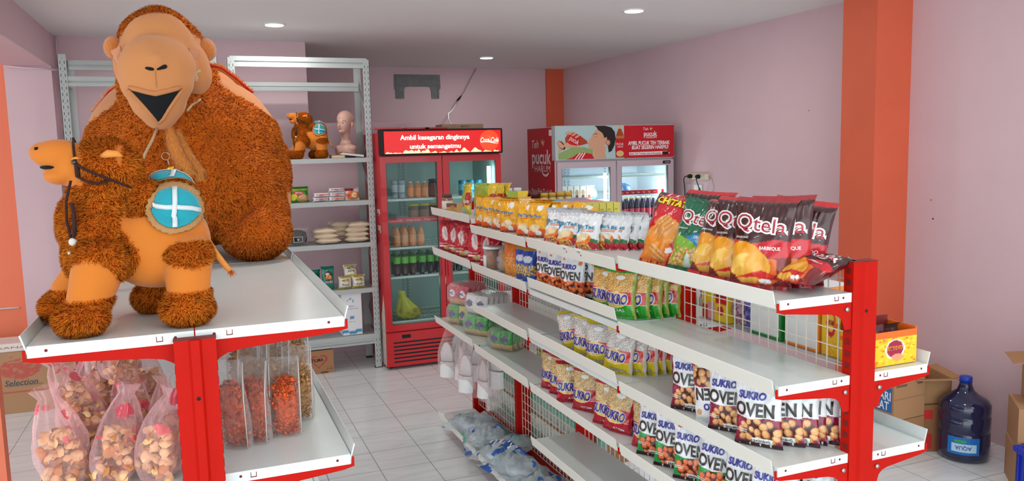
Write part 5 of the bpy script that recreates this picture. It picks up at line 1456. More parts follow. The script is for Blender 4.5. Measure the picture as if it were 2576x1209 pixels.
def bagskin(name, parent, m, prof, seed, nz=0.08, fr=12, seg=40, sx=1, sy=1, loc=None, fold=0.12, lean=(0, 0), m2=None, sub=3):
    """thin bag wall: a soft lathe with folds; prof (r, z) from the bottom up"""
    g = random.Random(seed); p1, p2 = g.uniform(0, 6), g.uniform(0, 6); vs = []; fs = []
    # finer profile
    P = []
    for i in range(len(prof)-1):
        for q in range(sub): t = q/sub; P.append((prof[i][0]*(1-t)+prof[i+1][0]*t, prof[i][1]*(1-t)+prof[i+1][1]*t))
    P.append(prof[-1]); H = P[-1][1]
    for (r, z) in P:
        t = z/H if H else 0
        for k in range(seg):
            w = 2*PI*k/seg
            f = 1+fold*(0.3+t)*math.sin(5*w+p1+4*t)+fold*0.6*(0.2+t)*math.sin(11*w+p2-3*t)
            q = 1+nz*mnoise.noise(Vector((math.cos(w)*2, math.sin(w)*2, z*fr))+Vector((seed, 0, 0)))
            vs.append((r*sx*math.cos(w)*f*q+lean[0]*t, r*sy*math.sin(w)*f*q+lean[1]*t, z))
    n = len(P)
    for i in range(n-1):
        for k in range(seg): fs.append((i*seg+k, i*seg+(k+1) % seg, (i+1)*seg+(k+1) % seg, (i+1)*seg+k))
    fs.append(tuple(range(seg))[::-1])
    if m2 is None: return build(name, vs, fs, m, None, parent, True)
    mi = [1 if mnoise.noise(Vector(vs[f[0]])*24+Vector((seed*2, 0, 0))) > 0.44 and vs[f[0]][2] > H*0.45 else 0 for f in fs]
    return build(name, vs, fs, [m, m2], mi, parent, True)

# ---- between the snack packets
tub = thing('nut_tub', 'clear plastic tub of nuts with a white lid between red and orange packets', 'tub', (1.462, 3.985, LV['B'][1]+0.001))
NUTM = mat('brown_nuts', (170,108,60), 0.6, vary=0.35, vscale=140, bump=1.0, bscale=160)
MB().lathe([(0.036, 0), (0.044, 0.01), (0.050, 0.10)], NUTM, n=26).build('nuts', tub)
MB().lathe([(0.0375, 0), (0.0455, 0.01), (0.0535, 0.112)], CLEARF, n=26).build('tub_wall', tub)
MB().lathe([(0.056, 0.110), (0.058, 0.113), (0.058, 0.120), (0.052, 0.123)], WPLAST, n=26).build('lid', tub)
MB().box(-0.052, -0.0475, -0.016, 0.018, 0.01, 0.075, PAPER).build('label', tub)
nb = thing('nut_bag', 'clear bag of pale nuts leaning beside the nut tub', 'bag', (1.475, 3.85, LV['B'][1]+0.001))
bumpy('nuts', nb, mat('pale_nuts', (214,164,112), 0.6, vary=0.35, vscale=130, bump=1.0, bscale=150), (0, 0, 0.06), (0.03, 0.055, 0.060), 4, 0.1, 50, zmin=0.0)
bagskin('film', nb, CLEARF, [(0.02, 0), (0.050, 0.02), (0.054, 0.07), (0.035, 0.115), (0.012, 0.135), (0.02, 0.155)], 4, sx=0.7, sy=1.1)
c = MB(); c.box(-0.045, -0.043, -0.02, 0.02, 0.05, 0.057, mat('blue_band', (60,80,160), 0.5)); c.box(-0.045, -0.043, -0.02, 0.02, 0.085, 0.092, mat('blue_band', (60,80,160))); c.build('band_print', nb)
cj = jar('coffee_jar', 0.034, 0.105, (150,110,90), (90,60,50), (232,226,214)); cj.put((1.462, 4.80, za+0.001), 'white and brown jar at the very far end of the top shelf')
p = Paint(12, 12, (206,160,90), 1.2); p.rect(0, 1, 0.55, 1, (120,70,50)); p.ell(0.6, 0.6, 0.2, 0.2, (200,120,100))
box_unit('biscuit_box', 0.085, 0.05, 0.055, p, (220,180,110), (200,150,90)).put((1.465, 4.665, za+0.001), 'small brown and tan box beside the jar on the top shelf', rz=R(-60))

# ---- shrink-wrapped bundles on the far lower shelf
def bundle(loc, label, cols, n, ph, w, th, rz, texts, prow=2):
    t = thing('packet_bundle', label, 'bundle', loc, rz, 'clear bundles of noodle and nut packets')
    for r in range(prow):
        for i in range(n):
            c1, c2, tx = cols[(i+r) % len(cols)] if isinstance(cols[0], tuple) else cols
            pa = Paint(20, 26, c1, 0.8); pa.rect(0, 1, 0.0, 0.3, c2); pa.ell(0.5, 0.55, 0.3, 0.18, WH if c1[1] < 150 else (90,60,120))
            me = bag_mesh('packet', w, ph, th*1.15, pa, c1, [(tx, 0.5, 0.56, 0.13, 0.7, (40,50,140) if c1[0] > 150 or c1[1] > 120 else WH, {'bold': 0.03})] if tx else [], 40+i+r*7)
            o = put(bpy.data.objects.new('packet', me), t); o.location = (0.0+r*w*0.98-w*0.5*(prow-1), i*th, 0.0); o.rotation_euler = (0, 0, 0)
    W = w*prow/2+0.012; D = n*th
    vs = []; fs = []; sg = 28; rg = 12
    for i in range(rg+1):
        for k in range(sg):
            a = PI*i/rg; v = 2*PI*k/sg; d = (math.sin(a)*math.cos(v), math.sin(a)*math.sin(v), math.cos(a))
            p = [math.copysign(abs(x)**0.45, x) for x in d]; q = 1+0.04*mnoise.noise(Vector(d)*3+Vector((loc[1]*9, 0, 0)))
            vs.append((p[0]*(W+0.006)*q, D/2-th/2+p[1]*(D/2+0.012)*q, max(0.001, ph/2+p[2]*(ph/2+0.006)*q)))
    for i in range(rg):
        for k in range(sg): fs.append((i*sg+k, (i+1)*sg+k, (i+1)*sg+(k+1) % sg, i*sg+(k+1) % sg))
    build('wrap', vs, fs, THINF, None, t, True)
    return t
zA = LV['A'][3]+0.002
REDW = [((206,40,70), (214,150,110), 'K'), ((224,222,220), (206,206,204), 'SUNNY')]
GRN = [((52,160,60), (214,176,110), 'SUKRO'), ((210,196,120), (60,150,60), 'SUKRO')]
bundle((1.475, 4.66, zA), 'lower clear bundle of green and yellow packets at the far end of the shelf', GRN, 4, 0.125, 0.095, 0.045, R(-62), 0, 2)
bundle((1.475, 4.34, zA), 'lower clear bundle of green packets nearer the camera, beside the empty shelf', [GRN[0]], 5, 0.120, 0.095, 0.040, R(-62), 0, 2)
bundle((1.480, 4.66, zA+0.128), 'upper clear bundle of red packets resting on the green and yellow one', [REDW[0]], 4, 0.125, 0.095, 0.045, R(-66), 0, 2)
bundle((1.485, 4.34, zA+0.124), 'upper clear bundle of white packets resting on the green one', [REDW[1]], 5, 0.115, 0.095, 0.040, R(-66), 0, 2)
bundle((1.510, 4.02, LV['B'][3]+0.002+0.0), 'smaller clear bundle of green packets on the nearer bay beside the red post', [GRN[0]], 3, 0.115, 0.08, 0.040, R(-62), 0, 2)

# ---- hotel slippers hanging in clear bags
SLF = film('slipper_bag_film', (232,214,214), 0.16, 0.12, 0.8, 12)
SLIPW = mat('white_slipper_cloth', (232,232,230), 0.8, bump=0.15, bscale=200)
def slipper_shape(m, ox, oy, oz, flip):
    n = 22; sole = []
    for i in range(n):
        a = 2*PI*i/n; y = math.cos(a); x = math.sin(a)
        w = 0.050*(1-0.18*math.cos(2*a)*0.4)*(0.88 if y < 0 else 1.0)
        sole.append((x*w*(1-0.16*math.exp(-((y+0.1)/0.3)**2)), y*0.115))
    m.prism([(ox+p[0], oz+p[1]) for p in sole], 'y', oy-0.004, oy+0.004, SLIPW)
    # padded toe strap over the lower half
    vs = []; fs = []
    for i in range(9):
        for k in range(11):
            v = i/8; u = -1+2*k/10
            vs.append((ox+u*0.051, oy-0.004-0.036*math.sqrt(max(0, 1-u*u))*(1-0.35*v)*flip, oz-0.105+0.10*v))
    for i in range(8):
        for k in range(10): fs.append((i*11+k, i*11+k+1, (i+1)*11+k+1, (i+1)*11+k))
    m.add(vs, fs, SLIPW, True)
    m.tube([(ox-0.051, oy-0.004, oz-0.005)]+[(ox+u*0.051, oy-0.005-0.0235*math.sqrt(max(0, 1-u*u))*flip, oz-0.005) for u in np.linspace(-1, 1, 9)], 0.0018, mat('slipper_binding', (96,88,84), 0.8), 6)
for i, (x, y, rz, lb) in enumerate([(1.445, 4.72, -40, 'farthest from the camera'), (1.49, 4.60, -75, 'second from the far end'), (1.450, 4.36, -45, 'third from the far end, full front in view'), (1.50, 4.20, -70, 'nearest the camera')]):
    t = thing('slipper_bag', f'white slippers in a clear bag, {lb}', 'slippers', (x, y, 0.735), R(rz), 'bagged slippers hanging under the far shelf')
    for s in (-1, 1):
        m = MB(); slipper_shape(m, s*0.034, 0.022*s, -0.175+0.03*s, 1)
        m.tube([(s*0.034+0.050*math.sin(a)*(1-0.07), 0.022*s-0.0045, -0.175+0.03*s+0.115*math.cos(a)) for a in np.linspace(0, 2*PI, 24)], 0.0012, mat('slipper_binding', (96,88,84), 0.8), 5); o = m.build('slipper', t); o.rotation_euler = (0, 0, R(10*s))
    vs = []; fs = []
    for a in range(13):
        for b in range(9):
            v = a/12; u = -1+2*b/8
            vs.append((u*0.100*(0.45+0.55*min(1, v*2.2)), -0.062*math.sin(PI*min(1, v*1.1))*(1-u*u*0.7)-0.006+0.008*mnoise.noise(Vector((u*3, v*5, i))), -0.35*v))
    for a in range(12):
        for b in range(8): fs.append((a*9+b, a*9+b+1, (a+1)*9+b+1, (a+1)*9+b))
    build('clear_bag', vs, fs, SLF, None, t, True)
    h = MB(); h.tube([(0.0, 0.05, 0.0), (0, 0.02, 0.004), (0, -0.02, 0.0), (0, -0.03, 0.012)], 0.0022, RED, 6); h.build('hook', t)

# ---- crumpled bags of floor wax cloths on the bottom shelf
BLUEP = mat('print_blue', (36,90,170), 0.4); TEALP = mat('print_teal_green', (96,170,150), 0.5)
def wax_bag(loc, rz, w, l, h, seed, label, word=None):
    t = thing('plastic_goods_bag', label, 'plastic bag', loc, rz, 'crumpled bags on the bottom shelf')
    g = random.Random(seed); vs = []; fs = []; nu, nv = 44, 44; mi = []
    def S(u, v, e=0.0):
        r = max(0.0, 1-(abs(u)**3.0)*0.9); q = max(0.0, 1-(abs(v)**3.0)*0.9)
        n = mnoise.noise(Vector((u*1.7+seed, v*1.7, 0)))*0.45+abs(mnoise.noise(Vector((u*3.4+seed, v*3.4, 3))))*0.42+0.05*mnoise.noise(Vector((u*10, v*10, seed)))
        return ((u+0.10*mnoise.noise(Vector((v*3, seed, 0))))*w/2, (v+0.10*mnoise.noise(Vector((u*3, seed, 5))))*l/2, max(0.002, h*(0.42+0.75*n)*r*q+0.004)+e)
    for i in range(nv+1):
        for k in range(nu+1): vs.append(S(-1+2*k/nu, -1+2*i/nv))
    pat = lambda u, v: mnoise.noise(Vector((u*2.5+seed*2, v*2.5, 7)))
    for i in range(nv):
        for k in range(nu):
            fs.append((i*(nu+1)+k, i*(nu+1)+k+1, (i+1)*(nu+1)+k+1, (i+1)*(nu+1)+k)); p = pat(-1+2*k/nu, -1+2*i/nv); mi.append(1 if p > 0.42 else (2 if p < -0.42 else 0))
    build('film', vs, fs, [MILKF, BLUEP, TEALP], mi, t, True)
    bumpy('contents', t, mat('grey_cloth_stock', (178,188,196), 0.8, vary=0.2, vscale=20), (0, 0, h*0.22), (w*0.36, l*0.38, h*0.28), seed, 0.3, 20, zmin=0.001)
    if word:
        m = MB()
        pl = []
        for u0, v0, du in ((-0.75, -0.28, 1.5),):
            for k in range(13):
                pl.append(k)
        nn = 14
        for k in range(nn):
            u1, u2 = -0.8+1.6*k/nn, -0.8+1.6*(k+1)/nn
            m.add([S(u1, -0.42, .004), S(u2, -0.42, .004), S(u2, -0.02, .004), S(u1, -0.02, .004)], [(0, 1, 2, 3)], BLUEP, True)
        tv, tf = text_tris(word, 0.0, 0.03); tv, tf = subdiv2(tv, tf, 1); sp = tv[:, 0].max()-tv[:, 0].min()
        m.add([S(-tv[i, 0]*1.4/sp, -0.22-tv[i, 1]*0.30, 0.008) for i in range(len(tv))], tf, PRW)
        m.build('printed_band', t)
    return t
zb = LV['A'][4]+0.002
wax_bag((1.51, 4.52, zb), R(20), 0.27, 0.42, 0.15, 3, 'crumpled milky bag at the far end of the bottom shelf')
wax_bag((1.51, 4.30, zb), R(-15), 0.29, 0.42, 0.16, 9, 'crumpled milky bag with blue and green print, second from the far end')
wax_bag((1.52, 4.00, zb+0.05), R(-55), 0.24, 0.44, 0.10, 5, 'crumpled bag with upside down white letters on a blue band', 'SKY WAX')
wax_bag((1.50, 3.80, zb), R(10), 0.28, 0.44, 0.14, 12, 'crumpled milky bag with blue streaks near the empty shelf')
wax_bag((1.51, 3.50, zb), R(-25), 0.27, 0.34, 0.12, 15, 'crumpled grey bag at the near end of the bottom shelf')

# ---- the far side of the snack shelving, seen through the wires and over the top
m = MB(); m.lathe([(0.028, 0), (0.031, 0.01), (0.029, 0.06), (0.031, 0.07), (0.030, 0.14), (0.013, 0.19), (0.012, 0.205)], CLEARP, n=14); m.lathe([(0.0315, 0.07), (0.0315, 0.10)], mat('teal_water_label', (120,180,160), 0.5, vary=0.2, vscale=40), n=14, caps=False); m.lathe([(0.014, 0.195), (0.014, 0.215)], WPLAST, n=14)
wb = Unit('water_bottle', 'bottle', [pmesh(m, 'water_bottle')])
for lvl, z in enumerate((0.101, 0.325)):
    for i in range(22):
        y = 4.86-i*0.072
        wb.put((1.765, y, z), f'clear water bottle behind the wire back, {["lower","upper"][lvl]} tier, {nth(i)} from the far end', 'clear water bottles behind the wire back')
MB()
tr = MB(); tr.box(1.735, 1.915, 3.27, 4.90, 0.3175, 0.3235, CARD if False else mat('carton_brown', (176,132,92), 0.8)); tag(tr.build('carton_sheet'), 'brown cardboard sheet between the two tiers of water bottles', 'cardboard sheet')
bb = bottle('syrup_bottle', 0.030, 0.15, (30,90,190), (24,60,150), (40,110,200))
for i in range(9): bb.put((1.765, 3.29-i*0.068, 0.902), f'blue bottle behind the wire back, {nth(i)} from the far end', 'blue bottles behind the wire back')
yb = bottle('sauce_bottle', 0.030, 0.15, (236,170,30), (220,130,30), (240,214,120))
for i in range(3): yb.put((1.765, 2.665-i*0.068, 0.902), f'yellow bottle behind the wire back beside the blue ones, {nth(i)} from the far end', 'yellow bottles behind the wire back')
tin = jar('silver_tin', 0.030, 0.11, (190,186,176), (206,200,190))
for i in range(9): tin.put((1.765, 4.84-i*0.068, 1.152), f'silver tin behind the wire back, {nth(i)} from the far end', 'silver tins behind the wire back')
p = Paint(10, 14, (170,196,60), 0.6); p.rect(0, 1, 0.3, 0.5, (220,220,120))
gp = mk('seasoning_packet', 'sachet', 0.07, 0.11, 0.02, p, (150,180,60), [], 1)
for i in range(8): gp.put((1.75, 4.06-i*0.075, 0.602), R(-90), f'lime green sachet behind the wire back, {nth(i)} from the far end', 'lime green sachets behind the wire back', 0.0)
p = Paint(10, 14, (44,24,22), 0.6); p.ell(0.5, 0.5, 0.28, 0.2, WH); p.ell(0.5, 0.5, 0.1, 0.07, (44,24,22))
dp = mk('coffee_packet', 'sachet', 0.09, 0.12, 0.02, p, (40,24,22), [], 1)
for i in range(7): dp.put((1.75, 3.27-i*0.10, 0.602), R(-90), f'dark brown packet with a white spot behind the wire back, {nth(i)} from the far end', 'dark packets behind the wire back', 0.0)
z = 1.197
def stand(u, x, y, label, rz=-90, **k): return u.put((x, y, z), label, rz=R(rz), **k)
p = Paint(26, 20, (240,206,30), 1.2); p.rect(0.55, 1, 0.5, 1, (206,24,30)); p.rect(0.2, 0.5, 0.0, 0.5, (224,160,170)); p.rect(0.55, 0.95, 0.0, 0.5, (240,206,30)); p.ell(0.75, 0.32, 0.13, 0.13, (206,24,30)); p.rect(0, 0.2, 0, 0.4, (196,60,30))
stand(box_unit('snack_box', 0.15, 0.10, 0.13, p, (240,206,30), (200,180,40), [('TWIST', 0.66, 0.72, 0.13, 0.4, (30,20,20))]), 1.79, 2.405, 'open yellow and red snack box behind the wires of the nearest bay')
p = Paint(16, 26, (150,110,130), 0.6); p.nuts(0, 1, 0, 1, 0.09, (200,150,170), (90,50,100), 30, 2)
pp = mk('candy_bag', 'candy bag', 0.085, 0.15, 0.05, p, (150,110,130), [], 1); pp.put((1.775, 2.30, z), R(-90), 'pink and purple candy bag behind the wires', None, 0)
p = Paint(16, 26, (60,60,160), 0.6); p.nuts(0, 1, 0, 1, 0.08, (110,110,200), (30,30,110), 30, 3)
pp = mk('candy_bag', 'candy bag', 0.085, 0.15, 0.05, p, (60,60,160), [], 1); pp.put((1.775, 2.225, z), R(-90), 'blue and purple candy bag behind the wires', None, 0)
for (y, edge, lb) in ((2.115, (30,140,60), 'white box with a green edge behind the wires of the nearest bay'), (1.947, (236,140,50), 'white box with an orange edge behind the wires of the nearest bay')):
    p = Paint(30, 34, edge, 0.9); p.rect(0.0, 0.90, 0.06, 1, (240,240,240)); p.rect(0.78, 0.84, 0.58, 0.78, (60,60,60)); p.rect(0.79, 0.83, 0.62, 0.63, WH); p.rect(0.79, 0.83, 0.70, 0.71, WH)
    stand(box_unit('tea_box', 0.150, 0.14, 0.200, p, edge, (236,236,236)), 1.805, y, lb)
p = Paint(34, 34, (240,190,40), 0.9); p.ell(0.5, 0.62, 0.26, 0.26, (206,30,50)); p.ell(0.5, 0.64, 0.19, 0.17, (240,190,60)); p.nuts(0, 1, 0, 0.28, 0.03, (236,150,30), (250,214,60), 40, 5); p.rect(0.62, 1, 0.55, 0.66, (236,110,30))
NYB = box_unit('snack_box', 0.074, 0.12, 0.16, p, (238,176,36), (200,140,40), [('NYAM', 0.5, 0.64, 0.10, 0.32, (170,20,40), {'bold': 0.04})])
stand(NYB, 1.80, 1.829, 'tall yellow box with a round red emblem behind the wires')
# orange tray box at the end of the outer shelf
t = thing('display_tray', 'orange and yellow open display box at the end of the outer shelf', 'box', (1.823, 1.738, 1.197))
p = Paint(60, 40, (240,196,30), 1.7); g = random.Random(2)
for i in range(90): p.ell(g.random(), g.uniform(0, 0.8), 0.03, 0.03, g.choice([(244,214,60), (232,160,30), (236,120,30)]))
p.rect(0, 1, 0.80, 1, (238,104,24)); p.ell(0.55, 0.46, 0.20, 0.30, (236,226,220)); p.ell(0.55, 0.47, 0.17, 0.26, (160,24,60)); p.rect(0.40, 0.70, 0.44, 0.56, (240,180,40)); p.ell(0.60, 0.22, 0.12, 0.10, (240,150,110))
me = box_unit('front', 0.182, 0.004, 0.098, p, (238,104,24), (238,104,24), [('AMANDA', 0.55, 0.50, 0.10, 0.30, (160,24,60), {'bold': 0.03})]).me[0]
o = put(bpy.data.objects.new('front_panel', me), t); o.location = (0, -0.060, 0)
m = MB(); OC = mat('orange_card', (238,112,30), 0.6); YC = mat('yellow_card', (240,186,40), 0.6)
m.box(-0.091, -0.088, -0.06, 0.045, 0, 0.088, YC); m.box(-0.0915, -0.091, -0.06, 0.045, 0.062, 0.074, OC); m.box(0.088, 0.091, -0.06, 0.045, 0, 0.105, OC); m.box(-0.088, 0.088, -0.06, 0.045, 0, 0.003, YC); m.box(-0.088, 0.088, 0.042, 0.045, 0, 0.12, mat('dark_red_card', (120,30,26), 0.6)); m.build('tray', t)
for i, (x, c) in enumerate([(-0.05, (60,40,36)), (0.0, (90,30,40)), (0.05, (60,40,36))]):
    p = Paint(10, 14, c, 0.7); o = put(bpy.data.objects.new('wafer_packet', bag_mesh('wafer_packet', 0.06, 0.105, 0.03, p, c, [], 60+i))); o.location = (1.823+x, 1.733, 1.201); tag(o, f'dark wafer packet inside the orange display box, {side_word(i, 3)}', 'snack packet')
# milk cartons on the top, far side
def milk(c1, c2, nm):
    p = Paint(12, 30, (226,224,220), 0.3); p.rect(0, 1, 0.42, 1, c1); p.rect(0.1, 0.6, 0.78, 0.80, c2)
    return box_unit('milk_carton', 0.036, 0.042, 0.148, p, c2, c1, [('ULTRA', 0.5, 0.64, 0.05, 0.6, (60,60,50)), ('MILK', 0.5, 0.57, 0.05, 0.5, (60,60,50))], cat='carton')
for nm, c1, c2, ys in (('yellow', (214,204,90), (150,140,40), (3.44, 3.484, 3.528)), ('pink', (232,140,150), (224,120,130), (3.60, 3.644, 3.688)), ('blue', (120,170,190), (110,160,180), (3.75, 3.794, 3.838))):
    U = milk(c1, c2, nm)
    for r, y in enumerate(ys):
        for i in range(5):
            dp_ = ['in front', 'in the middle', 'at the back'][r]
            U.put((1.748+i*0.0385, y, 1.421), f'small {nm} milk carton, {side_word(i, 5)}, {dp_} of the {nm} block', f'{nm} milk cartons on the top shelf')
yl = jar('spread_jar', 0.022, 0.178, (214,180,130), (206,160,40), (230,214,180), cover=0.12)
for i in range(4): yl.put((1.752+i*0.047, 3.95, 1.421), f'jar with a yellow lid, {side_word(i, 4)}, behind the blue milk cartons', 'yellow-lidded jars')
bl = jar('chocolate_jar', 0.026, 0.172, (96,50,34), (92,34,32), (226,214,206), cover=0.14)
for r, y in enumerate((4.10, 4.22, 4.36)):
    for i in range(3): bl.put((1.758+i*0.060, y, 1.421), f'brown-lidded jar, {side_word(i, 3)}, {["near","middle","far"][r]} row, top shelf', 'brown-lidded jars')
wl = jar('honey_jar', 0.026, 0.185, (232,230,226), (238,238,236), (240,238,232), cover=0.14)
for i in range(2): wl.put((1.758+i*0.060, 4.50, 1.421), f'white-capped jar, {side_word(i, 2)}, behind the brown-lidded jars', 'white-capped jars')
# the shelf edge labels
for i, (y, zz) in enumerate([(2.93, LV['C'][0]), (2.80, LV['C'][0])]):
    m = MB(); o_ = XF-0.004
    m.box(-0.0008, 0, -0.030, 0.030, -0.018, 0.016, PAPER); lettering(m, '14.900' if i == 0 else '15.900', DARKW, (-0.0008, 0.0, 0.002), (0, -1, 0), (0, 0, 1), 0.007, 0.026)
    m.tube([(-0.002, -0.014, -0.006), (-0.003, -0.018, -0.013), (-0.002, -0.022, -0.006)], 0.0008, DARKW, 5)
    t = m.build('price_tag'); t.location = (XF-0.0145, y, zz); t.rotation_euler = (0, R(-10), 0); tag(t, f'small white price tag on the strip under the white packets, {["left", "right"][i]} one of two', 'price tag', 'price tags')
# ------------------------------------------------------------------ left shelving: cracker bags and pouches
ZL = 1.089
CRK = mat('cracker', (238,192,138), 0.7, vary=0.12, vscale=60)
CRKB = mat('cracker_browned', (206,136,76), 0.7, vary=0.15, vscale=60)
def cracker_mesh(seed, n, rx, ry, rz):
    g = random.Random(seed); m = MB()
    for i in range(n):
        a = g.uniform(0, 2*PI); r = math.sqrt(g.random()); zz = g.random()**1.2
        c = Vector((math.cos(a)*r*rx*(0.6+0.4*(1-zz)), math.sin(a)*r*ry*(0.6+0.4*(1-zz)), 0.012+zz*rz))
        q = Euler((g.uniform(-1.2, 1.2), g.uniform(-1.2, 1.2), g.uniform(0, 6))).to_matrix(); s = g.uniform(0.012, 0.019); cu = g.uniform(0.3, 0.9)*s
        vs = [c+q@Vector((0, 0, cu))]; k = 10
        for ring in (0.55, 1.0):
            for j in range(k):
                w = 2*PI*j/k; vs.append(c+q@Vector((math.cos(w)*s*ring, math.sin(w)*s*ring*0.8, cu*(1-ring*ring)+0.2*s*math.sin(3*w)*ring)))
        fs = [(0, 1+j, 1+(j+1) % k) for j in range(k)]+[(1+j, 1+k+j, 1+k+(j+1) % k, 1+(j+1) % k) for j in range(k)]
        m.add(vs, fs, CRK if g.random() < 0.7 else CRKB, True)
    return m
REDK = mat('red_bag_print', (214,60,80), 0.5)
def cracker_bag(x, y, z, rz, s, seed, label, tilt=0.0, roll=0.0):
    t = thing('cracker_bag', label, 'bag of crackers', (x, y, z), R(rz), 'pink-tinted bags of crackers on the lower left shelf'); t.scale = (s, s, s); t.rotation_euler = (R(tilt), R(roll), R(rz))
    c = cracker_mesh(seed, 110, 0.054, 0.044, 0.125).build('crackers', t); c['kind'] = 'stuff'
    sk = bagskin('film', t, PINKFM, [(0.010, 0), (0.040, 0.004), (0.056, 0.035), (0.060, 0.075), (0.058, 0.115), (0.048, 0.16), (0.032, 0.20), (0.018, 0.225), (0.030, 0.25)], seed, 0.10, 14, 90, 1.0, 0.82, fold=0.09, lean=(0.01, 0.02), m2=REDFM, sub=7)
    m = MB(); g = random.Random(seed)
    return t
for i, (x, y, rz, s, tilt, roll, dz, lb) in enumerate([
    (-0.315, 2.035, 10, 0.95, 2, -10, 0, 'leftmost in the front row'), (-0.225, 2.000, 30, 0.92, 0, 14, 0, 'second from the left in the front row'), (-0.135, 1.990, -20, 0.90, 0, 12, 0, 'third from the left in the front row'), (-0.105, 2.095, 60, 0.85, 0, 6, 0, 'in front, partly behind the red post'),
    (-0.290, 2.20, 40, 1.0, 0, -5, 0, 'left end of the second row'), (-0.180, 2.18, 80, 1.0, 0, 5, 0, 'middle of the second row'), (-0.190, 2.12, 15, 0.80, -60, 0, 0.215, 'lying on top of the pile near the shelf bracket'),
    (-0.28, 2.42, 20, 1.1, 0, 0, 0, 'left end of the back row'), (-0.16, 2.40, 70, 1.1, 0, 0, 0, 'right end of the back row'),
    (-0.270, 2.115, 55, 0.85, -35, 10, 0.10, 'resting across the two left ones in the front row'), (-0.225, 2.27, 10, 0.95, -30, -10, 0.15, 'high in the middle of the pile')]):
    cracker_bag(x, y, ZL+dz, rz, s, 20+i, 'pink-tinted bag of crackers, '+lb, tilt, roll)

POUF = film('pouch_film', (236,230,228), 0.05, 0.12, 0.6, 22)
def pouch(x, y, rz, h, w, d, rgb, fill, seed, label, tilt=0.0):
    t = thing('snack_pouch', label, 'clear pouch', (x, y, ZL), R(rz), 'clear stand-up pouches on the lower left shelf'); t.rotation_euler = (R(tilt), 0, R(rz))
    M = mat('crisp_bits_%d_%d' % (rgb[0], rgb[1]), rgb, 0.65, vary=0.32, vscale=120, bump=1.0, bscale=130)
    cm = MB(); g = random.Random(seed); M2 = mat('crisp_dark_%d_%d' % (rgb[0], rgb[1]), tuple(int(v*0.8) for v in rgb), 0.7); M3 = mat('crisp_light_%d_%d' % (rgb[0], rgb[1]), tuple(min(255, int(v*1.12)) for v in rgb), 0.6)
    for q in range(520):
        zz = g.random(); e = 1-max(0, (zz-0.85)/0.15)**2*0.6
        c = Vector((g.uniform(-1, 1)*w*0.45*e, g.uniform(-1, 1)*d*0.40*e, 0.006+zz*fill*h)); s = g.uniform(0.0045, 0.008)
        r_ = Euler((g.uniform(0, 6), g.uniform(0, 6), g.uniform(0, 6))).to_matrix()
        V_ = [c+r_@Vector(p_)*s for p_ in ((1, .3, .2), (0.1, 1, -.3), (-1, .2, .3), (-.2, -1, -.2), (0, 0, .55), (0, 0, -.5))]
        cm.add(V_, [(0, 1, 4), (1, 2, 4), (2, 3, 4), (3, 0, 4), (1, 0, 5), (2, 1, 5), (3, 2, 5), (0, 3, 5)], g.choice((M, M, M2, M3)), True)
    co = cm.build('crisps', t); co['kind'] = 'stuff'
    bumpy('crisp_core', co, M, (0, 0, fill*h*0.5+0.002), (w*0.40, d*0.34, fill*h*0.47), seed, 0.08, 60, 24, 16, zmin=0.001)
    vs = []; fs = []; nu, nv = 13, 17
    for s in (-1, 1):
        o = len(vs)
        for i in range(nv+1):
            for k in range(nu+1):
                v = i/nv; u = -1+2*k/nu
                T = d/2*1.08*(1-u*u*0.25)*min(1, (1-v)**0.75*1.35)*(1 if abs(u) < 0.999 else 0.55)
                vs.append((u*w/2*1.08, s*T+0.012*math.sin(v*5+seed)*v+0.004*mnoise.noise(Vector((u*4, v*6, seed))), v*h))
        for i in range(nv):
            for k in range(nu):
                a = o+i*(nu+1)+k; q = (a, a+1, a+nu+2, a+nu+1); fs.append(q if s < 0 else q[::-1])
    # side gussets
    L = (nv+1)*(nu+1)
    for i in range(nv):
        for k in (0, nu):
            a, b = i*(nu+1)+k, (i+1)*(nu+1)+k; q = (a, b, b+L, a+L); fs.append(q if k == 0 else q[::-1])
    build('film', vs, fs, POUF, None, t, True)
    m = MB()
    for k in (-1, 1):
        m.tube([(k*w/2*1.08, -d/2*0.62, 0.002), (k*w/2*1.08, -d/2*0.5, h*0.6), (k*w/2*1.06, 0.0, h*0.97)], 0.0016, mat('seal_edge', (214,206,202), 0.3), 5)
    m.build('seal', t)
OR, TN = (206,84,40), (200,146,84)
for a in [(0.058, 2.13, -35, 0.235, 0.075, 0.050, OR, 0.72, 1, 'orange-red crisps, beside the red post in front', 4), (0.108, 2.145, -38, 0.225, 0.075, 0.050, OR, 0.74, 2, 'orange-red crisps, second from the red post'),
          (0.120, 2.30, -30, 0.245, 0.080, 0.055, TN, 0.70, 3, 'tan crisps, behind the two by the post'), (0.178, 2.31, -25, 0.235, 0.080, 0.055, TN, 0.72, 4, 'tan crisps, in the middle of the second row'),
          (0.188, 2.165, -12, 0.215, 0.072, 0.050, (222,92,38), 0.72, 5, 'bright orange crisps standing alone in front, brightest of all'), (0.236, 2.285, -20, 0.215, 0.075, 0.050, TN, 0.72, 6, 'tan crisps, rightmost in the second row'),
          (0.10, 2.47, -20, 0.25, 0.085, 0.055, TN, 0.78, 7, 'tan crisps, left in the back row'), (0.175, 2.49, -15, 0.25, 0.085, 0.055, TN, 0.78, 8, 'tan crisps, middle of the back row'), (0.245, 2.47, -10, 0.24, 0.085, 0.055, TN, 0.76, 9, 'tan crisps, right in the back row')]:
    pouch(a[0], a[1], a[2], a[3], a[4], a[5], a[6], a[7], a[8], 'clear pouch of '+a[9], a[10] if len(a) > 10 else 0)

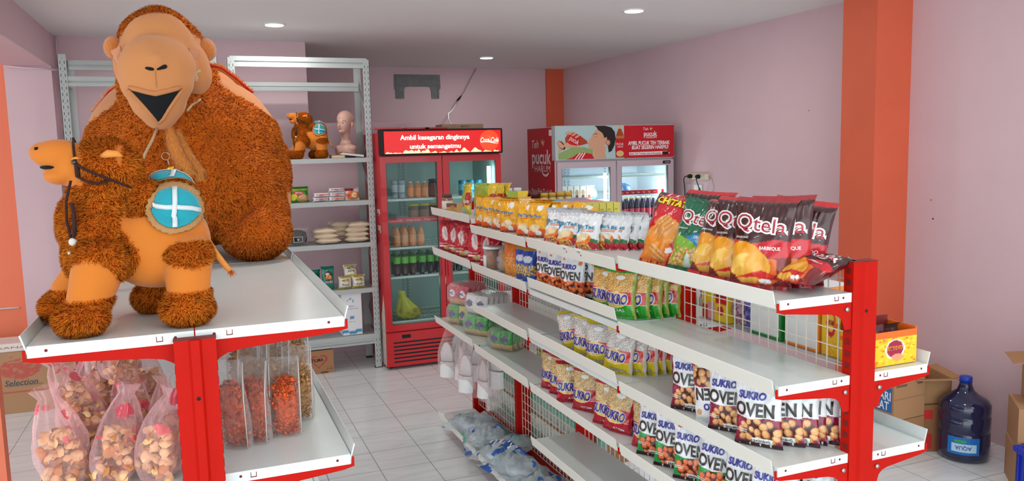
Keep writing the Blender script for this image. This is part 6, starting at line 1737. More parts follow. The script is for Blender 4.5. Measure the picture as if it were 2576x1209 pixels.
# ------------------------------------------------------------------ on the grey rack
def mannequin():
    t = thing('mannequin_head', 'bald pale mannequin head and shoulders on the top shelf of the grey rack', 'mannequin', (1.215, 6.90, 1.803), R(-42))
    SK = mat('mannequin_skin', (208,160,144), 0.45)
    # bust, neck and head as one smooth surface
    me = fuse([('e', (0, 0, 0.04), (0.098, 0.058, 0.085)), ('e', (-.055, 0, 0.075), (.048, .045, .036)), ('e', (.055, 0, 0.075), (.048, .045, .036)), ('e', (0, 0.004, 0.115), (.052, .044, .045)), ('c', (0, 0.008, 0.08), (0, 0.0, 0.20), 0.040, 0.034),
               ('e', (0, 0.012, 0.325), (0.068, 0.080, 0.075)), ('e', (0, -0.016, 0.278), (0.056, 0.064, 0.078)), ('e', (0, -0.034, 0.232), (0.036, 0.040, 0.034)), ('e', (0, 0.0, 0.225), (0.042, 0.045, 0.04)),
               ('e', (0, -0.088, 0.268), (0.0075, 0.012, 0.012)), ('e', (0, -0.080, 0.288), (0.006, 0.010, 0.024)), ('e', (0, -0.070, 0.243), (.016, .010, .008)), ('e', (0, -0.074, 0.219), (.013, .010, .010))], 0.0045, 3)
    v, nn, tt = arrays(me)
    v[:, 2] = np.maximum(v[:, 2], 0.0); me.vertices.foreach_set('co', v.ravel()); me.materials.clear(); me.materials.append(SK); me.polygons.foreach_set('use_smooth', [True]*len(me.polygons)); me.update()
    b = put(bpy.data.objects.new('bust', me), t)
    bv = BVHTree.FromPolygons([tuple(p) for p in v], [tuple(x) for x in tt])
    def f(x, z, off=0.0006):
        h = bv.ray_cast(Vector((x, -0.5, z)), Vector((0, 1, 0)), 1); return h[0]+h[1]*off if h[0] is not None else Vector((x, -0.06, z))
    e = MB(); W = mat('eye_white', (232,226,222), 0.3); I = mat('eye_brown', (46,26,20), 0.3); Bw = mat('brow_brown', (84,48,42), 0.8); LP = mat('lip_rose', (190,120,116), 0.4)
    for s in (-1, 1):
        c = s*0.026
        ring = [f(c+0.0125*math.cos(a), 0.290+0.0048*math.sin(a)) for a in np.linspace(0, 2*PI, 16, endpoint=False)]; e.add([f(c, .290, .0012)]+ring, [(0, 1+i, 1+(i+1) % 16) for i in range(16)], W, True)
        ring = [f(c+0.0046*math.cos(a), 0.290+0.0046*math.sin(a), 0.0016) for a in np.linspace(0, 2*PI, 12, endpoint=False)]; e.add([f(c, .290, .0022)]+ring, [(0, 1+i, 1+(i+1) % 12) for i in range(12)], I, True)
        e.tube([f(c-0.014, .289), f(c-0.006, .2955), f(c+0.004, .2958), f(c+0.014, .290)], 0.0012, I, 6)
        e.tube([f(c-s*0.014, .303), f(c-s*0.002, .310), f(c+s*0.010, .311), f(c+s*0.020, .304)], 0.0017, Bw, 6, [0.6, 1, 1, 0.4])
    e.build('eyes', b)
    l = MB(); l.tube([f(-0.014, .243), f(-0.006, .2465), f(0, .2455), f(0.006, .2465), f(0.014, .243)], 0.0028, LP, 8, [0.4, 1, .9, 1, 0.4]); l.tube([f(-0.012, .2415), f(0, .2385), f(0.012, .2415)], 0.0032, LP, 8, [0.4, 1, 0.4]); l.build('lips', b)
    for s in (-1, 1):
        a = MB(); a.ball((s*0.070, 0.006, 0.275), (0.008, 0.016, 0.026), SK, 14); a.ball((s*0.074, 0.002, 0.277), (0.005, 0.009, 0.016), SK, 10); a.build('ear', b)
mannequin()
def book(x, y, z, w, d, h, rz, cov, label, roll=0.0):
    t = thing('book', label, 'book', (x, y, z)); t.rotation_euler = (0, roll, rz)
    m = MB(); C_ = mat('book_cover_%d' % cov[0], cov, 0.5); m.box(0, w, 0, d, 0, 0.003, C_); m.box(0, w, 0, d, h-0.003, h, C_); m.box(w-0.003, w, 0, d, 0.003, h-0.003, C_) if cov[0] > 99 else m.box(0, w, d-0.003, d, 0.003, h-0.003, C_); m.build('cover', t)
    MB().box(0.003, w-0.005, 0.003, d-0.005, 0.003, h-0.003, mat('book_pages_%d' % cov[0], (232,204,160) if cov[0] > 99 else (238,236,230), 0.8, bump=0.3, bscale=400)).build('pages', t)
book(1.06, 6.69, 1.803, 0.11, 0.15, 0.026, 0.0, (150,120,90), 'small tan book lying flat beside the plush camel on the rack')
book(1.145, 6.69, 1.828, 0.185, 0.14, 0.024, 0.0, (40,38,40), 'dark-covered book resting tilted on the tan book, below the mannequin', R(7.5))
# noodles
p = Paint(30, 26, (40,150,50), 1.2); p.ell(0.38, 0.62, 0.28, 0.13, (206,30,50)); p.rect(0.05, 0.95, 0.80, 0.86, (200,196,60)); p.ell(0.62, 0.26, 0.36, 0.24, (220,170,110)); p.ell(0.1, 0.35, 0.16, 0.2, (226,206,40))
gn = mk('noodle_bundle', 'noodle packet', 0.150, 0.130, 0.10, p, (40,130,50), [('SOTO', 0.38, 0.62, 0.12, 0.36, WH)], 2)
gn.put((0.795, 6.77, 1.448), R(8), 'fat green bundle of noodle packets fully in view on the rack', 'green noodle bundles', 0.0)
gn.put((0.680, 6.80, 1.448), R(8), 'fat green bundle of noodle packets half hidden by the big camel', 'green noodle bundles', 0.0)
p = Paint(30, 20, (232,224,228), 1.4); p.rect(0.2, 0.9, 0.44, 0.66, (214,120,50)); p.rect(0.34, 0.56, 0.44, 0.66, (190,30,40)); p.rect(0.30, 0.6, 0.2, 0.3, (90,70,80)); p.rect(0.12, 0.2, 0.46, 0.64, (70,60,80))
mi_ = mk('noodle_packet', 'noodle packet', 0.135, 0.095, 0.034, p, (226,216,220), [], 2)
k = 0
for (x, n, nm) in ((0.960, 2, 'left'), (1.090, 3, 'middle')):
    for j in range(n):
        mi_.put((x+0.006*(j % 2), 6.71, 1.448+0.002+0.0), 0, '', None); o = bpy.data.objects[-1] if False else None
        ob = [q for q in COL.objects if q.name.startswith('noodle_packet')][-1]
        ob.rotation_euler = (0, 0, R(3)); ob.location = (x+0.006*(j % 2)+(0.0 if j < 2 or n < 3 else 0.0), 6.74, 1.448+j*0.038); ob.scale = (1, 1.9, 0.38)
        tag(ob, f'flat white and orange noodle packet, {["bottom","second","top"][j]} of the {nm} stack on the rack', None, 'flat noodle packets')
p = Paint(34, 30, (226,214,210), 1.1); p.ell(0.5, 0.4, 0.5, 0.34, (226,120,50)); p.ell(0.62, 0.42, 0.2, 0.2, (240,226,200)); p.ell(0.62, 0.42, 0.1, 0.1, (240,160,40)); p.rect(0, 0.6, 0.75, 0.95, (150,24,44)); p.ell(0.2, 0.4, 0.15, 0.1, (200,40,30))
mk('noodle_packet', 'noodle packet', 0.125, 0.105, 0.05, p, (200,180,170), [], 1).put((1.222, 6.75, 1.448), R(4), 'upright noodle packet showing an egg and red print at the right of the rack', None, 0.0)
# dark coffee packs
t = thing('coffee_bag', 'clear bag of dark powder with a black label beside the giant camel', 'bag', (0.76, 6.80, 1.092), R(4))
bumpy('powder', t, mat('dark_powder', (58,40,40), 0.7, vary=0.2, vscale=50), (0, 0, 0.062), (0.082, 0.045, 0.062), 5, 0.06, 20, zmin=0.001)
m = MB(); m.box(-0.04, 0.035, -0.052, -0.050, 0.028, 0.072, PRW); m.box(-0.037, 0.032, -0.053, -0.052, 0.031, 0.069, BLACK); m.ball((-0.002, -0.0535, 0.048), (0.008, 0.001, 0.007), PRW, 8); m.build('label', t)
bagskin('film', t, CLEARF, [(0.06, 0), (0.078, 0.03), (0.080, 0.08), (0.072, 0.125), (0.085, 0.14)], 8, sx=1.12, sy=0.68)
# rice pillows
RC = [(226,206,180), (216,192,166), (232,214,190)]
p = Paint(14, 12, RC[0], 1.6); rice = mk('rice_bag', 'bag of rice', 0.215, 0.13, 0.10, p, RC[0], [], 3, seal=0.03)
spots = [(1.00, 0, 0, 'bottom left'), (1.235, 0, 0, 'bottom right'), (0.985, 1, 0, 'second layer, left'), (1.10, 1, 1, 'second layer, middle'), (1.24, 1, 0, 'second layer, right'), (0.985, 2, 0, 'third layer, left'), (1.10, 2, 1, 'third layer, middle'), (1.245, 2, 0, 'third layer, right'), (1.275, 3, 0, 'top, brightest, at the right'), (1.14, 3, 1, 'top, at the back')]
for (x, l, b, lb) in spots:
    o = rice.put((x, 6.72+b*0.09+0.0, 1.092+l*0.040+0.028), R(3*(l-1)), f'pale pillow bag of rice or flour, {lb} of the pile', 'pale bags piled on the rack', R(0)); o.rotation_euler = (R(-90), 0, R(4*(l-1.5))); o.scale = (1.0 if b == 0 else 0.9, 0.56, 1.12); o.location.y -= 0.03
# coffee packs in green, flour bags
p = Paint(26, 36, (10,120,100), 0.62); p.ell(0.5, 0.62, 0.34, 0.20, (40,30,26)); p.ell(0.5, 0.56, 0.28, 0.10, (220,130,50)); p.ell(0.42, 0.70, 0.16, 0.05, (226,220,200))
gc = mk('coffee_packet', 'packet', 0.110, 0.200, 0.055, p, (10,110,92), [('ANGSA', 0.5, 0.36, 0.09, 0.7, (226,190,200), {'bold': 0.02})], 2)
gc.put((0.985, 6.74, 0.702), R(6), 'teal green packet with a dark round picture on the rack, in front', 'teal packets', 0.0); gc.put((0.885, 6.78, 0.702), R(10), 'teal green packet behind the corner of the left shelving', 'teal packets', -0.05, scale=0.88)
p = Paint(30, 30, (226,222,208), 1.0); p.rect(0, 1, 0, 0.16, (206,186,60)); p.ell(0.5, 0.66, 0.34, 0.14, (196,180,120)); p.rect(0.1, 0.9, 0.85, 1, (190,170,90)); p.poly([(0.2, 0.62), (0.8, 0.7), (0.75, 0.74), (0.25, 0.70)], (110,90,40))
fl = mk('flour_bag', 'bag of sugar', 0.115, 0.110, 0.09, p, (220,214,200), [('Kunci', 0.5, 0.38, 0.15, 0.55, (50,44,40), {'shear': 0.3})], 2)
for (x, z, lb) in ((1.125, 0.702, 'lower left'), (1.240, 0.702, 'lower right'), (1.180, 0.795, 'on top')): fl.put((x, 6.74, z), R(3), f'white and yellow packed bag with script lettering, {lb}', 'white and yellow bags', 0.0 if z < 0.75 else -0.5)
p = Paint(20, 30, (236,236,238), 0.46); p.rect(0, 1, 0.03, 0.10, (60,150,200), 0.03); p.ell(0.45, 0.78, 0.14, 0.055, (90,140,180)); p.ell(0.45, 0.78, 0.10, 0.04, (236,236,238)); p.ell(0.5, 0.40, 0.11, 0.045, (90,150,190)); p.rect(0.2, 0.85, 0.92, 0.925, (120,120,130))
box_unit('water_carton', 0.170, 0.20, 0.375, p, (220,220,224), (90,60,56), [('WUDHU', 0.5, 0.66, 0.025, 0.3, (70,100,140)), ('AIR MINUM', 0.5, 0.60, 0.02, 0.6, (120,130,150)), ('ISI 24', 0.5, 0.30, 0.018, 0.3, (120,130,150))], cat='carton').put((1.165, 6.82, 0.302), 'tall white carton with blue waves on the lowest rack shelf', rz=R(2))

# ------------------------------------------------------------------ cartons on the floor
BRN = (178,134,96)
def carton(w, d, h, pf, loc, rz, label, texts=(), top=None, side=None, stext=()):
    return box_unit('carton', w, d, h, pf, side or (160,118,84), top or (186,144,106), texts, 'cardboard box', stext).put(loc, label, rz=R(rz))
p = Paint(60, 50, (170,122,84), 1.2)
hx = [((0.5+0.30*(16*math.sin(a)**3)/17*1.0), 0.55+0.34*(13*math.cos(a)-5*math.cos(2*a)-2*math.cos(3*a)-math.cos(4*a))/17) for a in np.linspace(0, 2*PI, 60, endpoint=False)]
hi = [((0.5+(x-0.5)*0.84), 0.56+(y-0.56)*0.84) for x, y in hx]
p.poly(hx, (186,36,46)); p.poly(hi, (170,122,84)); p.rect(0.55, 0.80, 0.02, 0.10, (110,76,50))
carton(0.245, 0.16, 0.200, p, (0.868, 6.78, 0.001), 2, 'brown cooking oil carton with a red heart under the grey rack', [('FILMA', 0.46, 0.60, 0.14, 0.40, (60,30,26), {'bold': 0.02}), ('4 x 2L', 0.85, 0.20, 0.08, 0.2, (80,50,34))])
p = Paint(60, 50, BRN, 1.2); p.ell(0.60, 0.72, 0.15, 0.16, (190,90,76)); g = random.Random(1)
for i in range(60): p.ell(g.gauss(0.60, 0.07), g.gauss(0.74, 0.08), 0.012, 0.01, g.choice([(196,80,66), BRN]))
p.rect(0.0, 1, 0.335, 0.35, (190,70,60)); p.rect(0.5, 0.75, 0.44, 0.45, (140,104,80)); p.ell(0.80, 0.90, 0.03, 0.035, (90,100,110)); p.ell(0.89, 0.905, 0.03, 0.035, (90,100,110))
carton(0.90, 0.30, 0.455, p, (-1.365, 6.80, 0.001), -2, 'wide brown carton with a red tree print and script lettering, far left on the floor', [('Selection', 0.60, 0.50, 0.09, 0.24, (70,76,90), {'shear': 0.25, 'bold': 0.015})])
p = Paint(30, 10, (236,222,214), 5); carton(0.78, 0.26, 0.06, p, (-1.37, 6.80, 0.458), -2, 'flat white carton lying on the wide brown carton', [('PANGANAN', 0.5, 0.5, 0.25, 0.5, (150,120,120))], top=(236,226,220), side=(230,216,206))
# right wall corner
p = Paint(50, 50, (186,140,100), 0.9); p.rect(0.0, 1, 0.55, 0.56, (150,110,78)); p.rect(0.08, 0.42, 0.86, 0.93, (120,96,84)); p.rect(0.75, 0.93, 0.86, 0.94, (120,96,84))
pc = box_unit('carton', 0.255, 0.235, 0.225, p, (176,130,92), (190,148,110), [], 'cardboard box', [('POCARI', 0.5, 0.62, 0.22, 0.82, WH), ('SWEAT', 0.5, 0.36, 0.22, 0.72, WH)])
o = pc.put((3.770, 3.46, 0.228), 'brown drink carton with a blue side panel and white lettering, upper of two', rz=R(3))
m = MB(); BL = mat('carton_blue_print', (44,110,180), 0.6); m.box(-0.1279, -0.1270, -0.105, 0.105, 0.045, 0.19, BL); m.box(-0.12, 0.08, -0.04, 0.09, 0.2252, 0.2258, BL); q = m.build('blue_print', o)
lt = MB(); lettering(lt, 'POCARI', PRW, (-0.02, 0.03, 0.2262), (1,0,0), (0,1,0), 0.05, 0.17); lt.build('top_lettering', q)
p = Paint(30, 30, (176,128,90), 0.9); p.rect(0, 0.25, 0, 0.9, (160,112,76))
carton(0.255, 0.235, 0.223, p, (3.770, 3.46, 0.001), 1, 'plain brown carton under the blue-printed drink carton')
p = Paint(30, 30, (186,140,96), 0.9); p.rect(0.55, 0.78, 0, 1, (40,140,160))
carton(0.20, 0.16, 0.17, p, (3.545, 3.49, 0.001), 3, 'small carton with a teal tape strip behind the red post')
p = Paint(40, 60, (140,96,64), 0.7); p.rect(0.30, 0.62, 0.72, 0.92, (190,40,36)); p.rect(0.30, 0.62, 0.06, 0.40, (190,40,36))
carton(0.175, 0.30, 0.275, p, (3.99, 3.48, 0.001), -22, 'brown carton with red tape marks beside the drink cartons')
t = thing('open_carton', 'open brown carton with raised flaps on top of the red-taped one', 'cardboard box', (4.02, 3.50, 0.278), R(-22))
CB = mat('carton_brown', (176,132,92), 0.8); CBD = mat('carton_inside', (140,100,68), 0.85)
m = MB(); w, d, h = 0.125, 0.145, 0.15
m.box(-w, w, -d, -d+0.004, 0, h, CB); m.box(-w, w, d-0.004, d, 0, h, CB); m.box(-w, -w+0.004, -d, d, 0, h, CB); m.box(w-0.004, w, -d, d, 0, h, CB); m.box(-w, w, -d, d, 0, 0.004, CBD); m.build('box', t)
for k, (a, b, c, e) in enumerate([((-w, -d, h), (w, -d, h), (w, -d-0.09, h+0.02), (-w, -d-0.09, h+0.02)), ((-w, d, h), (-w, -d, h), (-w-0.03, -d, h-0.06), (-w-0.03, d, h-0.06)), ((w, -d, h), (w, d, h), (w+0.06, d, h+0.01), (w+0.06, -d, h+0.01))]):
    f = MB().quad(a, b, c, e, CB).build('flap', t); s_ = f.modifiers.new('t', 'SOLIDIFY'); s_.thickness = 0.004
# water jug
t = thing('water_jug', 'large dark blue water jug with an upside down blue label by the right wall', 'water jug', (4.055, 3.205, 0.0))
JB = bpy.data.materials.new('jug_plastic'); JB.use_nodes = True; b = JB.node_tree.nodes['Principled BSDF']; b.inputs['Base Color'].default_value = (*lin((34,40,84)), 1); b.inputs['Roughness'].default_value = 0.12; b.inputs['Transmission Weight'].default_value = 0.35; b.inputs['Coat Weight'].default_value = 0.5
pr = [(0.10, 0.0), (0.128, 0.012), (0.135, 0.03), (0.135, 0.16), (0.131, 0.165), (0.131, 0.172), (0.135, 0.178), (0.135, 0.255), (0.131, 0.26), (0.131, 0.268), (0.135, 0.275), (0.134, 0.325), (0.115, 0.352), (0.075, 0.375), (0.045, 0.40), (0.034, 0.43), (0.030, 0.452)]
MB().lathe(pr, JB, n=48).build('body', t)
MB().lathe([(0.033, 0.445), (0.034, 0.475), (0.030, 0.480)], mat('jug_cap', (30,60,170), 0.35), n=28).build('cap', t)
def arc_quad(m, r, a0, a1, z0, z1, M, n=10):
    for i in range(n):
        a, b = a0+(a1-a0)*i/n, a0+(a1-a0)*(i+1)/n
        m.quad((r*math.cos(a), r*math.sin(a), z0), (r*math.cos(b), r*math.sin(b), z0), (r*math.cos(b), r*math.sin(b), z1), (r*math.cos(a), r*math.sin(a), z1), M)
m = MB(); ac = math.atan2(-3.2, -4.05)
arc_quad(m, 0.1362, ac-0.62, ac+0.62, 0.055, 0.155, mat('aqua_label_blue', (30,110,190), 0.35))
arc_quad(m, 0.1366, ac-0.45, ac+0.5, 0.070, 0.118, mat('aqua_label_pale', (180,214,236), 0.35)); arc_quad(m, 0.1366, ac-0.35, ac+0.1, 0.125, 0.140, mat('aqua_label_green', (60,160,80), 0.35))
lb_ = m.build('label', t)
m = MB(); tv, tf = text_tris('AQUA', 0, 0.02); tv, tf = subdiv2(tv, tf, 1); sp = tv[:, 0].max()-tv[:, 0].min()
m.add([(0.1372*math.cos(ac-tv[i, 0]*0.62/sp), 0.1372*math.sin(ac-tv[i, 0]*0.62/sp), 0.094-tv[i, 1]*0.022) for i in range(len(tv))], tf, mat('aqua_letters', (70,80,150), 0.4)); m.build('lettering', lb_)
MB().tube([(-0.06, 0.12, 0.20), (-0.075, 0.15, 0.205), (-0.075, 0.15, 0.25), (-0.06, 0.12, 0.255)], 0.01, JB, 10).build('handle', t)
# stacked tea cartons
def teabox(loc, rz, s, label, word, h=0.235):
    p = Paint(50, 40, BRN, 1.4); p.rect(0.06, 0.30, 0.05, 0.16, (120,80,54)); p.ell(0.14, 0.88, 0.05, 0.06, (140,98,66)); p.ell(0.62, 0.30, 0.09, 0.12, (130,88,58)); p.ell(0.62, 0.30, 0.05, 0.06, BRN)
    o = box_unit('carton', 0.34, 0.28, h, p, (170,126,90), (186,146,106), word, 'cardboard box').put(loc, label, rz=R(rz), scale=s); return o
TB = [('Teh', 0.60, 0.84, 0.10, 0.18, (70,46,34), {'shear': 0.2}), ('PUCUK', 0.72, 0.64, 0.20, 0.46, (50,32,26), {'bold': 0.03}), ('HARUM', 0.74, 0.46, 0.10, 0.36, (60,40,30))]
teabox((4.085, 2.735, 0.001), -44, 1.0, 'brown carton at the bottom of the stack by the right wall', [('HARUM', 0.7, 0.5, 0.12, 0.4, (110,76,52))], 0.225)
teabox((4.10, 2.74, 0.228), -44, 1.0, 'brown tea carton with dark lettering in the middle of the stack', TB, 0.215)
t = thing('open_carton', 'open brown carton with a red ribbon print on top of the stack by the wall', 'cardboard box', (4.15, 2.72, 0.4445), R(-44))
m = MB(); w, d, h = 0.16, 0.13, 0.235
m.box(-w, w, -d, -d+0.004, 0, h, CB); m.box(-w, w, d-0.004, d, 0, h, CB); m.box(-w, -w+0.004, -d, d, 0, h, CB); m.box(w-0.004, w, -d, d, 0, h, CB); m.box(-w, w, -d, d, 0, 0.004, CBD); bx_ = m.build('box', t)
m = MB(); m.add([(-0.12, -d-0.0008, 0.17), (-0.09, -d-0.0008, 0.178), (-0.05, -d-0.0008, 0.172), (-0.02, -d-0.0008, 0.178), (-0.025, -d-0.0008, 0.155), (-0.06, -d-0.0008, 0.150), (-0.09, -d-0.0008, 0.157), (-0.115, -d-0.0008, 0.150)], [(7, 6, 5, 4, 3, 2, 1, 0)], mat('carton_red_print', (186,44,40), 0.7))
m.box(-0.11, -0.03, -d-0.001, -d, 0.03, 0.055, mat('carton_dark_print', (110,74,50), 0.8)); lettering(m, 'GARUDAFOOD', mat('carton_dark_print', (110,74,50)), (-0.07, -d, 0.125), (1,0,0), (0,0,1), 0.010, 0.08); m.build('print', bx_)
for k, (a, b, c, e) in enumerate([((-w, d, h), (-w, -d, h), (-w-0.085, -d, h-0.01), (-w-0.085, d, h-0.01)), ((-w, -d, h), (w, -d, h), (w, -d+0.03, h+0.09), (-w, -d+0.03, h+0.09)), ((w, -d, h), (w, d, h), (w+0.07, d, h+0.02), (w+0.07, -d, h+0.02))]):
    f = MB().quad(a, b, c, e, CB).build('flap', t); s_ = f.modifiers.new('t', 'SOLIDIFY'); s_.thickness = 0.004
# blue crate
t = thing('plastic_crate', 'blue plastic crate at the right edge of the picture', 'crate', (3.945, 2.50, 0.0), R(-25))
BC = mat('blue_crate', (24,54,190), 0.4)
m = MB(); w, d, h = 0.20, 0.15, 0.27
for (x0, x1, y0, y1) in ((-w, w, -d, -d+0.008), (-w, w, d-0.008, d), (-w, -w+0.008, -d, d), (w-0.008, w, -d, d)): m.box(x0, x1, y0, y1, 0.0, h, BC)
m.box(-w, w, -d, d, 0, 0.008, BC); m.box(-w-0.014, w+0.014, -d-0.014, -d, h-0.03, h, BC, 0.003); m.box(-w-0.014, w+0.014, d, d+0.014, h-0.03, h, BC, 0.003); m.box(-w-0.014, -w, -d, d, h-0.03, h, BC, 0.003); m.box(w, w+0.014, -d, d, h-0.03, h, BC, 0.003)
for i in range(9):
    x = -w+0.03+i*0.0425; m.box(x-0.004, x+0.004, -d-0.008, -d, 0.02, h-0.04, BC)
for i in range(6):
    y = -d+0.03+i*0.048; m.box(-w-0.008, -w, y-0.004, y+0.004, 0.02, h-0.04, BC)
m.build('crate_body', t)

# ------------------------------------------------------------------ inside the coolers
def yrow(u, xs, y, z, desc, group, **k):
    for i, x in enumerate(xs): u.put((x, y, z), f'{desc}, {side_word(i, len(xs))}', group, **k)
yf = 6.56
cn = can('drink_can', 0.030, 0.155, (150,160,170), (176,186,192)); yrow(cn, [1.575, 1.637], 6.70, 1.447, 'tall grey can on the top shelf of the red cooler', 'tall grey cans')
oj = bottle('juice_bottle', 0.030, 0.140, (206,120,50), (226,214,206), (230,130,50), (0.15, 0.62), capr=0.014); yrow(oj, [1.715, 1.778, 1.840], 6.70, 1.447, 'small orange juice bottle on the top shelf of the red cooler', 'small orange juice bottles')
dj = jar('dark_drink_bottle', 0.040, 0.155, (90,44,36), (40,28,28), (120,60,50)); yrow(dj, [1.925, 2.01], 6.74, 1.447, 'dark brown capped bottle on the top shelf of the red cooler', 'dark brown bottles')
tc = jar('tea_cup', 0.045, 0.130, (86,52,40), (176,176,40), (140,100,80), cat='cup', cover=0.14); yrow(tc, [1.735, 1.83, 1.92], 6.70, 1.264, 'dark cup with a yellow lid on the red cooler shelf', 'yellow-lidded cups')
gj = jar('green_drink_cup', 0.040, 0.10, (20,80,50), (24,60,44)); yrow(gj, [2.03, 2.115], 6.76, 1.264, 'dark green cup on the red cooler shelf', 'dark green cups')
ob_ = bottle('orange_drink_bottle', 0.031, 0.165, (224,136,76), (232,110,50), (232,160,110), (0.2, 0.6), capr=0.014)
for r, y in enumerate((6.68, 6.78)): yrow(ob_, [1.575, 1.645, 1.715, 1.785][:4-r], y, 1.037, f'orange drink bottle, {["front","back"][r]} line in the red cooler', 'orange drink bottles')
gb = bottle('green_label_bottle', 0.032, 0.200, (60,20,26), (60,130,70), (110,190,60), (0.52, 0.80), capr=0.014, top=(40,90,50))
g2 = bottle('green_label_bottle', 0.032, 0.200, (24,26,34), (40,110,60), (90,180,70), (0.52, 0.80), capr=0.014, top=(30,80,50))
for r, y in enumerate((6.67, 6.77)):
    yrow(gb, [1.565, 1.635, 1.705], y, 0.787, f'dark red drink bottle with a green label, {["front","back"][r]} line', 'green-labelled bottles')
    yrow(g2, [1.79, 1.865, 1.935], y, 0.787, f'black drink bottle with a green label, {["front","back"][r]} line', 'green-labelled bottles')
t = thing('yellow_bag', 'translucent yellow plastic bag with vegetables at the bottom of the red cooler', 'plastic bag', (1.665, 6.72, 0.402))
bumpy('vegetables', t, mat('green_orange_produce', (150,140,50), 0.7, vary=0.5, vscale=25), (0, 0, 0.05), (0.10, 0.07, 0.05), 3, 0.25, 30, zmin=0.002)
bagskin('film', t, film('yellow_film', (226,220,40), 0.5, 0.2, 0.8, 14), [(0.07, 0), (0.105, 0.03), (0.095, 0.09), (0.06, 0.14), (0.025, 0.19), (0.03, 0.24)], 7, 0.15, 14, sx=1.0, sy=0.7, lean=(-0.06, 0))
bc = can('blue_can', 0.034, 0.135, (30,130,170), (90,190,210)); yrow(bc, [2.19, 2.265, 2.340], 6.72, 1.447, 'bright blue can in the right half of the red cooler', 'bright blue cans')
g3 = bottle('dark_bottle', 0.032, 0.2, (30,50,44), (40,80,60), (60,110,80), capr=0.014); yrow(g3, [2.06, 2.13], 6.70, 0.787, 'dark bottle in the right half of the red cooler', 'dark bottles in the right half')
yc = jar('yellow_cup', 0.036, 0.08, (226,206,40), (232,214,50), cat='cup'); yrow(yc, [2.09, 2.17, 2.25, 2.33], 6.70, 1.264, 'yellow cup in the right half of the red cooler', 'yellow cups')
# tea cooler
p = Paint(14, 26, (232,228,220), 0.45); p.ell(0.5, 0.55, 0.35, 0.2, (190,150,120)); p.rect(0, 1, 0.1, 0.2, (160,90,80)); p.ell(0.5, 0.3, 0.3, 0.1, (120,60,50))
mc = box_unit('milk_carton', 0.058, 0.05, 0.14, p, (220,216,206), (240,236,230), cat='carton')
for i in range(6): mc.put((3.12+i*0.064, 6.74, 1.347), f'small patterned milk carton in the left half of the white cooler, {side_word(i, 6)}', 'patterned cartons in the white cooler')
t = thing('blue_bag', 'light blue plastic bag beside the lamp in the left half of the white cooler', 'plastic bag', (3.50, 6.78, 1.347))
bagskin('film', t, film('blue_film', (120,190,230), 0.6, 0.3, 0.6, 16), [(0.03, 0), (0.05, 0.03), (0.045, 0.08), (0.02, 0.12), (0.03, 0.14)], 9, 0.1)
t = thing('ice_pack_bag', 'white and blue plastic bag on the shelf in the right half of the white cooler', 'plastic bag', (3.80, 6.76, 1.402))
bumpy('contents', t, mat('white_blue_pack', (190,214,236), 0.5, vary=0.3, vscale=14), (0, 0, 0.035), (0.10, 0.05, 0.035), 5, 0.2, 25, zmin=0.002)
bagskin('film', t, film('blue_film2', (60,150,230), 0.35, 0.3, 0.6, 16), [(0.06, 0), (0.09, 0.02), (0.08, 0.06), (0.04, 0.09)], 2, 0.1, sx=1.2, sy=0.6)
tb = bottle('tea_bottle', 0.029, 0.205, (52,44,62), (222,200,140), (214,70,96), (0.15, 0.48), capr=0.014, top=(60,50,70))
for r, y in enumerate((6.70, 6.78)):
    for i in range(7): tb.put((3.755+i*0.0625, y, 1.152), f'dark tea bottle with a cream cap and red label, {side_word(i, 7)}, {["front","back"][r]} line', 'tea bottles in the white cooler')
for i in range(7): tb.put((3.12+i*0.0625, 6.72, 0.902), f'dark tea bottle in the left half of the white cooler, {side_word(i, 7)}', 'tea bottles in the left half')
# things lying on the red cooler
p = Paint(30, 8, (150,120,96), 6); p.rect(0.25, 0.26, 0, 1, (110,80,60)); p.ell(0.9, 0.5, 0.03, 0.3, (190,90,70)); p.ell(0.3, 0.5, 0.02, 0.3, (190,90,70))
box_unit('thin_carton', 0.37, 0.20, 0.038, p, (140,110,88), (160,130,104), [('MINI FRUIT', 0.55, 0.5, 0.4, 0.2, (90,60,50))], 'carton').put((2.16, 6.66, 2.028), 'flat brown carton lying on top of the red cooler', rz=0)
for i, x in enumerate((1.52, 1.76, 1.92)):
    t = MB().box(-0.10, 0.10, -0.08, 0.08, 0, 0.014, CRED, 0.003).build('red_tray'); t.location = (x, 6.63, 2.028); tag(t, f'thin red tray lying on top of the red cooler, {side_word(i, 3)}', 'tray', 'thin red trays')

# ------------------------------------------------------------------ wall fittings
t = thing('power_strip', 'cream power strip mounted on the right wall with two black plugs', 'power strip', (XW, 6.32, 1.548))
m = MB(); m.box(-0.032, 0, -0.16, 0.15, -0.03, 0.03, CREAM, 0.012); b = m.build('strip_body', t)
for y in (0.09, 0.03, -0.04, -0.10):
    s_ = MB(); s_.lathe([(0.022, -0.0005), (0.022, -0.0335), (0.018, -0.034), (0.018, -0.030)], mat('cream_socket', (206,196,172), 0.5), (0, y, 0), 20, 'x'); s_.build('socket', b)
def plug(y, name, pts):
    m = MB(); m.lathe([(0.020, -0.034), (0.021, -0.055), (0.012, -0.075)], BLACK, (0, y, 0), 16, 'x'); m.tube(pts, 0.0045, BLACK, 8)
    return m
o = plug(0.09, 'p', [(-0.07, 0.09, 0), (-0.075, 0.13, 0.0), (-0.05, 0.19, -0.03), (-0.03, 0.20, -0.15), (-0.03, 0.215, -0.45), (-0.03, 0.215, -1.0)]).build('plug_and_cord'); o.location = (XW, 6.32, 1.548); tag(o, 'black plug and cord on the left end of the power strip', 'plug')
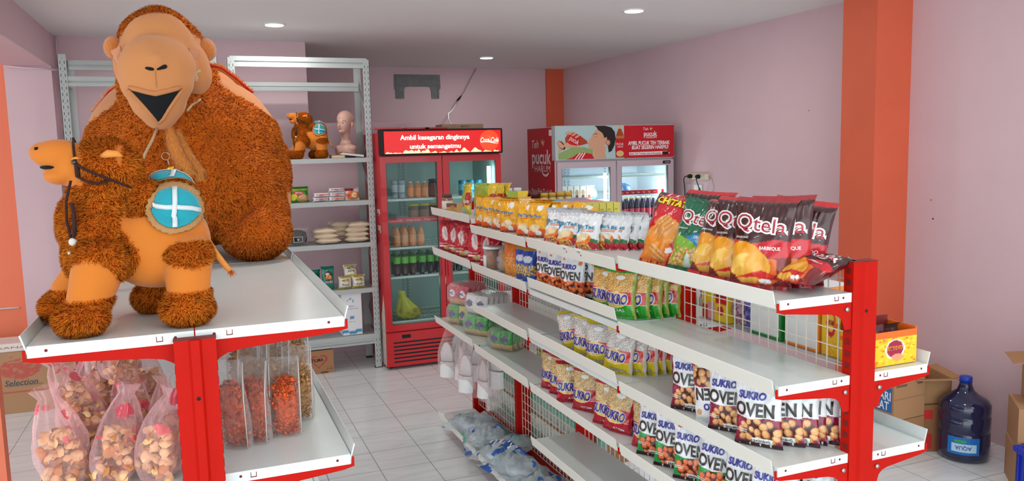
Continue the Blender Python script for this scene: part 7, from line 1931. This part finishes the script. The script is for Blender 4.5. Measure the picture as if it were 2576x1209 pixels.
o = plug(-0.04, 'p', [(-0.07, -0.04, 0), (-0.07, -0.055, -0.05), (-0.03, -0.06, -0.15), (-0.03, -0.065, -0.6), (-0.03, -0.07, -1.2)]).build('plug_and_cord'); o.location = (XW, 6.32, 1.548); tag(o, 'black plug with a cord hanging straight down the right wall', 'plug')
m = MB(); m.tube([(-0.015, -0.16, 0), (-0.02, -0.22, -0.02), (-0.02, -0.25, -0.09), (-0.02, -0.22, -0.15), (-0.015, -0.13, -0.155)], 0.0035, mat('grey_cord', (170,162,160), 0.5), 8); m.build('supply_cord', t)
t = thing('wall_socket', 'white double wall socket below the power strip', 'wall socket', (XW, 6.34, 1.425))
m = MB(); m.box(-0.012, 0, -0.065, 0.065, -0.045, 0.045, mat('pale_socket_plate', (214,226,216), 0.4), 0.003); b = m.build('plate', t)
m = MB(); m.lathe([(0.020, -0.012), (0.016, -0.013)], GASK, (0, -0.032, 0), 16, 'x'); m.box(-0.0135, -0.012, 0.02, 0.045, -0.03, 0.03, WPLAST); m.build('inserts', b)
t = thing('wall_switch', 'small pale socket plate left of the double one, with a thin cable down the wall', 'wall socket', (XW, 6.50, 1.43))
m = MB(); m.box(-0.016, 0, -0.035, 0.035, -0.045, 0.045, mat('pink_grey_plate', (206,190,200), 0.4), 0.004); m.build('plate', t)
MB().tube([(-0.004, -0.01, -0.045), (-0.004, -0.012, -0.4), (-0.004, -0.012, -1.2)], 0.004, mat('painted_cable', (206,186,196), 0.6), 6).build('cable', t)
# bracket and mark of a removed air conditioner on the back wall
t = thing('wall_bracket', 'grey patch and bracket left on the back wall where an air conditioner hung', 'wall bracket', (2.51, YB, 2.465))
pts = [(-0.275, 0.28), (-0.28, 0.12), (-0.265, 0.10), (-0.262, 0.0), (-0.165, 0.0), (-0.163, 0.10), (-0.145, 0.135), (-0.10, 0.14), (0.09, 0.14), (0.15, 0.135), (0.165, 0.10), (0.17, 0.0), (0.262, 0.0), (0.265, 0.10), (0.282, 0.12), (0.28, 0.28)]
MB().prism(pts[::-1], 'y', -0.012, 0.0, GREYP).build('patch', t)
m = MB(); m.box(-0.26, 0.26, -0.020, -0.012, 0.245, 0.26, GREYP); m.box(-0.26, -0.245, -0.018, -0.012, 0.02, 0.25, GREYP); m.box(0.245, 0.26, -0.018, -0.012, 0.02, 0.25, GREYP); m.box(-0.25, 0.25, -0.020, -0.012, 0.15, 0.16, GREYP); m.build('rail', t)
t = thing('loose_cable', 'white cable hanging from the ceiling down the back wall with a black taped joint', 'cable', (3.24, YB-0.03, ZC))
MB().tube([(0, 0, -0.01), (-0.08, -0.01, -0.14), (-0.17, -0.05, -0.28), (-0.23, -0.08, -0.34)], 0.006, mat('grey_cord', (170,162,160)), 6).build('upper_cable', t)
MB().tube([(-0.22, -0.08, -0.335), (-0.26, -0.10, -0.375), (-0.30, -0.12, -0.41)], 0.012, BLACK, 6, [0.5, 1.2, 0.6]).build('taped_joint', t)
MB().tube([(-0.29, -0.12, -0.405), (-0.36, -0.25, -0.46), (-0.46, -0.45, -0.53), (-0.60, -0.75, -0.58), (-0.74, -1.2, -0.66), (-0.90, -1.9, -0.80)], 0.006, WPLAST, 8).build('lower_cable', t)
m = MB(); m.tube([(0, 0, 0), (0, -0.02, -0.10), (0, -0.025, -0.25), (0.01, -0.22, -0.285), (-0.10, -0.27, -0.282), (-0.2, -0.27, -0.278), (-0.33, -0.27, -0.265)], 0.008, mat('pink_painted_cable', (226,196,204), 0.6), 8)
o = m.build('wall_cable'); o.location = (-0.96, YP-0.01, ZC-0.005); tag(o, 'pink painted cable running round the top of the left pillar', 'cable')
m = MB(); m.tube([(0, 0, 0), (0.5, 0, 0.004), (0.9, 0, 0), (1.2, 0, -0.004)], 0.007, WPLAST, 8); o = m.build('wall_cable'); o.location = (-2.55, YP-0.208, 0.70); tag(o, 'thin white cable along the lower orange wall at the far left', 'cable')
